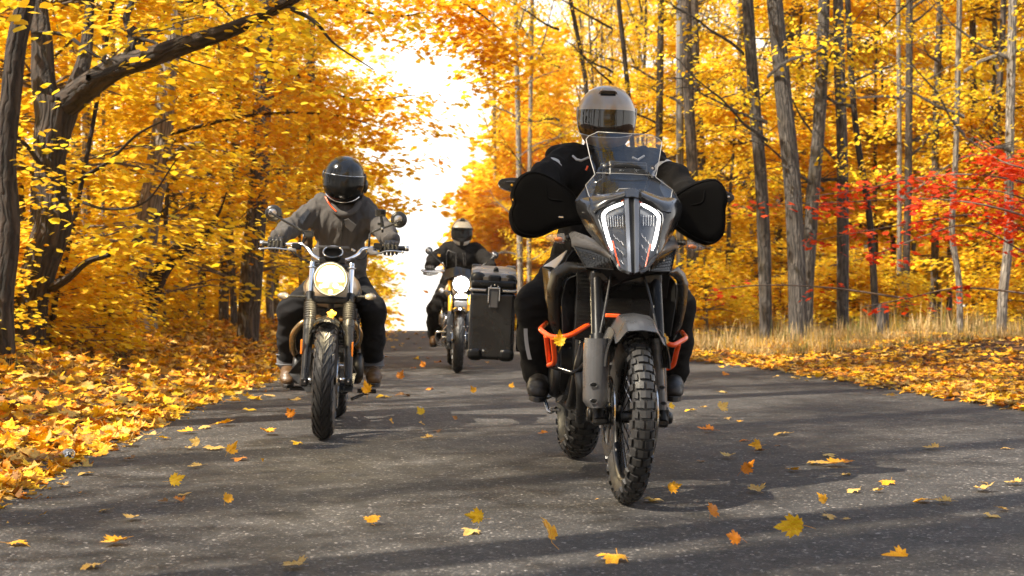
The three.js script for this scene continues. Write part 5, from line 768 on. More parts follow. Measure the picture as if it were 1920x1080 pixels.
  // handlebar, guards, bar muffs ------------------------------
  const gl = at(1318, 392, -0.56), gr = at(1022, 380, -0.56);
  part('handlebar', [sweep(new THREE.CatmullRomCurve3([gr.clone().add(V(-0.10, -0.01, -0.03)), gr, gr.clone().lerp(V(-0.15, gr.y + 0.015, -0.47), 0.6), V(-0.10, 1.17, -0.42), V(0.10, 1.17, -0.42), gl.clone().lerp(V(0.15, gl.y + 0.015, -0.47), 0.6), gl, gl.clone().add(V(0.10, -0.01, -0.03))], false, 'centripetal').getPoints(60), Array(61).fill(0.0125), 10), rbox(0.12, 0.05, 0.05, 0.012, 0, 1.15, -0.41)], M.darkMetal, t);
  const muffO = (a, zz, fr, bk) => { const P = smoothPts(a.map(([x, y]) => at(x, y, zz)), 90); return pillow(P, fr, bk, 8, 0.26); };
  const muffs = [[[972, 332], [986, 323], [1000, 320.5], [1021, 326], [1044, 339], [1068, 355], [1081, 371], [1090, 395], [1094, 418], [1070, 424], [1045, 430], [1015, 443.5], [1000, 446.5], [979, 444], [964, 435], [955.5, 416], [955, 395], [960.5, 382], [957, 366], [962, 348]], [[1256, 372], [1268, 361], [1293, 346], [1316, 337.5], [1339, 335], [1352, 343], [1360, 357], [1363, 376], [1359, 394], [1359, 417], [1355, 442], [1341, 456], [1325, 459.5], [1294, 447], [1264, 426], [1248, 410]]];
  muffs.forEach((a, k) => {
    const mf = part('bar_muff', muffO(a, -0.45, 0.052, 0.12), M.muff, t);
    const ins = (s) => smoothPts(a.map(([x, y]) => { const c = k ? [1310, 398] : [1022, 384]; return at(c[0] + (x - c[0]) * s, c[1] + (y - c[1]) * s, -0.45); }), 60);
    const pip = ins(0.93).map(p => p.add(V(0, 0, 0.038))); part('piping', sweep([...pip, pip[0]], Array(61).fill(0.0032), 6, false), M.muff, mf);
    const seamPts = k ? [[1326, 339], [1321, 360], [1317, 378], [1300, 384], [1268, 386]] : [[1022, 329], [1024, 352], [1028, 371], [1050, 376], [1084, 380]];
    const seam = seamPts.map(([x, y], i) => at(x, y, -0.45 + (i === 0 || i === 4 ? 0.030 : 0.050))); part('panel_seam', sweep(new THREE.CatmullRomCurve3(seam, false, 'centripetal').getPoints(30), Array(31).fill(0.0042), 6), M.muff, mf);
    for (const [x, y] of k ? [[1360, 372], [1358, 405]] : [[962.5, 374.5], [963, 390.5]]) bolt(at(x, y, -0.425), 0.006, mf, M.gold);
    if (!k) part('zip_pull', rbox(0.02, 0.007, 0.004, 0.001, at(1052, 407, -0.37).x, at(1052, 407, -0.37).y, -0.372), M.steel, mf);
    const hg = k ? [[1350, 350], [1362, 358], [1376, 366.5], [1376.5, 374], [1363, 380], [1350, 378]] : [[980, 334], [972, 333], [938, 336.5], [934.8, 343], [939, 351], [958, 358], [976, 362]];
    const gd = part('handguard', slab(smoothPts(hg.map(([x, y]) => at(x, y, -0.47)), 30), 0.05, V(0, 0, 1)), M.plastic, t); bolt(at(...(k ? [1366, 369] : [960, 347]), -0.462), 0.006, gd, k ? M.steel : M.gold);
    part('guard_groove', sweep((k ? [[1352, 372], [1370, 371]] : [[949, 341], [958, 340], [968, 341]]).map(([x, y]) => at(x, y, -0.468)), k ? [0.003, 0.003] : [0.003, 0.003, 0.003], 6), M.satin, gd);
  });
  // luggage ---------------------------------------------------
  const pannier = (c, w, h, dp, ry) => {
    const g = new THREE.Group(); g.name = 'pannier'; g.position.copy(c); g.rotation.y = ry; t.add(g); const hb = h * 0.745, y0 = -h / 2;
    part('case', rbox(w, hb, dp, 0.02, 0, y0 + hb / 2, 0), std({ color: C(0.014, 0.013, 0.012), metalness: 0.2, roughness: 0.45, roughnessMap: smudgeR }), g);
    part('band', rbox(w + 0.006, h * 0.045, dp + 0.006, 0.008, 0, y0 + hb + h * 0.020, 0), M.alu, g);
    const lid = part('lid', shell((u, v) => { const X = lerp(-0.5, 0.5, u) * (w - 0.004), ring = [[-dp / 2, 0], [-dp / 2, h * 0.235], [-dp / 2 + 0.03, h * 0.262], [dp / 2 - 0.15, h * 0.215], [dp / 2 - 0.022, h * 0.155], [dp / 2, h * 0.12], [dp / 2 + 0.003, h * 0.0]]; const a = v * (ring.length - 1), k = Math.min(ring.length - 2, Math.floor(a)), f = a - k, e = Math.pow(Math.abs(2 * u - 1), 10); return V(X, y0 + hb + h * 0.04 + lerp(ring[k][1], ring[k + 1][1], f) * (1 - 0.10 * e), lerp(ring[k][0], ring[k + 1][0], f) * (1 - 0.03 * e)); }, 20, 36, 0.004, 0.7), M.lidGrey, g);
    part('lid_side', [slab([V(-w / 2 + 0.004, y0 + hb + h * 0.04, dp / 2), V(-w / 2 + 0.004, y0 + hb + h * 0.04, -dp / 2), V(-w / 2 + 0.004, y0 + hb + h * 0.25, -dp / 2), V(-w / 2 + 0.004, y0 + hb + h * 0.16, dp / 2 - 0.02)], 0.005, V(-1, 0, 0)), slab([V(w / 2 - 0.004, y0 + hb + h * 0.04, dp / 2), V(w / 2 - 0.004, y0 + hb + h * 0.04, -dp / 2), V(w / 2 - 0.004, y0 + hb + h * 0.25, -dp / 2), V(w / 2 - 0.004, y0 + hb + h * 0.16, dp / 2 - 0.02)], 0.005, V(1, 0, 0))], M.darkMetal, g);
    part('lid_bumper', [rbox(w * 0.99, h * 0.10, 0.05, 0.018, 0, y0 + hb + h * 0.085, dp / 2 - 0.01), ball(0.042, -w * 0.34, y0 + hb + h * 0.135, dp / 2 - 0.012, 1, 0.9, 0.5), ball(0.036, w * 0.36, y0 + hb + h * 0.13, dp / 2 - 0.012, 1, 0.9, 0.5), rbox(w * 0.30, h * 0.09, 0.045, 0.014, w * 0.02, y0 + hb + h * 0.145, dp / 2 - 0.012)], M.darkPlastic, g);
    part('strap_anchor', [rbox(0.028, 0.018, 0.02, 0.005, 0.01, y0 + hb + h * 0.235, dp / 2 - 0.09), ball(0.012, 0.01, y0 + hb + h * 0.258, dp / 2 - 0.09)], M.darkPlastic, g);
    part('corner_cap', [-1, 1].map(s => [rbox(0.046, 0.02, 0.05, 0.006, s * (w / 2 - 0.024), y0 + hb + h * 0.205, dp / 2 - 0.065, 0.35), rbox(0.05, 0.02, 0.05, 0.006, s * (w / 2 - 0.024), y0 + hb + h * 0.30, -dp / 2 + 0.03)]), M.lidGrey, g);
    for (const s of [-1, 1]) part('base_bumper', rbox(w * 0.36, h * 0.15, dp * 0.5, 0.028, s * w * 0.335, y0 + h * 0.062, dp * 0.27), M.darkPlastic, g);
    for (const s of [-0.16, 0.28]) bolt(V(s * w, y0 + h * 0.10, dp / 2 + 0.002), 0.007, g, M.steel);
    const la = part('latch', slab([V(-0.042, y0 + hb - 0.004, dp / 2 + 0.004), V(0.050, y0 + hb - 0.004, dp / 2 + 0.004), V(0.034, y0 + hb + h * 0.115, dp / 2 + 0.016), V(-0.022, y0 + hb + h * 0.115, dp / 2 + 0.016)], 0.008, V(0, 0, 1)), M.darkMetal, g);
    part('latch_frame', [rbox(0.008, 0.075, 0.012, 0.003, -0.022, y0 + hb - 0.018, dp / 2 + 0.012), rbox(0.008, 0.065, 0.012, 0.003, 0.032, y0 + hb - 0.012, dp / 2 + 0.012), rbox(0.062, 0.01, 0.012, 0.003, 0.005, y0 + hb + 0.02, dp / 2 + 0.012)], M.alu, la);
    part('latch_lever', rbox(0.046, 0.10, 0.012, 0.006, 0.004, y0 + hb - 0.030, dp / 2 + 0.006), M.satin, la);
    for (const [x, y] of [[-0.012, 0.028], [0.006, 0.036], [0.024, 0.028]]) bolt(V(x, y0 + hb + y, dp / 2 + 0.018), 0.005, la, M.steel);
    return g;
  };
  const cp = at(928, 590, -1.40), cq = at(969, 590, -1.40); void cq;
  pannier(V(cp.x, cp.y, -1.62), 0.228, 0.452, 0.42, -0.06);
  const cr = at(1268, 620, -1.40); pannier(V(cr.x - 0.045, cr.y + 0.03, -1.64), 0.22, 0.41, 0.42, 0.04);
  part('luggage_rack', [rod(V(cp.x + 0.125, cp.y + 0.10, -1.45), V(cp.x + 0.125, cp.y - 0.17, -1.45), 0.010), rod(V(cp.x + 0.125, cp.y + 0.10, -1.45), V(-0.12, 0.80, -1.35), 0.010), rod(V(cp.x + 0.125, cp.y - 0.17, -1.45), V(-0.13, 0.5, -1.2), 0.010), rod(V(cr.x - 0.165, cr.y + 0.12, -1.45), V(0.12, 0.8, -1.35), 0.010), rod(V(cr.x - 0.165, cr.y - 0.12, -1.45), V(0.13, 0.5, -1.2), 0.010)], M.darkMetal, t);
  part('foot_peg', [rbox(0.10, 0.022, 0.05, 0.005, -0.25, 0.385, -1.0), rbox(0.10, 0.022, 0.05, 0.005, 0.25, 0.385, -1.0)], M.darkMetal, t);
  part('brake_pedal', [bentTube([V(-0.17, 0.36, -1.02), V(-0.25, 0.34, -0.88), at(1030, 775, -0.82), at(1044, 765, -0.84)], 0.009, 0.02, 8), rbox(0.05, 0.014, 0.03, 0.004, at(1040, 768, -0.83).x, at(1040, 768, -0.83).y, -0.83)], M.alu, t);
  part('chain_side', rbox(0.02, 0.10, 0.34, 0.02, 0.14, 0.40, -1.30), M.engine, t);
}
{ // its rider
  const { at } = R1, p = at;
  const J = { hipL: V(0.12, 0.95, -1.28), hipR: V(-0.12, 0.95, -1.28), kneeL: p(1266, 575, -0.92), kneeR: p(1004, 570, -0.92), ankL: p(1262, 706, -1.08), ankR: p(1008, 706, -1.05), toeL: p(1262, 748, -0.86), toeR: p(1010, 749, -0.84), shL: p(1206, 312, -1.02), shR: p(1066, 306, -1.02), elL: p(1262, 338, -0.86), elR: p(1024, 334, -0.86), neck: p(1137, 282, -1.0), head: p(1136, 226, -0.96), gripL: p(1318, 392, -0.56), gripR: p(1022, 382, -0.56) };
  J.wrL = J.gripL.clone().add(V(-0.01, 0.03, -0.13)); J.wrR = J.gripR.clone().add(V(0.01, 0.03, -0.13));
  const { t, jk } = rider('person', 'rider in silver helmet and black jacket astride the nearest adventure motorcycle', R1, J, { jacket: M.cloth, trousers: M.cloth, boots: M.leatherDark, seed: 2, fold: 0.015, foldF: [10, 7, 9], leg: [0.105, 0.085, 0.076], sleeve: [0.082, 0.070, 0.060], bulk: 1.04 });
  // reflective cuffs, shoulder pieces, chest tape, zip
  const ringOn = (a, b, u, r, w) => { const c = a.clone().lerp(b, u), d = b.clone().sub(a).normalize(), g = new THREE.CylinderGeometry(r, r * 1.02, w, 28, 1, true); g.applyQuaternion(new THREE.Quaternion().setFromUnitVectors(V(0, 1, 0), d)); return g.translate(c.x, c.y, c.z); };
  part('reflective_band', ringOn(J.shR, J.elR, 0.74, 0.0775, 0.020), M.reflective, jk); part('reflective_band', ringOn(J.shL, J.elL, 0.70, 0.0775, 0.022), M.reflective, jk);
  part('chest_tape', [sweep([p(1074, 292, -0.86), p(1081, 299, -0.835), p(1090, 301, -0.82), p(1104, 295, -0.81)], [0.005, 0.006, 0.006, 0.005], 6), sweep([p(1186, 295, -0.81), p(1196, 300, -0.82), p(1208, 292, -0.84)], [0.005, 0.006, 0.005], 6)], M.reflective, jk);
  part('zip_pull', sweep([p(1102, 311, -0.80), p(1099, 319, -0.80)], [0.0045, 0.0045], 6), M.orange, jk);
  for (const [sh, x, y, s] of [[J.shR, 1052, 278, -1], [J.shL, 1222, 284, 1]]) part('shoulder_patch', ball(0.075, p(x, y, -1.03).x, p(x, y, -1.03).y - 0.035, -1.03, 1.0, 0.72, 0.9), M.cloth, jk);
  part('trouser_stripe', shell((u, v) => { const q = p(lerp(982, 990, v * v) + u * 7, lerp(616, 674, v), -0.845); return q; }, 4, 12, 0.003), M.reflective, t);
  // helmet
  const H = helmetFn({ top: 0.150, low: 0.150, front: 0.142, chin: 0.165, back: 0.150, side: 0.131, e: 2.2 }), hg = new THREE.Group(); hg.name = 'helmet'; hg.position.copy(J.head).add(V(0, 0.005, 0.01)); hg.rotation.set(0.10, -0.10, 0.02); t.add(hg);
  const bl = 0.15, bh = 0.36;
  part('shell', [helmetSheet(H, -Math.PI, Math.PI, bh, 1.5705, 0, 0.006, 64, 18), helmetSheet(H, 1.32, 2 * Math.PI - 1.32, -1.02, bh, 0, 0.006, 50, 16), helmetSheet(H, -1.35, 1.35, -1.02, -0.46, 0.001, 0.006, 40, 10)], M.champagne, hg);
  part('liner', helmetSheet(H, -1.4, 1.4, -0.5, 0.4, -0.022, 0.004, 24, 10), M.darkPlastic, hg);
  part('neck_roll', mv(new THREE.TorusGeometry(0.082, 0.02, 10, 30), 0, -0.128, 0, Math.PI / 2), M.cloth, hg);
  const vz = part('visor', helmetSheet(H, -1.22, 1.22, u => -0.46 - 0.06 * Math.cos((u - 0.5) * 2.6), 0.27, 0.006, 0.003, 44, 16), M.visorMirror, hg);
  part('visor_frame', [helmetSheet(H, -1.28, 1.28, 0.27, 0.40, 0.0045, 0.004, 44, 5)], M.champagne, vz);
  { const e = []; for (let k = 0; k <= 40; k++) { const u = k / 40; e.push(H(lerp(-1.26, 1.26, u), -0.46 - 0.06 * Math.cos((u - 0.5) * 2.6) - 0.02, 0.008)); } part('visor_edge', sweep(e, e.map(() => 0.003), 6), M.screenEdge, vz); for (const s of [-1, 1]) { const e2 = []; for (let k = 0; k <= 10; k++) e2.push(H(s * 1.26, lerp(0.30, -0.47, k / 10), 0.008)); part('visor_edge', sweep(e2, e2.map(() => 0.0035), 6), M.screenEdge, vz); } }
  for (const s of [-1, 1]) part('visor_pivot', mv(lathe([[0, 0.010], [0.028, 0.008], [0.032, 0], [0, 0]], 24), ...H(s * 1.45, 0.18, 0.002).toArray(), 0, 0, -s * Math.PI / 2), M.champagne, hg);
  { const vp = shell((u, v) => H(lerp(-1, 1, u) * lerp(0.26, 0.36, v), lerp(1.12, 0.80, v), 0.020 * Math.sin(Math.min(1, v * 1.25) * Math.PI * 0.5) * (1 - Math.pow(Math.abs(2 * u - 1), 6)) + 0.001), 20, 12, 0.006); const tv = part('top_vent', vp, M.champagne, hg); part('vent_mouth', helmetSheet(H, -0.30, 0.30, 0.73, 0.80, 0.004, 0.004, 12, 3), M.darkPlastic, tv); part('vent_edge', [-1, 1].map(s => sweep(Array.from({ length: 8 }, (_, k) => H(s * lerp(0.29, 0.40, k / 7), lerp(1.10, 0.78, k / 7), 0.003)), Array(8).fill(0.0035), 6)), M.darkPlastic, tv); }
  part('shell_ridge', [-1, 1].map(s => sweep(Array.from({ length: 12 }, (_, k) => H(s * lerp(0.36, 1.2, k / 11), lerp(0.78, 0.50, Math.pow(k / 11, 0.7)), 0.0)), Array(12).fill(0.004), 6)), M.champagne, hg);
}
// ---------------------------------------------------------------- the two smaller machines: upright twins with round lamps
function twin(R, t, o) { // what both have: wheels, frame, engine, seat, rear end
  const { at } = R, AX = o.AX;
  wheel(t, 'front_wheel', { R: o.R, w: o.w, h: o.w * 1.05, rim: o.R - 0.085, tread: 'block', rows: 26, spokes: 32, discs: o.discs, discR: 0.15, discX: 0.072 }, V(0, AX, 0), o.steer || 0);
  wheel(t, 'rear_wheel', { R: o.R - 0.005, w: 0.072, h: 0.072, rim: o.R - 0.09, tread: 'block', rows: 26 }, V(0, AX - 0.005, -1.43));
  part('engine', [rbox(0.26, 0.22, 0.36, 0.05, 0, 0.40, -0.72), rbox(0.24, 0.12, 0.40, 0.03, 0, 0.28, -0.74), rbox(0.30, 0.07, 0.24, 0.015, 0, 0.72, -0.70), ...Array.from({ length: 9 }, (_, i) => rbox(0.34, 0.007, 0.22, 0.003, 0, 0.53 + i * 0.02, -0.70)), rbox(0.28, 0.2, 0.18, 0.01, 0, 0.62, -0.70)], M.engine, t);
  part('frame', [rod(V(0, 0.92, -0.30), V(0, 0.30, -0.52), 0.019), rod(V(-0.12, 0.30, -0.50), V(-0.13, 0.28, -1.0), 0.016), rod(V(0.12, 0.30, -0.50), V(0.13, 0.28, -1.0), 0.016), rod(V(-0.05, 0.90, -0.36), V(-0.11, 0.74, -1.15), 0.017), rod(V(0.05, 0.90, -0.36), V(0.11, 0.74, -1.15), 0.017), rod(V(-0.12, 0.42, -1.0), V(-0.11, AX, -1.43), 0.026, 0.022), rod(V(0.12, 0.42, -1.0), V(0.11, AX, -1.43), 0.026, 0.022), rod(V(-0.13, 0.40, -1.40), V(-0.13, 0.74, -1.22), 0.020), rod(V(0.13, 0.40, -1.40), V(0.13, 0.74, -1.22), 0.020), rod(V(-0.15, AX, -1.43), V(0.15, AX, -1.43), 0.014)], M.darkMetal, t);
  part('seat', pillow(smoothPts([V(-0.08, 0.88, 0), V(0.08, 0.88, 0), V(0.13, 1.15, 0), V(0.13, 1.62, 0), V(-0.13, 1.62, 0), V(-0.13, 1.15, 0)], 40), 0.05, 0.05).rotateX(-Math.PI / 2).translate(0, 0.80, 0), M.leatherBlack, t);
  part('steering_head', [rod(V(0, 0.80, -0.22), V(0, 1.02, -0.30), 0.030), rbox(0.24, 0.045, 0.065, 0.014, 0, 0.80, -0.19), rbox(0.25, 0.03, 0.065, 0.012, 0, 1.0, -0.265)], M.darkMetal, t);
  part('rear_mudguard', shell((u, v) => { const a = lerp(-0.4, -1.5, v), x = lerp(-1, 1, u); return V(x * 0.085, AX + Math.cos(a) * (0.40 - 0.03 * x * x), -1.43 + Math.sin(a) * 0.40); }, 10, 14, 0.004), M.gloss_black, t);
  void at;
}
function roundMirror(t, at, c, r, stem, zz, back) { const m = new THREE.Group(); m.name = 'mirror'; t.add(m); const p = at(...c, zz); part('housing', mv(latheZ([[0, 0.020], [r * 0.5, 0.020], [r * 0.88, 0.014], [r, 0.002], [r, -0.012], [r * 0.9, -0.014], [0, -0.012]], 36), p.x, p.y, p.z), M.plastic, m); part('cap', mv(latheZ([[0, 0.027], [r * 0.45, 0.026], [r * 0.54, 0.021], [0, 0.018]], 30), p.x - 0.004, p.y, p.z), back, m); part('glass', mv(latheZ([[0, -0.016], [r * 0.88, -0.016], [r * 0.88, -0.013], [0, -0.013]], 30), p.x, p.y, p.z), M.mirrorGlass, m); const S = stem.map(([x, y, d]) => at(x, y, zz + (d || 0.03))); part('stem', [sweep(new THREE.CatmullRomCurve3(S, false, 'centripetal').getPoints(24), Array(25).fill(0.0068), 8), ball(0.011, S[0].x, S[0].y, S[0].z)], M.plastic, m); return m; }
function roundLamp(t, c, r, warm, mesh2) { // bucket > bezel, bowl, lens, bulb, grille
  const g = new THREE.Group(); g.name = 'headlight'; g.position.copy(c); t.add(g);
  part('bucket', latheZ([[0, -0.13], [r * 0.5, -0.12], [r * 0.9, -0.07], [r * 1.08, -0.01], [r * 1.08, 0.012], [r * 0.98, 0.014], [r * 0.98, -0.005]], 40), M.gloss_black, g);
  part('bezel', mv(new THREE.TorusGeometry(r * 1.03, r * 0.055, 10, 48), 0, 0, 0.012), M.plastic, g);
  part('bowl', latheZ([[r * 0.98, 0.0], [r * 0.8, -0.032], [r * 0.5, -0.055], [0.0, -0.066]], 40), warm ? M.warmBowl : M.reflector, g);
  const lm = warm ? M.lampWarm : M.lamp;
  const seg = (a0, a1, z, mm, n) => { const s = new THREE.Shape(); const q = r * (warm ? 0.84 : 0.95); s.moveTo(q * Math.cos(a0), q * Math.sin(a0)); s.absarc(0, 0, q, a0, a1, false); s.closePath(); return part(n, new THREE.ExtrudeGeometry(s, { depth: 0.003, bevelEnabled: false, curveSegments: 30 }).translate(0, 0, z), mm, g); };
  if (warm) { seg(-0.18, Math.PI + 0.18, 0.0, lm, 'beam_glow'); part('low_beam_bulb', [ball(0.017, -0.028, -0.036, -0.02), ball(0.017, 0.030, -0.038, -0.02), ball(0.012, -0.055, -0.045, -0.02), ball(0.012, 0.058, -0.05, -0.02), ball(0.014, 0.0, -0.075, -0.02)], lm, g); }
  else { seg(-0.9, Math.PI + 0.9, 0.0, lm, 'beam_glow'); }
  part('lens', latheZ([[r * 0.98, 0.010], [r * 0.7, 0.022], [r * 0.35, 0.028], [0, 0.030]], 40), M.lensClear, g);
  if (mesh2) { const L = []; const n = 9; for (const d of [1, -1]) for (let k = -n; k <= n; k++) { const o = k / n * r * 1.35, h2 = r * r - o * o / 2 * 1; const hl = Math.sqrt(Math.max(0, r * r - o * o * 0.5)); void h2; const cx = o / 2, cy = -d * o / 2, e = Math.sqrt(Math.max(0, r * r * 0.98 - (cx * cx + cy * cy))); if (e < 0.01) continue; const ux = Math.SQRT1_2, uy = d * Math.SQRT1_2; L.push(rod(V(cx - ux * e, cy - uy * e, 0.036), V(cx + ux * e, cy + uy * e, 0.036), 0.0011, 0.0011, 5)); void hl; } part('grille', L, M.darkMetal, g).userData.kind = 'stuff'; part('grille_ring', mv(new THREE.TorusGeometry(r * 0.99, 0.003, 6, 40), 0, 0, 0.034), M.darkMetal, g); }
  const pl = new THREE.PointLight(warm ? C(1, 0.80, 0.46) : C(1, 0.97, 0.92), warm ? 1.2 : 0.8); pl.position.set(0, 0, 0.16); pl.castShadow = true; g.add(pl);
  return g;
}
function ovalSignal(t, at, c, rx, ry, from, zz, dim) { const g = new THREE.Group(); g.name = 'indicator'; t.add(g); const p = at(...c, zz), f = at(...from, zz - 0.03); part('housing', ball(1, p.x, p.y, p.z - 0.014, rx * 1.06, ry * 1.06, 0.030), M.steel, g); part('lens', ball(1, p.x, p.y, p.z, rx * 0.92, ry * 0.92, 0.022), std({ color: dim ? C(0.55, 0.53, 0.50) : C(0.66, 0.60, 0.52), roughness: 0.1, transmission: 0.8, thickness: 0 }), g); part('bulb', ball(0.015, p.x, p.y - ry * 0.35, p.z + 0.002, 1.5, 0.7, 0.6), M.amber, g); part('stalk', rod(p.clone().add(V(0, 0, -0.02)), f, 0.0075, 0.0085, 10), M.plastic, g); }
const R2 = rig(-1.088, 7.99, 4.6, 2.2);
{
  const { at, pl } = R2, t = R2.place(thing('motorcycle', 'dark scrambler motorcycle with glowing round caged headlight and cream tank, on the left', 'motorcycle', null, 'motorcycles riding along the road'));
  twin(R2, t, { AX: 0.335, R: 0.330, w: 0.055, discs: [1], steer: 0.0 });
  const zf = y => lerp(-0.24, 0.03, clamp((y - 500) / 215));
  const lineP = a => a.map(([x, y]) => at(x, y, zf(y)));
  for (const [s, top, cl, g0, g1, lo, foot] of [[-1, [586, 497], [582, 548], [581.5, 566], [580.5, 600], [579, 612], [571, 716]], [1, [659.5, 500], [658.5, 552], [655, 570], [654, 602], [653, 614], [653.5, 716]]].map(a => [a[0], a[1], a[2], a[3], a[4], a[5], a[6]])) {
    const A = p => at(p[0], p[1], zf(p[1]));
    const top3 = A(top), cl3 = A(cl), ga = A(g0), gb = A(g1), lo3 = A(lo), ft = A(foot);
    part('fork_tube', rod(top3, gb, 0.0165, 0.0165, 18), M.chrome, t);
    part('fork_cap', [rod(top3, top3.clone().add(V(0, 0.016, -0.006)), 0.020, 0.018, 14), mv(new THREE.TorusGeometry(0.024, 0.005, 8, 18), top3.x, top3.y - 0.01, top3.z, Math.PI / 2)], M.steel, t);
    part('fork_clamp', [rod(cl3, cl3.clone().lerp(ga, 0.9), 0.026, 0.024, 16)], M.plastic, t);
    const rings = []; const n = 8; const prof = []; for (let k = 0; k <= n * 4; k++) prof.push([0.030 + 0.008 * (0.5 + 0.5 * Math.cos(k / 4 * 6.2832)), k / (n * 4)]); const d = ga.clone().sub(gb), L = d.length(); const gg = lathe(prof.map(([r, y]) => [r, y * L]), 20); gg.applyQuaternion(new THREE.Quaternion().setFromUnitVectors(V(0, 1, 0), d.clone().normalize())); gg.translate(gb.x, gb.y, gb.z); rings.push(gg);
    part('fork_gaiter', rings, M.rubber, t);
    part('fork_leg', [rod(gb, lo3, 0.035, 0.034, 18), rod(lo3, ft, 0.032, 0.023, 18), rbox(0.045, 0.055, 0.055, 0.014, ft.x, ft.y, ft.z)], M.satinDark || M.darkMetal, t);
    bolt(V(ft.x + (s < 0 ? 0.004 : 0), ft.y + 0.004, ft.z + 0.03), 0.006, t, M.steel);
    part('axle_nut', latheX([[0, -0.02], [0.014, -0.02], [0.016, 0], [0.014, 0.02], [0, 0.02]], 14).translate(ft.x - s * 0.035, ft.y + 0.01, ft.z), M.steel, t);
    part('fender_bracket', rod(V(ft.x - s * 0.0, gb.y - 0.07, gb.z + 0.02), V(s * 0.07, gb.y - 0.065, gb.z + 0.06), 0.012), M.darkMetal, t);
    const rf = at(s < 0 ? 565 : 661, s < 0 ? 650 : 655, -0.02); part('reflector', rbox(0.010, 0.085, 0.02, 0.003, rf.x, rf.y, rf.z), M.amber, t);
  }
  part('mudguard', shell((u, v) => { const a = lerp(0.42, -0.75, v), x = lerp(-1, 1, u); return V(x * 0.072, 0.335 + Math.cos(a) * (0.378 - 0.035 * x * x), Math.sin(a) * 0.378); }, 18, 16, 0.003), M.gloss_black, t);
  part('mudguard_stay', [rod(V(-0.075, 0.66, 0.02), V(-0.10, 0.60, 0.0), 0.005), rod(V(0.075, 0.66, 0.02), V(0.10, 0.60, 0.0), 0.005)], M.darkMetal, t);
  part('brake_caliper', [rbox(0.05, 0.10, 0.055, 0.014, 0.088, 0.39, -0.10, 0.3), rod(V(0.06, 0.42, -0.09), V(0.12, 0.42, -0.09), 0.017), rod(V(0.06, 0.37, -0.10), V(0.12, 0.37, -0.10), 0.017)], M.steel, t);
  roundLamp(t, at(620, 523, -0.06), 0.094, true, true);
  for (const a of [[[531, 554.5], [575, 556]], [[694, 556.5], [661, 555]]]) ovalSignal(t, at, a[0], 0.034, 0.022, a[1], -0.14);
  { // handlebar with a brace-free bend
    const L = [[492, 456], [530, 459], [556, 458], [569, 459], [577, 466], [588, 480], [602, 487], [622, 489], [646, 488], [660, 483.5], [670, 477.5], [678, 468.5], [692, 465.5], [715, 466], [760, 466]], zz = [-0.46, -0.42, -0.38, -0.36, -0.33, -0.29, -0.27, -0.27, -0.27, -0.28, -0.30, -0.34, -0.37, -0.41, -0.46];
    const c = new THREE.CatmullRomCurve3(L.map(([x, y], i) => at(x, y, zz[i])), false, 'centripetal').getPoints(90); part('handlebar', sweep(c, c.map(() => 0.0125), 12), M.chrome, t);
    for (const [a, b, e] of [[[494, 456.5], [536, 459], [492, 456]], [[758, 466], [712, 466], [762, 466]]]) { part('grip', rod(at(...a, -0.455), at(...b, -0.42), 0.0165, 0.0165, 14), M.rubber, t); const q = at(...e, -0.46); part('bar_end', latheX([[0, -0.016], [0.017, -0.016], [0.019, 0], [0.017, 0.016], [0, 0.016]], 18).translate(q.x, q.y, q.z), M.steel, t); }
    part('lever', [sweep(new THREE.CatmullRomCurve3(pl(-0.36, [487, 467], [500, 465.5], [518, 465.5], [535, 467.5], [550, 467.5])).getPoints(20), Array(21).fill(0.0062), 8), ball(0.009, ...at(487, 467, -0.36).toArray())], M.steel, t);
    part('lever', [sweep(new THREE.CatmullRomCurve3(pl(-0.36, [755, 473], [735, 470.5], [722, 471.5], [710, 475], [698, 473])).getPoints(20), Array(21).fill(0.0062), 8), ball(0.009, ...at(755, 473, -0.36).toArray())], M.steel, t);
    for (const [x, y, w, h] of [[556, 462, 0.055, 0.04], [548, 468, 0.05, 0.026], [694, 470, 0.04, 0.045], [709, 461, 0.055, 0.034], [700, 474, 0.055, 0.03]]) { const p = at(x, y, -0.375); part('switch_gear', rbox(w, h, 0.045, 0.009, p.x, p.y, p.z), y > 466 ? M.alu : M.darkPlastic, t); }
    const rs = at(579, 440, -0.36); part('fluid_reservoir', [rbox(0.058, 0.036, 0.05, 0.008, rs.x, rs.y, rs.z), rbox(0.062, 0.006, 0.054, 0.003, rs.x, rs.y + 0.021, rs.z)], M.plastic, t); part('reservoir_stay', rod(rs, at(566, 458, -0.37), 0.008), M.darkMetal, t);
    part('cable', [tube(pl(-0.33, [552, 472], [560, 482], [575, 489], [596, 492]), 0.005, 6), tube(pl(-0.34, [690, 474], [680, 486], [660, 484], [648, 492], [640, 505]), 0.005, 6), tube(pl(-0.34, [545, 470], [556, 480], [568, 486], [590, 500]), 0.0045, 6), tube([at(652, 560, -0.15), at(658, 585, -0.12), at(664, 612, -0.10), at(652, 640, -0.06)], 0.0045, 6), tube([at(668, 596, -0.2), at(674, 620, -0.18), at(672, 640, -0.16), at(660, 650, -0.12)], 0.004, 6)], M.rubber, t);
    part('bar_clamp', [rbox(0.05, 0.04, 0.05, 0.01, at(606, 489, -0.27).x, at(606, 489, -0.27).y, -0.27), rbox(0.05, 0.04, 0.05, 0.01, at(640, 490, -0.27).x, at(640, 490, -0.27).y, -0.27)], M.darkMetal, t);
  }
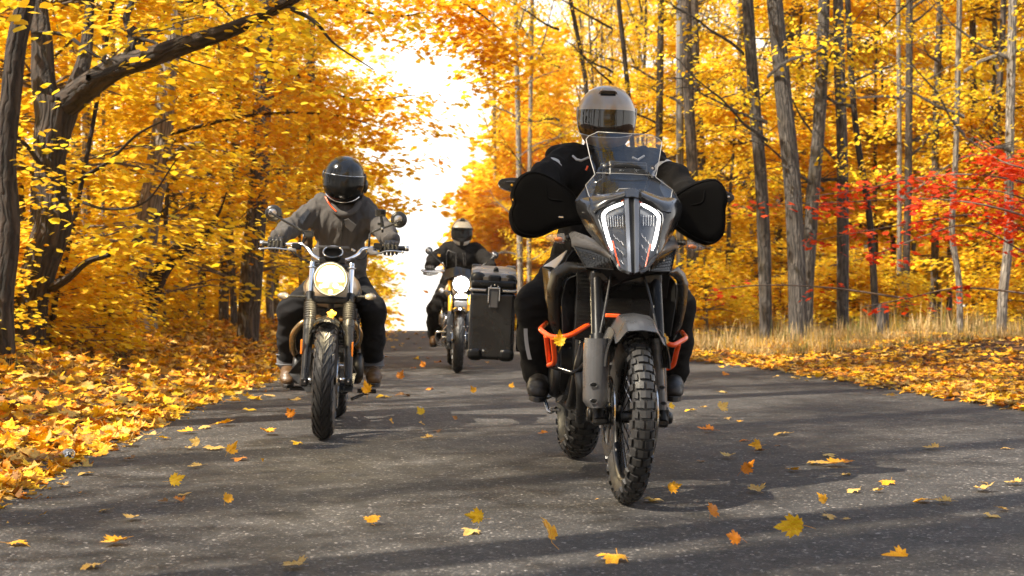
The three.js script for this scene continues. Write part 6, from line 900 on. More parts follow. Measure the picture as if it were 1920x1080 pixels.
  { const c = at(624, 476, -0.26); const g = part('gauge', mv(latheZ([[0, -0.05], [0.05, -0.045], [0.058, 0], [0.058, 0.012], [0.052, 0.014]], 32), c.x, c.y, c.z, -0.9), M.darkPlastic, t); part('gauge_rim', mv(new THREE.TorusGeometry(0.058, 0.0045, 8, 36), c.x, c.y + 0.012, c.z, -0.9), M.steel, g); const b = at(626, 463.5, -0.30); part('gauge_bracket', rbox(0.185, 0.014, 0.02, 0.004, b.x, b.y, b.z), M.satin, t); for (const [x, y] of [[588, 467.5], [592, 466], [661, 468.5], [664, 470]]) bolt(at(x, y, -0.29), 0.008, t, M.steel); }
  roundMirror(t, at, [512.5, 399.5], 0.050, [[507, 399], [538, 417], [562, 429.5], [568, 434, 0.01], [569, 447, 0.0], [566, 456, -0.02]], -0.36, M.alu);
  roundMirror(t, at, [748, 412], 0.050, [[753.5, 413], [725, 425], [700, 434], [694, 439, 0.01], [692.5, 450, 0], [692, 462, -0.02]], -0.36, M.alu);
  { // tank: a cream teardrop
    part('tank', fieldMesh([ell(at(623, 541, -0.68), [0.178, 0.125, 0.30], null, 0.05), ell(at(623, 538, -0.50), [0.15, 0.105, 0.16], null, 0.06)], 0.012, 0.05), M.creamPaint, t);
    for (const s of [-1, 1]) { const q = at(623 + s * 46, 546, -0.52); part('knee_pad', ball(1, q.x, q.y - 0.02, q.z - 0.10, 0.03, 0.05, 0.11), M.rubber, t); }
    part('fuel_cap', mv(lathe([[0, 0.012], [0.032, 0.010], [0.036, 0], [0, 0]], 24), 0, at(623, 505, -0.62).y, -0.62), M.chrome, t);
  }
  for (const [pts, r] of [[[[598, 596, -0.55], [570, 604, -0.50], [551, 625, -0.52], [549, 650, -0.58], [556, 668, -0.75]], 0.020], [[[640, 598, -0.55], [664, 606, -0.50], [674, 625, -0.52], [671, 645, -0.58], [662, 664, -0.75]], 0.020]]) part('exhaust_header', tube(pts.map(p => at(...p)), r, 12, 36), std({ color: C(0.42, 0.27, 0.12), metalness: 0.9, roughness: 0.4, roughnessMap: smudgeR }), t);
  { const c = at(672, 690, -0.72); part('clutch_cover', mv(latheX([[0, 0.035], [0.06, 0.032], [0.092, 0.018], [0.10, 0], [0.10, -0.06], [0, -0.06]], 32), c.x, c.y, c.z), M.engine, t); for (let k = 0; k < 7; k++) { const a = k / 7 * 6.28; bolt(V(c.x + 0.016, c.y + 0.086 * Math.cos(a), c.z + 0.086 * Math.sin(a)), 0.007, t, M.darkMetal, V(1, 0, 0)); } const d = at(556, 690, -0.74); part('alternator_cover', mv(latheX([[0, 0.06], [0.10, 0.06], [0.10, 0], [0.085, -0.02], [0, -0.03]], 32), d.x, d.y, d.z), M.engine, t); }
  part('sump_guard', slab([[540, 700, -0.60], [575, 735, -0.52], [585, 735, -0.52], [660, 735, -0.52], [668, 700, -0.56], [650, 660, -0.5], [575, 660, -0.5]].map(p => at(...p)), 0.02, V(0, 0, 1)), M.engine, t);
  part('foot_peg', [rod(V(-0.16, at(535, 727, -0.92).y, -0.92), V(-0.27, at(535, 727, -0.92).y, -0.92), 0.014), rod(V(0.16, at(688, 733, -0.92).y, -0.92), V(0.28, at(688, 733, -0.92).y, -0.92), 0.014)], M.rubber, t);
  part('side_stand', [rod(at(660, 748, -0.85), at(684, 738, -0.95), 0.011, 0.009), rbox(0.05, 0.012, 0.03, 0.004, ...at(684, 739, -0.96).toArray())], M.darkMetal, t);
  { const a = new THREE.Group(); a.name = 'camera_mount'; t.add(a); const c = at(713.5, 399, -0.34); part('camera_body', rbox(0.064, 0.044, 0.032, 0.007, c.x, c.y, c.z, 0, 0.1), M.plastic, a); part('camera_lens', [rbox(0.024, 0.024, 0.008, 0.004, c.x + 0.014, c.y + 0.003, c.z + 0.018, 0, 0.1)], M.visorDark, a); part('clamp', [rod(c.clone().add(V(0.004, -0.02, 0)), at(716, 416, -0.34), 0.008, 0.010), rod(at(716, 416, -0.34), at(717, 428, -0.335), 0.010, 0.012), rbox(0.034, 0.016, 0.03, 0.005, ...at(713, 420, -0.34).toArray()), rod(at(717, 428, -0.35), at(717, 435, -0.335), 0.007)], M.darkPlastic, a); bolt(at(716.5, 429, -0.315), 0.007, a, M.steel); }
}
{
  const { at } = R2, p = at;
  const J = { hipL: V(0.12, 0.88, -1.16), hipR: V(-0.12, 0.88, -1.16), kneeL: p(700, 581, -0.74), kneeR: p(546, 583, -0.74), ankL: p(697, 686, -0.98), ankR: p(541, 684, -0.98), toeL: p(703, 722, -0.76), toeR: p(538, 724, -0.76), shL: p(681, 393, -0.97), shR: p(603, 387, -0.97), elL: p(725, 438, -0.74), elR: p(538, 432, -0.74), neck: p(644, 378, -0.94), head: p(645, 338, -0.86), gripL: p(733, 466, -0.425), gripR: p(517, 458.5, -0.43) };
  J.wrL = J.gripL.clone().add(V(0.0, 0.055, -0.10)); J.wrR = J.gripR.clone().add(V(0.01, 0.055, -0.10));
  const { t, jk } = rider('person', 'rider in gloss black studded helmet, grey jacket and cuffed jeans on the left scrambler', R2, J, { jacket: M.greyCloth, trousers: M.denim, boots: M.leatherBrown, seed: 5, leg: [0.098, 0.079, 0.068], sleeve: [0.067, 0.059, 0.050], bulk: 0.95, fold: 0.019, foldF: [13, 5, 8] });
  // sleeve pocket, chest patch, collar, zip, belt bag
  { const d = J.elR.clone().sub(J.shR); const c = J.shR.clone().add(d.multiplyScalar(0.55)); void c; }
  part('sleeve_pocket', slab([p(560, 408, -0.755), p(577, 391, -0.79), p(582, 397, -0.78), p(567, 421, -0.74), p(561, 416, -0.745)], 0.012, V(-0.2, 0, 1)), M.leatherBlack, jk);
  part('chest_patch', slab([p(646, 412, -0.765), p(653, 410, -0.765), p(668, 422, -0.775), p(660, 436, -0.79), p(648, 426, -0.78)], 0.008, V(0, 0, 1)), M.chestGrey, jk);
  part('zip', sweep([p(643, 404, -0.772), p(642, 425, -0.79), p(640, 445, -0.82), p(638, 470, -0.87)], [0.004, 0.004, 0.004, 0.004], 6), M.plastic, jk);
  part('collar', tube([p(622, 381, -0.86), p(632, 397, -0.80), p(645, 402, -0.785), p(662, 396, -0.80), p(672, 382, -0.86)], 0.022, 10, 24), M.greyCloth, jk);
  part('orange_lining', tube([p(610, 369, -0.83), p(616, 380, -0.80), p(622, 388, -0.79), p(630, 396, -0.775)], 0.0045, 6, 14), M.orange, jk);
  for (const [k, a, s] of [[J.kneeR, J.ankR, -1], [J.kneeL, J.ankL, 1]]) { const c = k.clone().lerp(a, 0.90), d = a.clone().sub(k).normalize(); const g = new THREE.CylinderGeometry(0.078, 0.076, 0.062, 28, 3, true); g.applyQuaternion(new THREE.Quaternion().setFromUnitVectors(V(0, -1, 0), d)); part('jeans_cuff', [g.translate(c.x, c.y, c.z), mv(new THREE.TorusGeometry(0.0795, 0.004, 6, 28), c.x, c.y - 0.03, c.z, Math.PI / 2), mv(new THREE.TorusGeometry(0.0805, 0.004, 6, 28), c.x, c.y + 0.03, c.z, Math.PI / 2)], M.denimCuff, t); void s; }
  const H = helmetFn({ top: 0.150, low: 0.145, front: 0.140, chin: 0.158, back: 0.148, side: 0.128, e: 2.15 }), hg = new THREE.Group(); hg.name = 'helmet'; hg.position.copy(J.head); hg.rotation.set(0.20, 0.0, -0.06); t.add(hg);
  part('shell', [helmetSheet(H, -Math.PI, Math.PI, 0.32, 1.5705, 0, 0.006, 64, 18), helmetSheet(H, 1.30, 2 * Math.PI - 1.30, -1.0, 0.32, 0, 0.006, 50, 16), helmetSheet(H, -1.32, 1.32, -1.0, -0.62, 0.0, 0.006, 40, 8)], M.gloss_black, hg);
  part('liner', helmetSheet(H, -1.4, 1.4, -0.66, 0.36, -0.022, 0.004, 24, 10), M.darkPlastic, hg);
  part('neck_roll', mv(new THREE.TorusGeometry(0.082, 0.02, 10, 30), 0, -0.122, 0, Math.PI / 2), M.cloth, hg);
  const vs = part('visor', helmetSheet(H, -1.22, 1.22, u => -0.66 - 0.24 * Math.cos((u - 0.5) * 2.9), 0.30, (u, v) => 0.008 + 0.020 * Math.sin(Math.PI * clamp(v)) * Math.sin(Math.PI * u), 0.003, 44, 20), M.visorDark, hg);
  { const e = [], f = []; for (let k = 0; k <= 44; k++) { const u = k / 44; e.push(H(lerp(-1.22, 1.22, u), -0.66 - 0.24 * Math.cos((u - 0.5) * 2.9), 0.011)); f.push(H(lerp(-1.22, 1.22, u), 0.305, 0.009)); } part('chrome_trim', sweep(e, e.map(() => 0.0042), 8), M.chrome, vs); part('brow_edge', sweep(f, f.map((_, k) => k > 32 ? 0.0032 : 0.0022), 6), M.steel, vs); }
  for (const l of [-0.98, -0.55, -0.02, 0.50, 0.95]) { const q = H(l, 0.46, 0.001), q2 = H(l, 0.46, 0.02); bolt(q, 0.0085, hg, M.chrome, q2.clone().sub(q).normalize()); }
  for (const s of [-1, 1]) part('visor_snap', ball(1, ...H(s * 1.42, 0.22, 0.004).toArray(), 0.012, 0.03, 0.03), M.plastic, hg);
  part('intercom', [ball(1, ...H(1.60, -0.18, 0.012).toArray(), 0.018, 0.045, 0.035), ball(1, ...H(1.75, -0.62, 0.010).toArray(), 0.02, 0.03, 0.03)], M.plastic, hg);
}
// ---------------------------------------------------------------- the farthest machine
const R3 = rig(-0.59, 14.9, 4.0, 2.2);
{
  const { at, pl } = R3, t = R3.place(thing('motorcycle', 'scrambler motorcycle with gold fork tubes and bright round headlight, farthest away', 'motorcycle', null, 'motorcycles riding along the road'));
  twin(R3, t, { AX: 0.338, R: 0.333, w: 0.050, discs: [-1, 1] });
  const zf = y => lerp(-0.24, 0.02, clamp((y - 520) / 150));
  for (const [s, x0, x1, x2] of [[-1, 844, 844, 842], [1, 880.5, 879.5, 878]]) {
    const a = at(x0, 527, zf(527)), b = at(x1, 586, zf(586)), c = at(x2, 650, zf(650));
    part('fork_tube', [rod(a, b, 0.023, 0.023, 16)], M.gold, t); part('fork_clamp', [rod(at(x0, 546, zf(546)), at(x0, 555, zf(555)), 0.029, 0.029, 14)], M.darkMetal, t);
    part('fork_leg', [rod(b.clone().add(V(0, 0.01, 0)), c, 0.033, 0.026, 16), rbox(0.045, 0.06, 0.055, 0.014, c.x, c.y, c.z)], M.plastic, t); part('fork_guard', slab([[x1 - 6, 588], [x1 + 6, 588], [x2 + 5, 640], [x2 - 5, 640]].map(([x, y]) => at(x, y, zf(y) + 0.04)), 0.01, V(0, 0, 1)), M.plastic, t);
    part('brake_caliper', rbox(0.045, 0.10, 0.05, 0.012, s * 0.09, 0.36, -0.11, 0.3), M.steel, t); bolt(at(x1 + s * -3, 612, 0.0), 0.010, t, M.steel); bolt(at(x1 + s * -3, 625, 0.02), 0.010, t, M.steel);
  }
  part('mudguard', shell((u, v) => { const a = lerp(0.5, -0.8, v), x = lerp(-1, 1, u); return V(x * 0.072, 0.338 + Math.cos(a) * (0.385 - 0.035 * x * x), Math.sin(a) * 0.385); }, 14, 14, 0.003), M.gloss_black, t);
  roundLamp(t, at(864.5, 533, -0.07), 0.070, false, false);
  part('headlight_bezel', mv(new THREE.TorusGeometry(0.088, 0.016, 10, 36), ...at(864.5, 533, -0.085).toArray()), M.gloss, t);
  part('fly_screen', shell((u, v) => { const x = lerp(834, 882, u), y = lerp(500 + 6 * Math.abs(2 * u - 1), 526 - 8 * Math.cos((u - 0.5) * 3), v); return at(x, y, -0.22 + 0.10 * v - 0.04 * Math.pow(2 * u - 1, 2)); }, 16, 10, 0.004), M.gloss_black, t);
  part('nose_plate', shell((u, v) => { const x = lerp(853.5, 875, u), y = lerp(551.5 + 2.5 * Math.pow(2 * u - 1, 2), 559.5, v); return at(x, y, -0.02 + 0.02 * v - 0.02 * Math.pow(2 * u - 1, 2)); }, 12, 6, 0.01), M.whitePaint, t);
  part('oil_cooler', rbox(0.15, 0.13, 0.04, 0.01, at(864, 575, -0.16).x, at(864, 575, -0.16).y, -0.18), M.satin, t);
  part('tank', fieldMesh([ell(at(862, 546, -0.62), [0.172, 0.115, 0.28], null, 0.05), ell(at(862, 543, -0.45), [0.155, 0.10, 0.15], null, 0.06)], 0.014, 0.05), M.creamPaint, t);
  ovalSignal(t, at, [827.5, 544.5], 0.030, 0.030, [842, 546], -0.15, true); ovalSignal(t, at, [898, 546], 0.030, 0.030, [882, 548], -0.15, true);
  { const c = new THREE.CatmullRomCurve3([[792, 507, -0.46], [818, 508, -0.42], [834, 507, -0.36], [842, 511, -0.30], [852, 517, -0.26], [878, 518, -0.26], [888, 512, -0.30], [898, 509, -0.36], [934, 509, -0.46]].map(q => at(...q)), false, 'centripetal').getPoints(60); part('handlebar', sweep(c, c.map(() => 0.0125), 10), M.darkMetal, t); }
  part('handguard', [sweep(pl(-0.30, [790, 505], [796, 510], [815, 510], [836, 507.5]), [0.016, 0.018, 0.016, 0.010], 10), sweep(pl(-0.33, [792, 513], [805, 516], [822, 513]), [0.008, 0.012, 0.007], 8)], M.alu, t); part('handguard', [sweep(pl(-0.30, [936, 509], [930, 513], [912, 513], [894, 511]), [0.016, 0.018, 0.016, 0.010], 10)], M.alu, t);
  roundMirror(t, at, [804.5, 470], 0.042, [[805, 472], [820, 486], [832, 498, 0.02], [836, 508, 0]], -0.38, M.alu); roundMirror(t, at, [928, 478.5], 0.042, [[927, 480], [915, 490], [903, 500, 0.02], [898, 509, 0]], -0.38, M.alu);
  part('crank_cover', [latheX([[0, 0.06], [0.11, 0.06], [0.11, 0], [0.09, -0.03], [0, -0.035]], 28).translate(at(828, 600, -0.70).x, at(828, 594, -0.70).y, -0.70), latheX([[0, 0.035], [0.09, 0.03], [0.11, 0], [0.11, -0.06], [0, -0.06]], 28).translate(at(895, 600, -0.70).x, at(895, 600, -0.70).y, -0.70)], M.alu, t); for (const [x, y] of [[825, 590], [825, 600], [832, 595], [826, 606], [834, 597]]) bolt(at(x, y, -0.64), 0.014, t, M.chrome, V(-0.5, 0, 1));
  part('engine_guard', [bentTube([[836, 622, -0.42], [818, 622, -0.45], [816, 632, -0.46], [822, 648, -0.5], [838, 650, -0.5]].map(q => at(...q)), 0.011, 0.05, 8), bentTube([[840, 608, -0.42], [829, 622, -0.44], [828, 645, -0.48]].map(q => at(...q)), 0.011, 0.05, 8), bentTube([[829, 632, -0.42], [840, 632, -0.40]].map(q => at(...q)), 0.010, 0.02, 8), bentTube([[885, 622, -0.42], [903, 622, -0.45], [905, 632, -0.46], [899, 648, -0.5], [884, 650, -0.5]].map(q => at(...q)), 0.011, 0.05, 8)], M.steel, t);
  part('exhaust_header', [tube([[852, 592, -0.52], [838, 596, -0.48], [832, 612, -0.5], [836, 640, -0.7]].map(q => at(...q)), 0.021, 10, 26), tube([[874, 592, -0.52], [888, 596, -0.48], [894, 612, -0.5], [890, 640, -0.7]].map(q => at(...q)), 0.021, 10, 26)], M.steel, t);
  part('foot_peg', [rod(V(-0.15, 0.34, -0.95), V(-0.26, 0.34, -0.95), 0.014), rod(V(0.15, 0.34, -0.95), V(0.26, 0.34, -0.95), 0.014)], M.rubber, t);
}
{
  const { at } = R3, p = at;
  const J = { hipL: V(0.12, 0.89, -1.14), hipR: V(-0.12, 0.89, -1.14), kneeL: p(916, 583, -0.75), kneeR: p(817, 580, -0.75), ankL: p(914, 630, -0.98), ankR: p(815, 630, -0.98), toeL: p(916, 650, -0.76), toeR: p(812, 649, -0.76), shL: p(892, 470, -0.98), shR: p(840, 468, -0.98), elL: p(913, 487, -0.76), elR: p(813, 487, -0.76), neck: p(866, 461, -0.96), head: p(866, 436, -0.90), gripL: p(921, 507, -0.43), gripR: p(806, 506, -0.43) };
  J.wrL = J.gripL.clone().add(V(0.0, 0.045, -0.11)); J.wrR = J.gripR.clone().add(V(0, 0.045, -0.11));
  const { t, jk } = rider('person', 'farthest rider in white and grey helmet with goggles and black piped jacket', R3, J, { jacket: M.cloth, trousers: M.cloth, boots: M.leatherBrown, seed: 8, leg: [0.112, 0.094, 0.082], sleeve: [0.082, 0.072, 0.062], bulk: 1.05, fold: 0.014 });
  part('piping', [sweep([[837, 500, -0.84], [837, 477, -0.80], [840, 469, -0.80], [846, 472, -0.78], [855, 475, -0.77], [855, 500, -0.82]].map(q => p(...q)), Array(6).fill(0.006), 6), sweep([[868, 474, -0.77], [870, 498, -0.82]].map(q => p(...q)), [0.006, 0.006], 6), sweep([[872, 474, -0.77], [873, 498, -0.82]].map(q => p(...q)), [0.006, 0.006], 6), sweep([[904, 478, -0.84], [905, 469, -0.88], [909, 470, -0.86], [911, 480, -0.82]].map(q => p(...q)), Array(4).fill(0.006), 6)], M.satin, jk);
  const H = helmetFn({ top: 0.150, low: 0.155, front: 0.136, chin: 0.180, back: 0.150, side: 0.120, e: 2.1 }), hg = new THREE.Group(); hg.name = 'helmet'; hg.position.copy(J.head); hg.rotation.set(0.10, 0.0, 0); t.add(hg);
  part('shell', [helmetSheet(H, -Math.PI, Math.PI, 0.42, 1.5705, 0, 0.006, 50, 16), helmetSheet(H, 1.10, 2 * Math.PI - 1.10, -1.0, 0.42, 0, 0.006, 44, 14)], std({ color: C(0.05, 0.048, 0.046), roughness: 0.3, clearcoat: 0.8 }), hg);
  part('chin_bar', helmetSheet(H, -1.12, 1.12, -1.0, u => -0.50 - 0.12 * Math.cos((u - 0.5) * 3), 0.004, 0.006, 40, 8), M.whitePaint, hg);
  part('chin_vent', helmetSheet(H, -0.16, 0.16, -0.98, -0.55, 0.008, 0.006, 8, 6), M.darkPlastic, hg);
  part('liner', helmetSheet(H, -1.3, 1.3, -0.7, 0.46, -0.02, 0.004, 24, 10), M.darkPlastic, hg);
  part('goggles', helmetSheet(H, -0.95, 0.95, u => -0.34 - 0.10 * Math.pow(Math.abs(2 * u - 1), 2), 0.30, 0.004, 0.004, 30, 10), M.visorDark, hg);
  part('goggle_frame', [helmetSheet(H, -1.12, 1.12, 0.28, 0.40, 0.010, 0.01, 30, 3), helmetSheet(H, -1.0, 1.0, -0.52, -0.36, 0.006, 0.01, 30, 3)], M.darkPlastic, hg);
  part('peak', helmetSheet(H, -0.75, 0.75, 0.36, 0.95, (u, v) => 0.004 + 0.03 * v, 0.006, 24, 10), M.peakGrey, hg);
  part('forehead_mark', slab([H(-0.10, 0.62, 0.026), H(0.10, 0.62, 0.026), H(0.0, 0.50, 0.032)], 0.003, V(0, 0.3, 1)), M.darkPlastic, hg);
  part('top_vent', helmetSheet(H, -0.35, 0.35, 1.0, 1.35, 0.012, 0.01, 10, 5), M.darkPlastic, hg);
  for (const s of [-1, 1]) { part('red_flash', helmetSheet(H, s * 0.80, s * 1.25, 0.44, 0.66, 0.003, 0.003, 8, 5), M.redPaint, hg); part('side_flash', helmetSheet(H, s * 1.12, s * 1.40, -0.95, 0.30, 0.003, 0.003, 8, 8), M.orange, hg); }
}
// ---------------------------------------------------------------- fallen and falling maple leaves
const halfLeaf = [[0.02, -0.34], [0.10, -0.40], [0.17, -0.33], [0.30, -0.36], [0.27, -0.26], [0.46, -0.20], [0.35, -0.10], [0.55, 0.10], [0.40, 0.12], [0.43, 0.24], [0.30, 0.17], [0.23, 0.13], [0.24, 0.36], [0.14, 0.33], [0.12, 0.46], [0.0, 0.66]];
function mapleGeo(seed, curl, cup, lop = 0) { // one leaf about 1 across: five pointed lobes, folded along its midrib and curled, with a stalk
  const r = rng(seed), left = halfLeaf.map(([x, y]) => [x * (1 + lop + 0.12 * (r() - 0.5)), y + 0.03 * (r() - 0.5)]), right = halfLeaf.slice(0, -1).reverse().map(([x, y]) => [-x * (1 - lop + 0.12 * (r() - 0.5)), y + 0.03 * (r() - 0.5)]), out = [...left, ...right];
  const wav = (x, y) => { const q = x * x + y * y; return curl * q * 0.9 + cup * Math.abs(x) * 0.8 + 0.10 * N3.noise(x * 3 + seed, y * 3, seed * 0.7) + 0.06 * N3.noise(x * 8, y * 8 + seed, 3) + curl * 0.5 * Math.max(0, y) * y; };
  const pos = [], idx = []; const rings = [0, 0.45, 1]; const n = out.length; pos.push(0, -0.1 + 0.1, 0); pos[1] = wav(0, 0);
  for (const k of [0.42, 0.75, 1]) out.forEach(([x, y]) => { const X = x * k, Y = y * k; pos.push(X, wav(X, Y), -Y); });
  for (let i = 0; i < n; i++) { const j = (i + 1) % n; idx.push(0, 1 + i, 1 + j); for (let q = 0; q < 2; q++) { const a = 1 + q * n, b = a + n; idx.push(a + i, b + i, a + j, a + j, b + i, b + j); } }
  void rings;
  const g = new THREE.BufferGeometry(); g.setIndex(idx); g.setAttribute('position', new THREE.Float32BufferAttribute(pos, 3)); g.computeVertexNormals();
  const st = [V(0, wav(0, -0.34), 0.33), V(0.03 * (r() - 0.5) * 4, wav(0, -0.4) + 0.04, 0.5), V(0.10 * (r() - 0.5) * 4, 0.03, 0.78)];
  return { blade: prep(g), stalk: sweep(st, [0.014, 0.010, 0.008], 5) };
}
const mapleVars = [mapleGeo(1, 0.25, -0.12), mapleGeo(2, -0.35, 0.20, 0.08), mapleGeo(3, 0.5, 0.1, -0.1), mapleGeo(4, -0.15, 0.35), mapleGeo(5, 0.6, -0.35, 0.12), mapleGeo(6, -0.7, -0.15), mapleGeo(7, 0.25, 0.35, 0.18), mapleGeo(8, -0.4, 0.45, -0.15), mapleGeo(9, 0.1, -0.5, 0.1), mapleGeo(10, 0.4, -0.45, -0.2)];
const blotch = (() => { const r = rng(51); return tex(256, 256, (i, j) => { const u = i / 256, v = j / 256, n = tileNoise(u, v, 6, 2, 4), sp = r() < 0.006 ? 0.45 : 1, k = clamp(0.92 + 0.55 * n); return [clamp(0.98 + 0.1 * n) * sp, k * sp, 0.75 * k * sp]; }, true); })();
const leafColors = { yellow: C(0.86, 0.58, 0.025), gold: C(0.78, 0.43, 0.02), orange: C(0.64, 0.24, 0.014), tan: C(0.58, 0.40, 0.17), brown: C(0.24, 0.12, 0.045), pale: C(0.68, 0.50, 0.24) };
const leafMats = Object.fromEntries(Object.entries(leafColors).map(([k, c]) => [k, std({ color: c, map: rep(blotch, 5), roughness: 0.6, transmission: 0.3, thickness: 0, specularIntensity: 0.5 })]));
function leafThing(name, label, group, pos, size, v, col, rot) { const t = thing(name, label, 'leaf', pos, group), g = mapleVars[v % mapleVars.length]; const b = mesh('blade', g.bl2 || (g.bl2 = boxUV(g.blade.clone())), leafMats[col], t); void b; mesh('stalk', g.stalk, leafMats[col === 'yellow' ? 'gold' : col], t); const sq = rng(Math.round(pos.x * 977 + pos.z * 131 + 50000)); t.scale.set(size * (0.72 + 0.36 * sq()), size * (0.6 + 0.55 * sq()), size * (0.82 + 0.26 * sq())); t.rotation.set(rot[0], rot[1], rot[2], 'YXZ'); if (rot[3]) t.rotateY(rot[3]); return t; }
const roadY = (x, d) => groundY(x, d) > fall(d) ? groundY(x, d) : fall(d) + 0.005;
// leaves in the air: pixel, distance, width in pixels, tint, turn
const FLY = [
  [[893, 968], 4.6, 42, 'yellow', [1.35, 0.5, 0.5], 1, 'yellow leaf tumbling just above the road in the middle foreground, stalk down'],
  [[1484, 985], 4.4, 62, 'yellow', [1.45, -0.1, -0.35], 0, 'brightest large yellow leaf hanging in the air in the right foreground'],
  [[1030, 993], 4.5, 60, 'gold', [0.9, 1.2, 0.45], 4, 'narrow folded leaf seen edge on, in the air below the front tyre'],
  [[429, 934], 5.2, 32, 'gold', [1.0, 1.3, 0.75], 4, 'narrow orange leaf seen edge on in the left foreground'],
  [[330, 899], 5.6, 34, 'yellow', [1.2, 0.3, 0.1], 0, 'small bright yellow leaf in the air over the left lane'],
  [[1400, 876], 5.8, 34, 'orange', [1.35, 0.2, 0.5], 1, 'upright orange leaf with darker veins right of the knobby tyre'],
  [[1262, 911], 5.5, 34, 'gold', [1.3, -0.2, -0.4], 2, 'upright golden leaf just right of the knobby front tyre'],
  [[1541, 935], 5.3, 30, 'gold', [1.3, 0.6, 0.2], 3, 'upright rust-gold leaf in the middle of the right lane'],
  [[1378, 1007], 4.6, 38, 'orange', [1.2, 0.3, 0.1], 2, 'orange-brown leaf left of the large bright yellow one'],
  [[1337, 955], 5.0, 40, 'orange', [1.0, 0.2, -0.6], 5, 'curled orange leaf falling right of the tyre tip'],
  [[1683, 1046], 4.4, 56, 'gold', [0.9, -0.3, -0.4], 3, 'ragged golden leaf in the lower right corner area'],
  [[434, 841], 6.4, 34, 'gold', [1.4, 0.2, 0.2], 1, 'upright golden leaf in the left lane beside the leaf pile'],
  [[367, 828], 6.8, 24, 'pale', [1.35, -0.2, 0.1], 0, 'pale upright leaf nearest the edge of the leaf pile'],
  [[544, 775], 8.2, 26, 'orange', [1.35, 0.1, 0.3], 2, 'brownish orange leaf in the air left of the grey-jacketed rider boot'],
  [[734, 789], 8.4, 20, 'gold', [1.3, 0.9, -0.5], 3, 'small golden leaf tumbling between the two nearer motorcycles'],
  [[791, 793], 8.0, 18, 'tan', [0.9, 1.1, -0.6], 4, 'thin tan leaf seen edge on between the two nearer motorcycles'],
  [[854, 783], 8.4, 14, 'brown', [1.2, 1.3, 0.9], 4, 'dark sliver of a leaf between the two nearer motorcycles'],
  [[789, 771], 9.0, 22, 'yellow', [1.2, 0.4, 0.3], 0, 'yellow leaf in the air above the middle of the road'],
  [[887, 731], 11.0, 16, 'gold', [1.35, 0.2, 0.2], 1, 'golden leaf in the air below the metal pannier'],
  [[750, 703], 10.5, 24, 'orange', [1.35, 0.4, 0.1], 2, 'deep golden leaf in the air right of the grey-jacketed rider'],
  [[793, 683], 12.5, 16, 'orange', [1.3, 0.1, 0.4], 3, 'small amber leaf in the air left of the farthest front wheel'],
  [[799, 547], 11.0, 14, 'orange', [0.9, 0.3, 0.1], 5, 'small leaf against the white sky left of the farthest rider'],
  [[826, 305], 9.5, 15, 'orange', [1.35, 0.5, -0.4], 1, 'lone leaf high against the white sky between the trees'],
  [[823, 479], 11, 9, 'gold', [1.35, 0.1, 0.3], 0, 'tiny golden leaf in front of the farthest rider sleeve'],
  [[1355, 762], 8.6, 28, 'pale', [1.3, 0.1, 0.1], 0, 'pale tan leaf standing upright right of the fork guard'],
  [[1259, 761], 8.0, 18, 'yellow', [1.3, 0.5, -0.6], 3, 'small yellow leaf touching the right fork guard'],
  [[1418, 834], 6.4, 34, 'gold', [1.0, 0.3, 0.3], 3, 'golden leaf lifting off the road behind the orange upright one'],
  [[700, 972], 5.0, 40, 'gold', [0.5, -0.3, -0.35], 4, 'curled golden leaf in the centre foreground left of the yellow tumbling one'],
  [[493, 862], 6.0, 10, 'gold', [1.3, 1.4, 0.1], 4, 'thin upright leaf seen edge on under the left front tyre'],
  [[958, 722], 11, 14, 'gold', [1.0, 0.2, 0.3], 2, 'little golden leaf in the air left of the nearest rider boot'],
];
const spin = rng(909); for (const [p, d, w, c, rot, v, label] of FLY) { const s = (spin() - 0.5) * 3.4; leafThing('falling_leaf', label, null, px(p[0], p[1], d), w / F * d * 0.86, v + (v % 3) * 3, c, [rot[0] * (0.72 + 0.4 * spin()), rot[1] + (spin() - 0.5) * 0.7, rot[2] * 0.4, Math.abs(s) < 0.3 ? 0.5 : s]); }
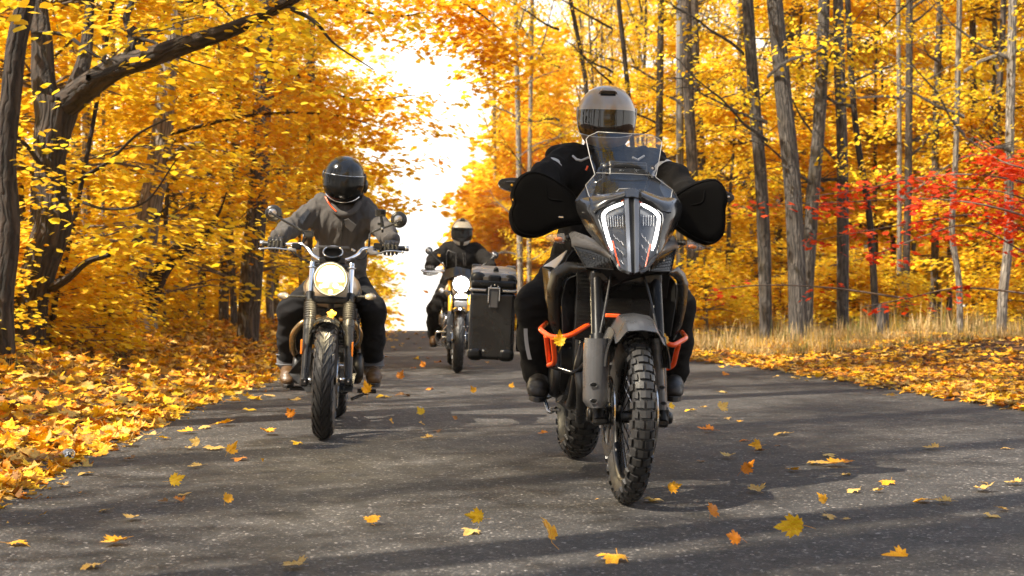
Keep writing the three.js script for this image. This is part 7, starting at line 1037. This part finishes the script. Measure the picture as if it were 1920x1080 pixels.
// leaves lying on the road, as the photograph shows them: pixel, width, tint
const LIE = [[34, 1025, 50, 'gold', 'folded golden leaf at the lower left edge'], [219, 1025, 56, 'gold', 'large golden leaf lying in the lower left foreground'], [172, 1068, 52, 'tan', 'tan leaf at the bottom edge on the left'], [551, 1069, 52, 'tan', 'pale brown leaf at the bottom edge left of the middle'], [1151, 1055, 70, 'gold', 'long folded leaf at the bottom edge right of the middle'], [249, 978, 44, 'tan', 'tan leaf with a long stalk in the left foreground'], [195, 962, 30, 'tan', 'narrow curled tan leaf in the left foreground'], [335, 944, 32, 'orange', 'orange leaf standing on edge beside a dark one'], [345, 931, 26, 'tan', 'small tan leaf behind the orange one on edge'], [307, 946, 24, 'brown', 'dark curled leaf beside the orange one on edge'], [885, 1003, 50, 'pale', 'pale leaf lying under the yellow tumbling leaf'], [369, 879, 28, 'pale', 'pale leaf in the middle of the left lane'], [450, 865, 36, 'orange', 'deep orange leaf lying below the upright golden one'], [243, 866, 28, 'brown', 'grey-brown curled leaf in the shade of the leaf pile'], [162, 892, 34, 'tan', 'tan leaf just off the leaf pile'], [308, 826, 24, 'yellow', 'yellow leaf lying alone in the left lane'], [558, 834, 26, 'yellow', 'yellow leaf at the left of the scrambler tyre contact'], [505, 817, 44, 'gold', 'curled leaf with raised stalk left of the scrambler tyre'], [1224, 943, 44, 'pale', 'pale leaf with a long stalk touching the knobby tyre'], [1416, 926, 46, 'tan', 'curled tan leaf in the right lane with raised stalk'], [1555, 974, 36, 'tan', 'flat tan leaf right of the bright yellow one'], [1586, 977, 16, 'tan', 'very small tan scrap beside the flat tan leaf'], [1728, 944, 44, 'gold', 'golden leaf of a pair in the right lane'], [1770, 947, 34, 'pale', 'pale leaf of a pair in the right lane'], [1858, 972, 38, 'pale', 'pale leaf near the lower right edge'], [1880, 960, 28, 'tan', 'small tan leaf near the lower right edge'], [1600, 925, 36, 'pale', 'pale leaf in the sun patch of the right lane'], [1645, 925, 26, 'pale', 'small pale leaf right of the sun patch'], [1664, 910, 38, 'gold', 'golden and pale leaf pair behind the sun patch'], [1842, 924, 46, 'tan', 'long tan leaf in the right lane'], [1845, 909, 22, 'tan', 'small tan leaf behind the long tan one'], [1900, 912, 40, 'pale', 'pale leaf at the right edge'], [1530, 873, 44, 'tan', 'flat pale leaf at the left of a small heap in the right lane'], [1566, 877, 50, 'gold', 'golden leaf on the front of a small heap in the right lane'], [1555, 858, 30, 'pale', 'pale leaf behind the small heap'], [1590, 871, 24, 'orange', 'small orange leaf right of the small heap'], [1585, 893, 26, 'tan', 'tan leaf in front of the small heap'], [1486, 886, 26, 'gold', 'ragged curled leaf left of the small heap'], [1467, 817, 34, 'tan', 'tan leaf alone behind the lifting golden leaf'], [1368, 862, 40, 'pale', 'pale leaf with upright stalk left of the orange upright one'], [1313, 868, 22, 'brown', 'small dark leaf left of the pale stalked one'], [1325, 812, 34, 'orange', 'orange and red leaf right of the rear of the knobby tyre'], [1395, 829, 20, 'orange', 'small orange leaf beside the lifting golden one'], [1425, 851, 30, 'brown', 'brown shrivelled leaf below the lifting golden one'], [1457, 838, 14, 'brown', 'dark scrap right of the lifting golden leaf'], [1747, 845, 32, 'tan', 'tan leaf far out in the right lane'], [1886, 844, 22, 'tan', 'tan leaf by the right verge'], [1671, 746, 22, 'pale', 'pale leaf near the curve of the right verge'], [1295, 772, 24, 'yellow', 'yellow leaf right of the right fork guard'], [1320, 767, 18, 'tan', 'tan leaf behind the yellow one right of the fork guard'], [1365, 787, 20, 'tan', 'tan leaf below the pale upright leaf'], [1386, 793, 14, 'gold', 'golden scrap right of the tan leaf'], [1355, 738, 22, 'pale', 'pale leaf above the pale upright leaf'], [1490, 713, 20, 'pale', 'pale leaf near the right verge in the sun'], [1511, 715, 12, 'pale', 'small pale leaf near the right verge in the sun'], [1020, 817, 22, 'orange', 'orange leaf in the shadow left of the rear tyre'], [1120, 938, 8, 'gold', 'tiny golden scrap left of the knobby tyre contact'], [803, 826, 26, 'tan', 'tan leaf between the tyres of the two nearer motorcycles'], [822, 811, 24, 'brown', 'brown leaf behind the tan one between the nearer tyres'], [1455, 709, 14, 'tan', 'tan scrap on the sunny right lane'], [467, 772, 30, 'yellow', 'yellow leaf by the boot of the grey-jacketed rider'], [420, 800, 40, 'gold', 'golden leaf in the loose row off the leaf pile'], [385, 805, 30, 'tan', 'tan leaf in the loose row off the leaf pile'], [350, 815, 34, 'gold', 'folded golden leaf in the loose row off the leaf pile'], [400, 845, 44, 'tan', 'curled tan leaf bridging the loose row'], [355, 845, 26, 'pale', 'pale leaf under the pale upright one'], [283, 800, 30, 'gold', 'golden leaf at the rim of the leaf pile'], [245, 838, 38, 'tan', 'tan leaf at the rim of the leaf pile'], [190, 855, 34, 'gold', 'golden leaf in front of the drinks can'], [116, 915, 30, 'tan', 'tan leaf below the rim of the leaf pile'], [20, 930, 44, 'tan', 'broad tan leaf at the left edge'], [440, 757, 28, 'gold', 'golden leaf by the rim behind the loose row'], [505, 745, 26, 'tan', 'tan leaf left of the scrambler'], [340, 780, 30, 'yellow', 'yellow leaf on the asphalt rim of the pile']];
{ const r = rng(88); LIE.forEach(([x, y, w, c, label], i) => { const d = F * CAMH / (y - HY), q = px(x, y, d); const t = leafThing('fallen_leaf', (label.split(' ').length < 12 ? label + ', on the road' : label), null, V(q.x, roadY(q.x, d) + 0.022 * w / F * d * 6, -d), w / F * d * 0.95, i * 5 + 1, c, [(r() - 0.5) * 0.35 - 0.05, r() * 6.28, (r() - 0.5) * 0.35]); void t; }); }
// leaves caught on the machines
leafThing('caught_leaf', 'yellow leaf wrapped round the left orange crash bar', null, R1.place(new THREE.Group()).position.clone().copy(localToWorld(R1, R1.at(1050, 638, -0.385))), 0.075, 2, 'yellow', [1.3, 0.1, 0.1]);
leafThing('caught_leaf', 'brown-gold leaf caught on the right orange crash bar', null, localToWorld(R1, R1.at(1246, 633, -0.38)), 0.075, 1, 'gold', [1.0, 0.3, -0.5]);
leafThing('caught_leaf', 'golden leaf lying on the front mudguard of the scrambler with the caged lamp', null, localToWorld(R2, R2.at(622, 588, 0.0)), 0.055, 3, 'gold', [1.2, 0.1, 0.0]);
leafThing('caught_leaf', 'golden leaf blown against the left boot of the grey-jacketed rider', null, localToWorld(R2, R2.at(688, 728, -0.70)), 0.10, 0, 'gold', [1.1, 0.6, 0.8]);
function localToWorld(R, p) { const g = R.place(new THREE.Group()); g.rotation.order = 'YXZ'; g.updateMatrixWorld(true); return p.clone().applyMatrix4(g.matrixWorld); }
// leaves along the verges: far past counting
{
  const r = rng(1212);
  const litter = (name, label, count, spot, size, tilt) => {
    const per = mapleVars.map(() => []); for (let i = 0; i < count; i++) { const s = spot(); if (s) per[Math.floor(r() * mapleVars.length)].push(s); }
    const G = new THREE.Group(); G.name = name; scene.add(G); tag(G, label, null, null, 'stuff');
    per.forEach((L, k) => { const im = new THREE.InstancedMesh(mapleVars[k].litter || (mapleVars[k].litter = boxUV(merge([mapleVars[k].blade.clone(), mapleVars[k].stalk]))), litterMat, L.length), m = new THREE.Matrix4(); L.forEach(([x, y, d], i) => { const s = size * (0.6 + 0.65 * r()), tl = tilt * (r() < 0.25 ? 2.2 : 1); m.compose(V(x, y, -d), new THREE.Quaternion().setFromEuler(new THREE.Euler((r() - 0.5) * tl, r() * 6.28, (r() - 0.5) * tl, 'YXZ')), V(s, s, s)); im.setMatrixAt(i, m); const q = r(), c = (q < 0.22 ? leafColors.yellow : q < 0.50 ? leafColors.gold : q < 0.62 ? leafColors.orange : q < 0.80 ? leafColors.tan : q < 0.88 ? leafColors.pale : leafColors.brown).clone().multiplyScalar(0.75 + 0.45 * r()); im.setColorAt(i, c); }); im.name = 'leaves'; im.userData.kind = 'stuff'; im.castShadow = im.receiveShadow = true; G.add(im); });
  };
  const litterMat = std({ color: C(1, 1, 1), map: rep(blotch, 5), roughness: 0.62, transmission: 0.22, thickness: 0, specularIntensity: 0.45 });
  litter('leaf_pile', 'deep bank of yellow and brown maple leaves along the left edge of the road', 19000, () => { const d = 4.2 + 26 * Math.pow(r(), 1.7), l = edgeL(d), q = Math.pow(r(), 1.3) * 6.0 * Math.min(1, 0.4 + d / 14) - 0.10 - 0.28 * Math.pow(r(), 3); const x = l - q; return [x, groundY(x, d) + 0.02 + 0.09 * r() * sstep(0.05, 0.7, q), d]; }, 0.098, 0.75);
  litter('leaf_litter', 'flat carpet of golden and tan leaves on the right verge', 16000, () => { const d = 9.2 + 18 * Math.pow(r(), 1.2), rr = edgeR(d), q = Math.pow(r(), 1.1) * (1 + d * 0.34) - 0.06 - 0.15 * Math.pow(r(), 3); const x = rr + q; return [x, groundY(x, d) + 0.012 + 0.025 * r(), d]; }, 0.086, 0.38);
  // loose leaves the wind has spread over the road farther back
  litter('scattered_leaves', 'small scattered leaves farther back on the road', 150, () => { const d = 11 + 22 * r(), l = edgeL(d), rr = edgeR(d), x = r() < 0.5 ? l + 0.9 * r() * r() : lerp(l, rr, r()); return [x, fall(d) + 0.018, d]; }, 0.10, 0.4);
}
// ---------------------------------------------------------------- tall grass and weeds in front of the right wood
{
  const r = rng(3131), tuft = (n, h, spread, droop) => { const g = []; for (let i = 0; i < n; i++) { const a = r() * 6.28, b = r() * 6.28, q = spread * Math.sqrt(r()), hh = h * (0.5 + 0.6 * r()), lean = droop * r(), x0 = Math.cos(b) * q, z0 = Math.sin(b) * q, w = 0.004 + 0.004 * r(), dx = Math.cos(a), dz = Math.sin(a), pos = []; for (let k = 0; k <= 3; k++) { const t = k / 3, off = lean * t * t * hh, wd = w * (1 - t * 0.85); const x = x0 + dx * off, z = z0 + dz * off, y = hh * t * (1 - 0.25 * lean * t); pos.push([x - dz * wd, y, z + dx * wd], [x + dz * wd, y, z - dx * wd]); } const p = [], idx = []; pos.forEach(v => p.push(...v)); for (let k = 0; k < 3; k++) { const c = 2 * k; idx.push(c, c + 1, c + 2, c + 1, c + 3, c + 2); } const bg = new THREE.BufferGeometry(); bg.setIndex(idx); bg.setAttribute('position', new THREE.Float32BufferAttribute(p, 3)); bg.computeVertexNormals(); g.push(bg); } return merge(g); };
  const gm = std({ color: C(1, 1, 1), roughness: 0.7, transmission: 0.3, thickness: 0, specularIntensity: 0.3 });
  const tufts = [tuft(30, 0.19, 0.2, 1.7), tuft(26, 0.14, 0.2, 2.0), tuft(14, 0.31, 0.14, 1.2)];
  const G = new THREE.Group(); G.name = 'tall_grass'; scene.add(G); tag(G, 'dry straw-coloured grass with green weeds along the foot of the right wood', null, null, 'stuff');
  tufts.forEach((tg, k) => { const L = []; while (L.length < 1150) { const d = 17.6 + 8 * Math.pow(r(), 1.3) , x = 2.0 + r() * d * 0.42; const front = 17.4 + 0.10 * (x - 3) + 1.0 * N3.noise(x * 0.5, 3, 1) + (x < 3 ? 1.8 : 0); if (d < front || x < edgeR(d) + 0.5) continue; L.push([x, d]); } const im = new THREE.InstancedMesh(tg, gm, L.length), m = new THREE.Matrix4(); L.forEach(([x, d], i) => { const s = (0.55 + 0.6 * r()) * (0.85 + 1.1 * N3.noise(x * 0.9, d * 0.9, 5)); m.compose(V(x, groundY(x, d) - 0.02, -d), new THREE.Quaternion().setFromEuler(new THREE.Euler(0, r() * 6.28, 0)), V(s, s * (0.8 + 0.4 * r()), s)); im.setMatrixAt(i, m); const q = r() + 0.25 * N3.noise(x * 0.8, d, 2), v = 0.7 + 0.5 * r(); im.setColorAt(i, (q < 0.50 ? C(0.50, 0.35, 0.16) : q < 0.72 ? C(0.30, 0.22, 0.08) : q < 0.90 ? C(0.17, 0.17, 0.04) : C(0.55, 0.32, 0.04)).multiplyScalar(v)); }); im.name = 'grass'; im.userData.kind = 'stuff'; im.castShadow = im.receiveShadow = true; G.add(im); });
  const G2 = new THREE.Group(); G2.name = 'undergrowth'; scene.add(G2); tag(G2, 'thin weeds and grass poking through the leaves under the left trees', null, null, 'stuff');
  const L = []; while (L.length < 420) { const d = 9 + 18 * r(), x = edgeL(d) - 1.3 - 5.5 * Math.pow(r(), 1.4); L.push([x, d]); }
  const im = new THREE.InstancedMesh(tufts[1], gm, L.length), m = new THREE.Matrix4(); L.forEach(([x, d], i) => { const s = 0.5 + 0.8 * r(); m.compose(V(x, groundY(x, d) - 0.02, -d), new THREE.Quaternion().setFromEuler(new THREE.Euler(0, r() * 6.28, 0)), V(s, s, s)); im.setMatrixAt(i, m); const q = r(); im.setColorAt(i, (q < 0.5 ? C(0.46, 0.30, 0.10) : q < 0.8 ? C(0.25, 0.22, 0.05) : C(0.55, 0.34, 0.04)).multiplyScalar(0.7 + 0.5 * r())); }); im.name = 'weeds'; im.userData.kind = 'stuff'; G2.add(im);
}
{ // a drinks can half buried at the rim of the leaf pile
  const d = 6.9, q = px(130, 846, d), t = thing('drinks_can', 'crushed silver drinks can lying at the rim of the leaf pile', 'can', V(q.x, groundY(q.x, d) + 0.035, -d));
  const c = new THREE.Group(); void c;
  part('can_body', mv(latheZ([[0, -0.11], [0.026, -0.11], [0.033, -0.10], [0.033, 0.0], [0.027, 0.010], [0.026, 0.013], [0.024, 0.013]], 28), 0, 0, 0), M.alu, t); part('can_end', mv(latheZ([[0.026, 0.012], [0.0235, 0.006], [0, 0.006]], 28), 0, 0, 0), M.steel, t); part('ring_pull', [mv(new THREE.TorusGeometry(0.008, 0.0018, 6, 18), 0.004, 0.004, 0.009), rbox(0.02, 0.010, 0.002, 0.001, -0.004, -0.006, 0.008)], M.darkMetal, t); part('opening', mv(latheZ([[0, 0.0075], [0.009, 0.0072], [0.009, 0.006]], 16), 0.0, -0.012, 0), M.darkPlastic, t);
  t.rotation.set(-0.25, 0.5, 0.3);
}
{ // things of one kind in one place: told apart by their order across the picture
  const by = new Map(), ord = ['first', 'second', 'third', 'fourth', 'fifth', 'sixth', 'seventh', 'eighth', 'ninth', 'tenth', 'eleventh', 'twelfth', 'thirteenth', 'fourteenth'];
  for (const o of scene.children) if (o.userData.label && /sapling|shrub|maple_tree/.test(o.name) && !/outside the picture/.test(o.userData.label)) { if (!by.has(o.userData.label)) by.set(o.userData.label, []); by.get(o.userData.label).push(o); }
  for (const [label, L] of by) { if (L.length < 2 || L.length > 14) continue; L.sort((a, b) => a.position.x / -a.position.z - b.position.x / -b.position.z); L.forEach((o, i) => { o.userData.label = ord[i] + ' of the row: ' + label; }); }
}
renderer.render(scene, camera);
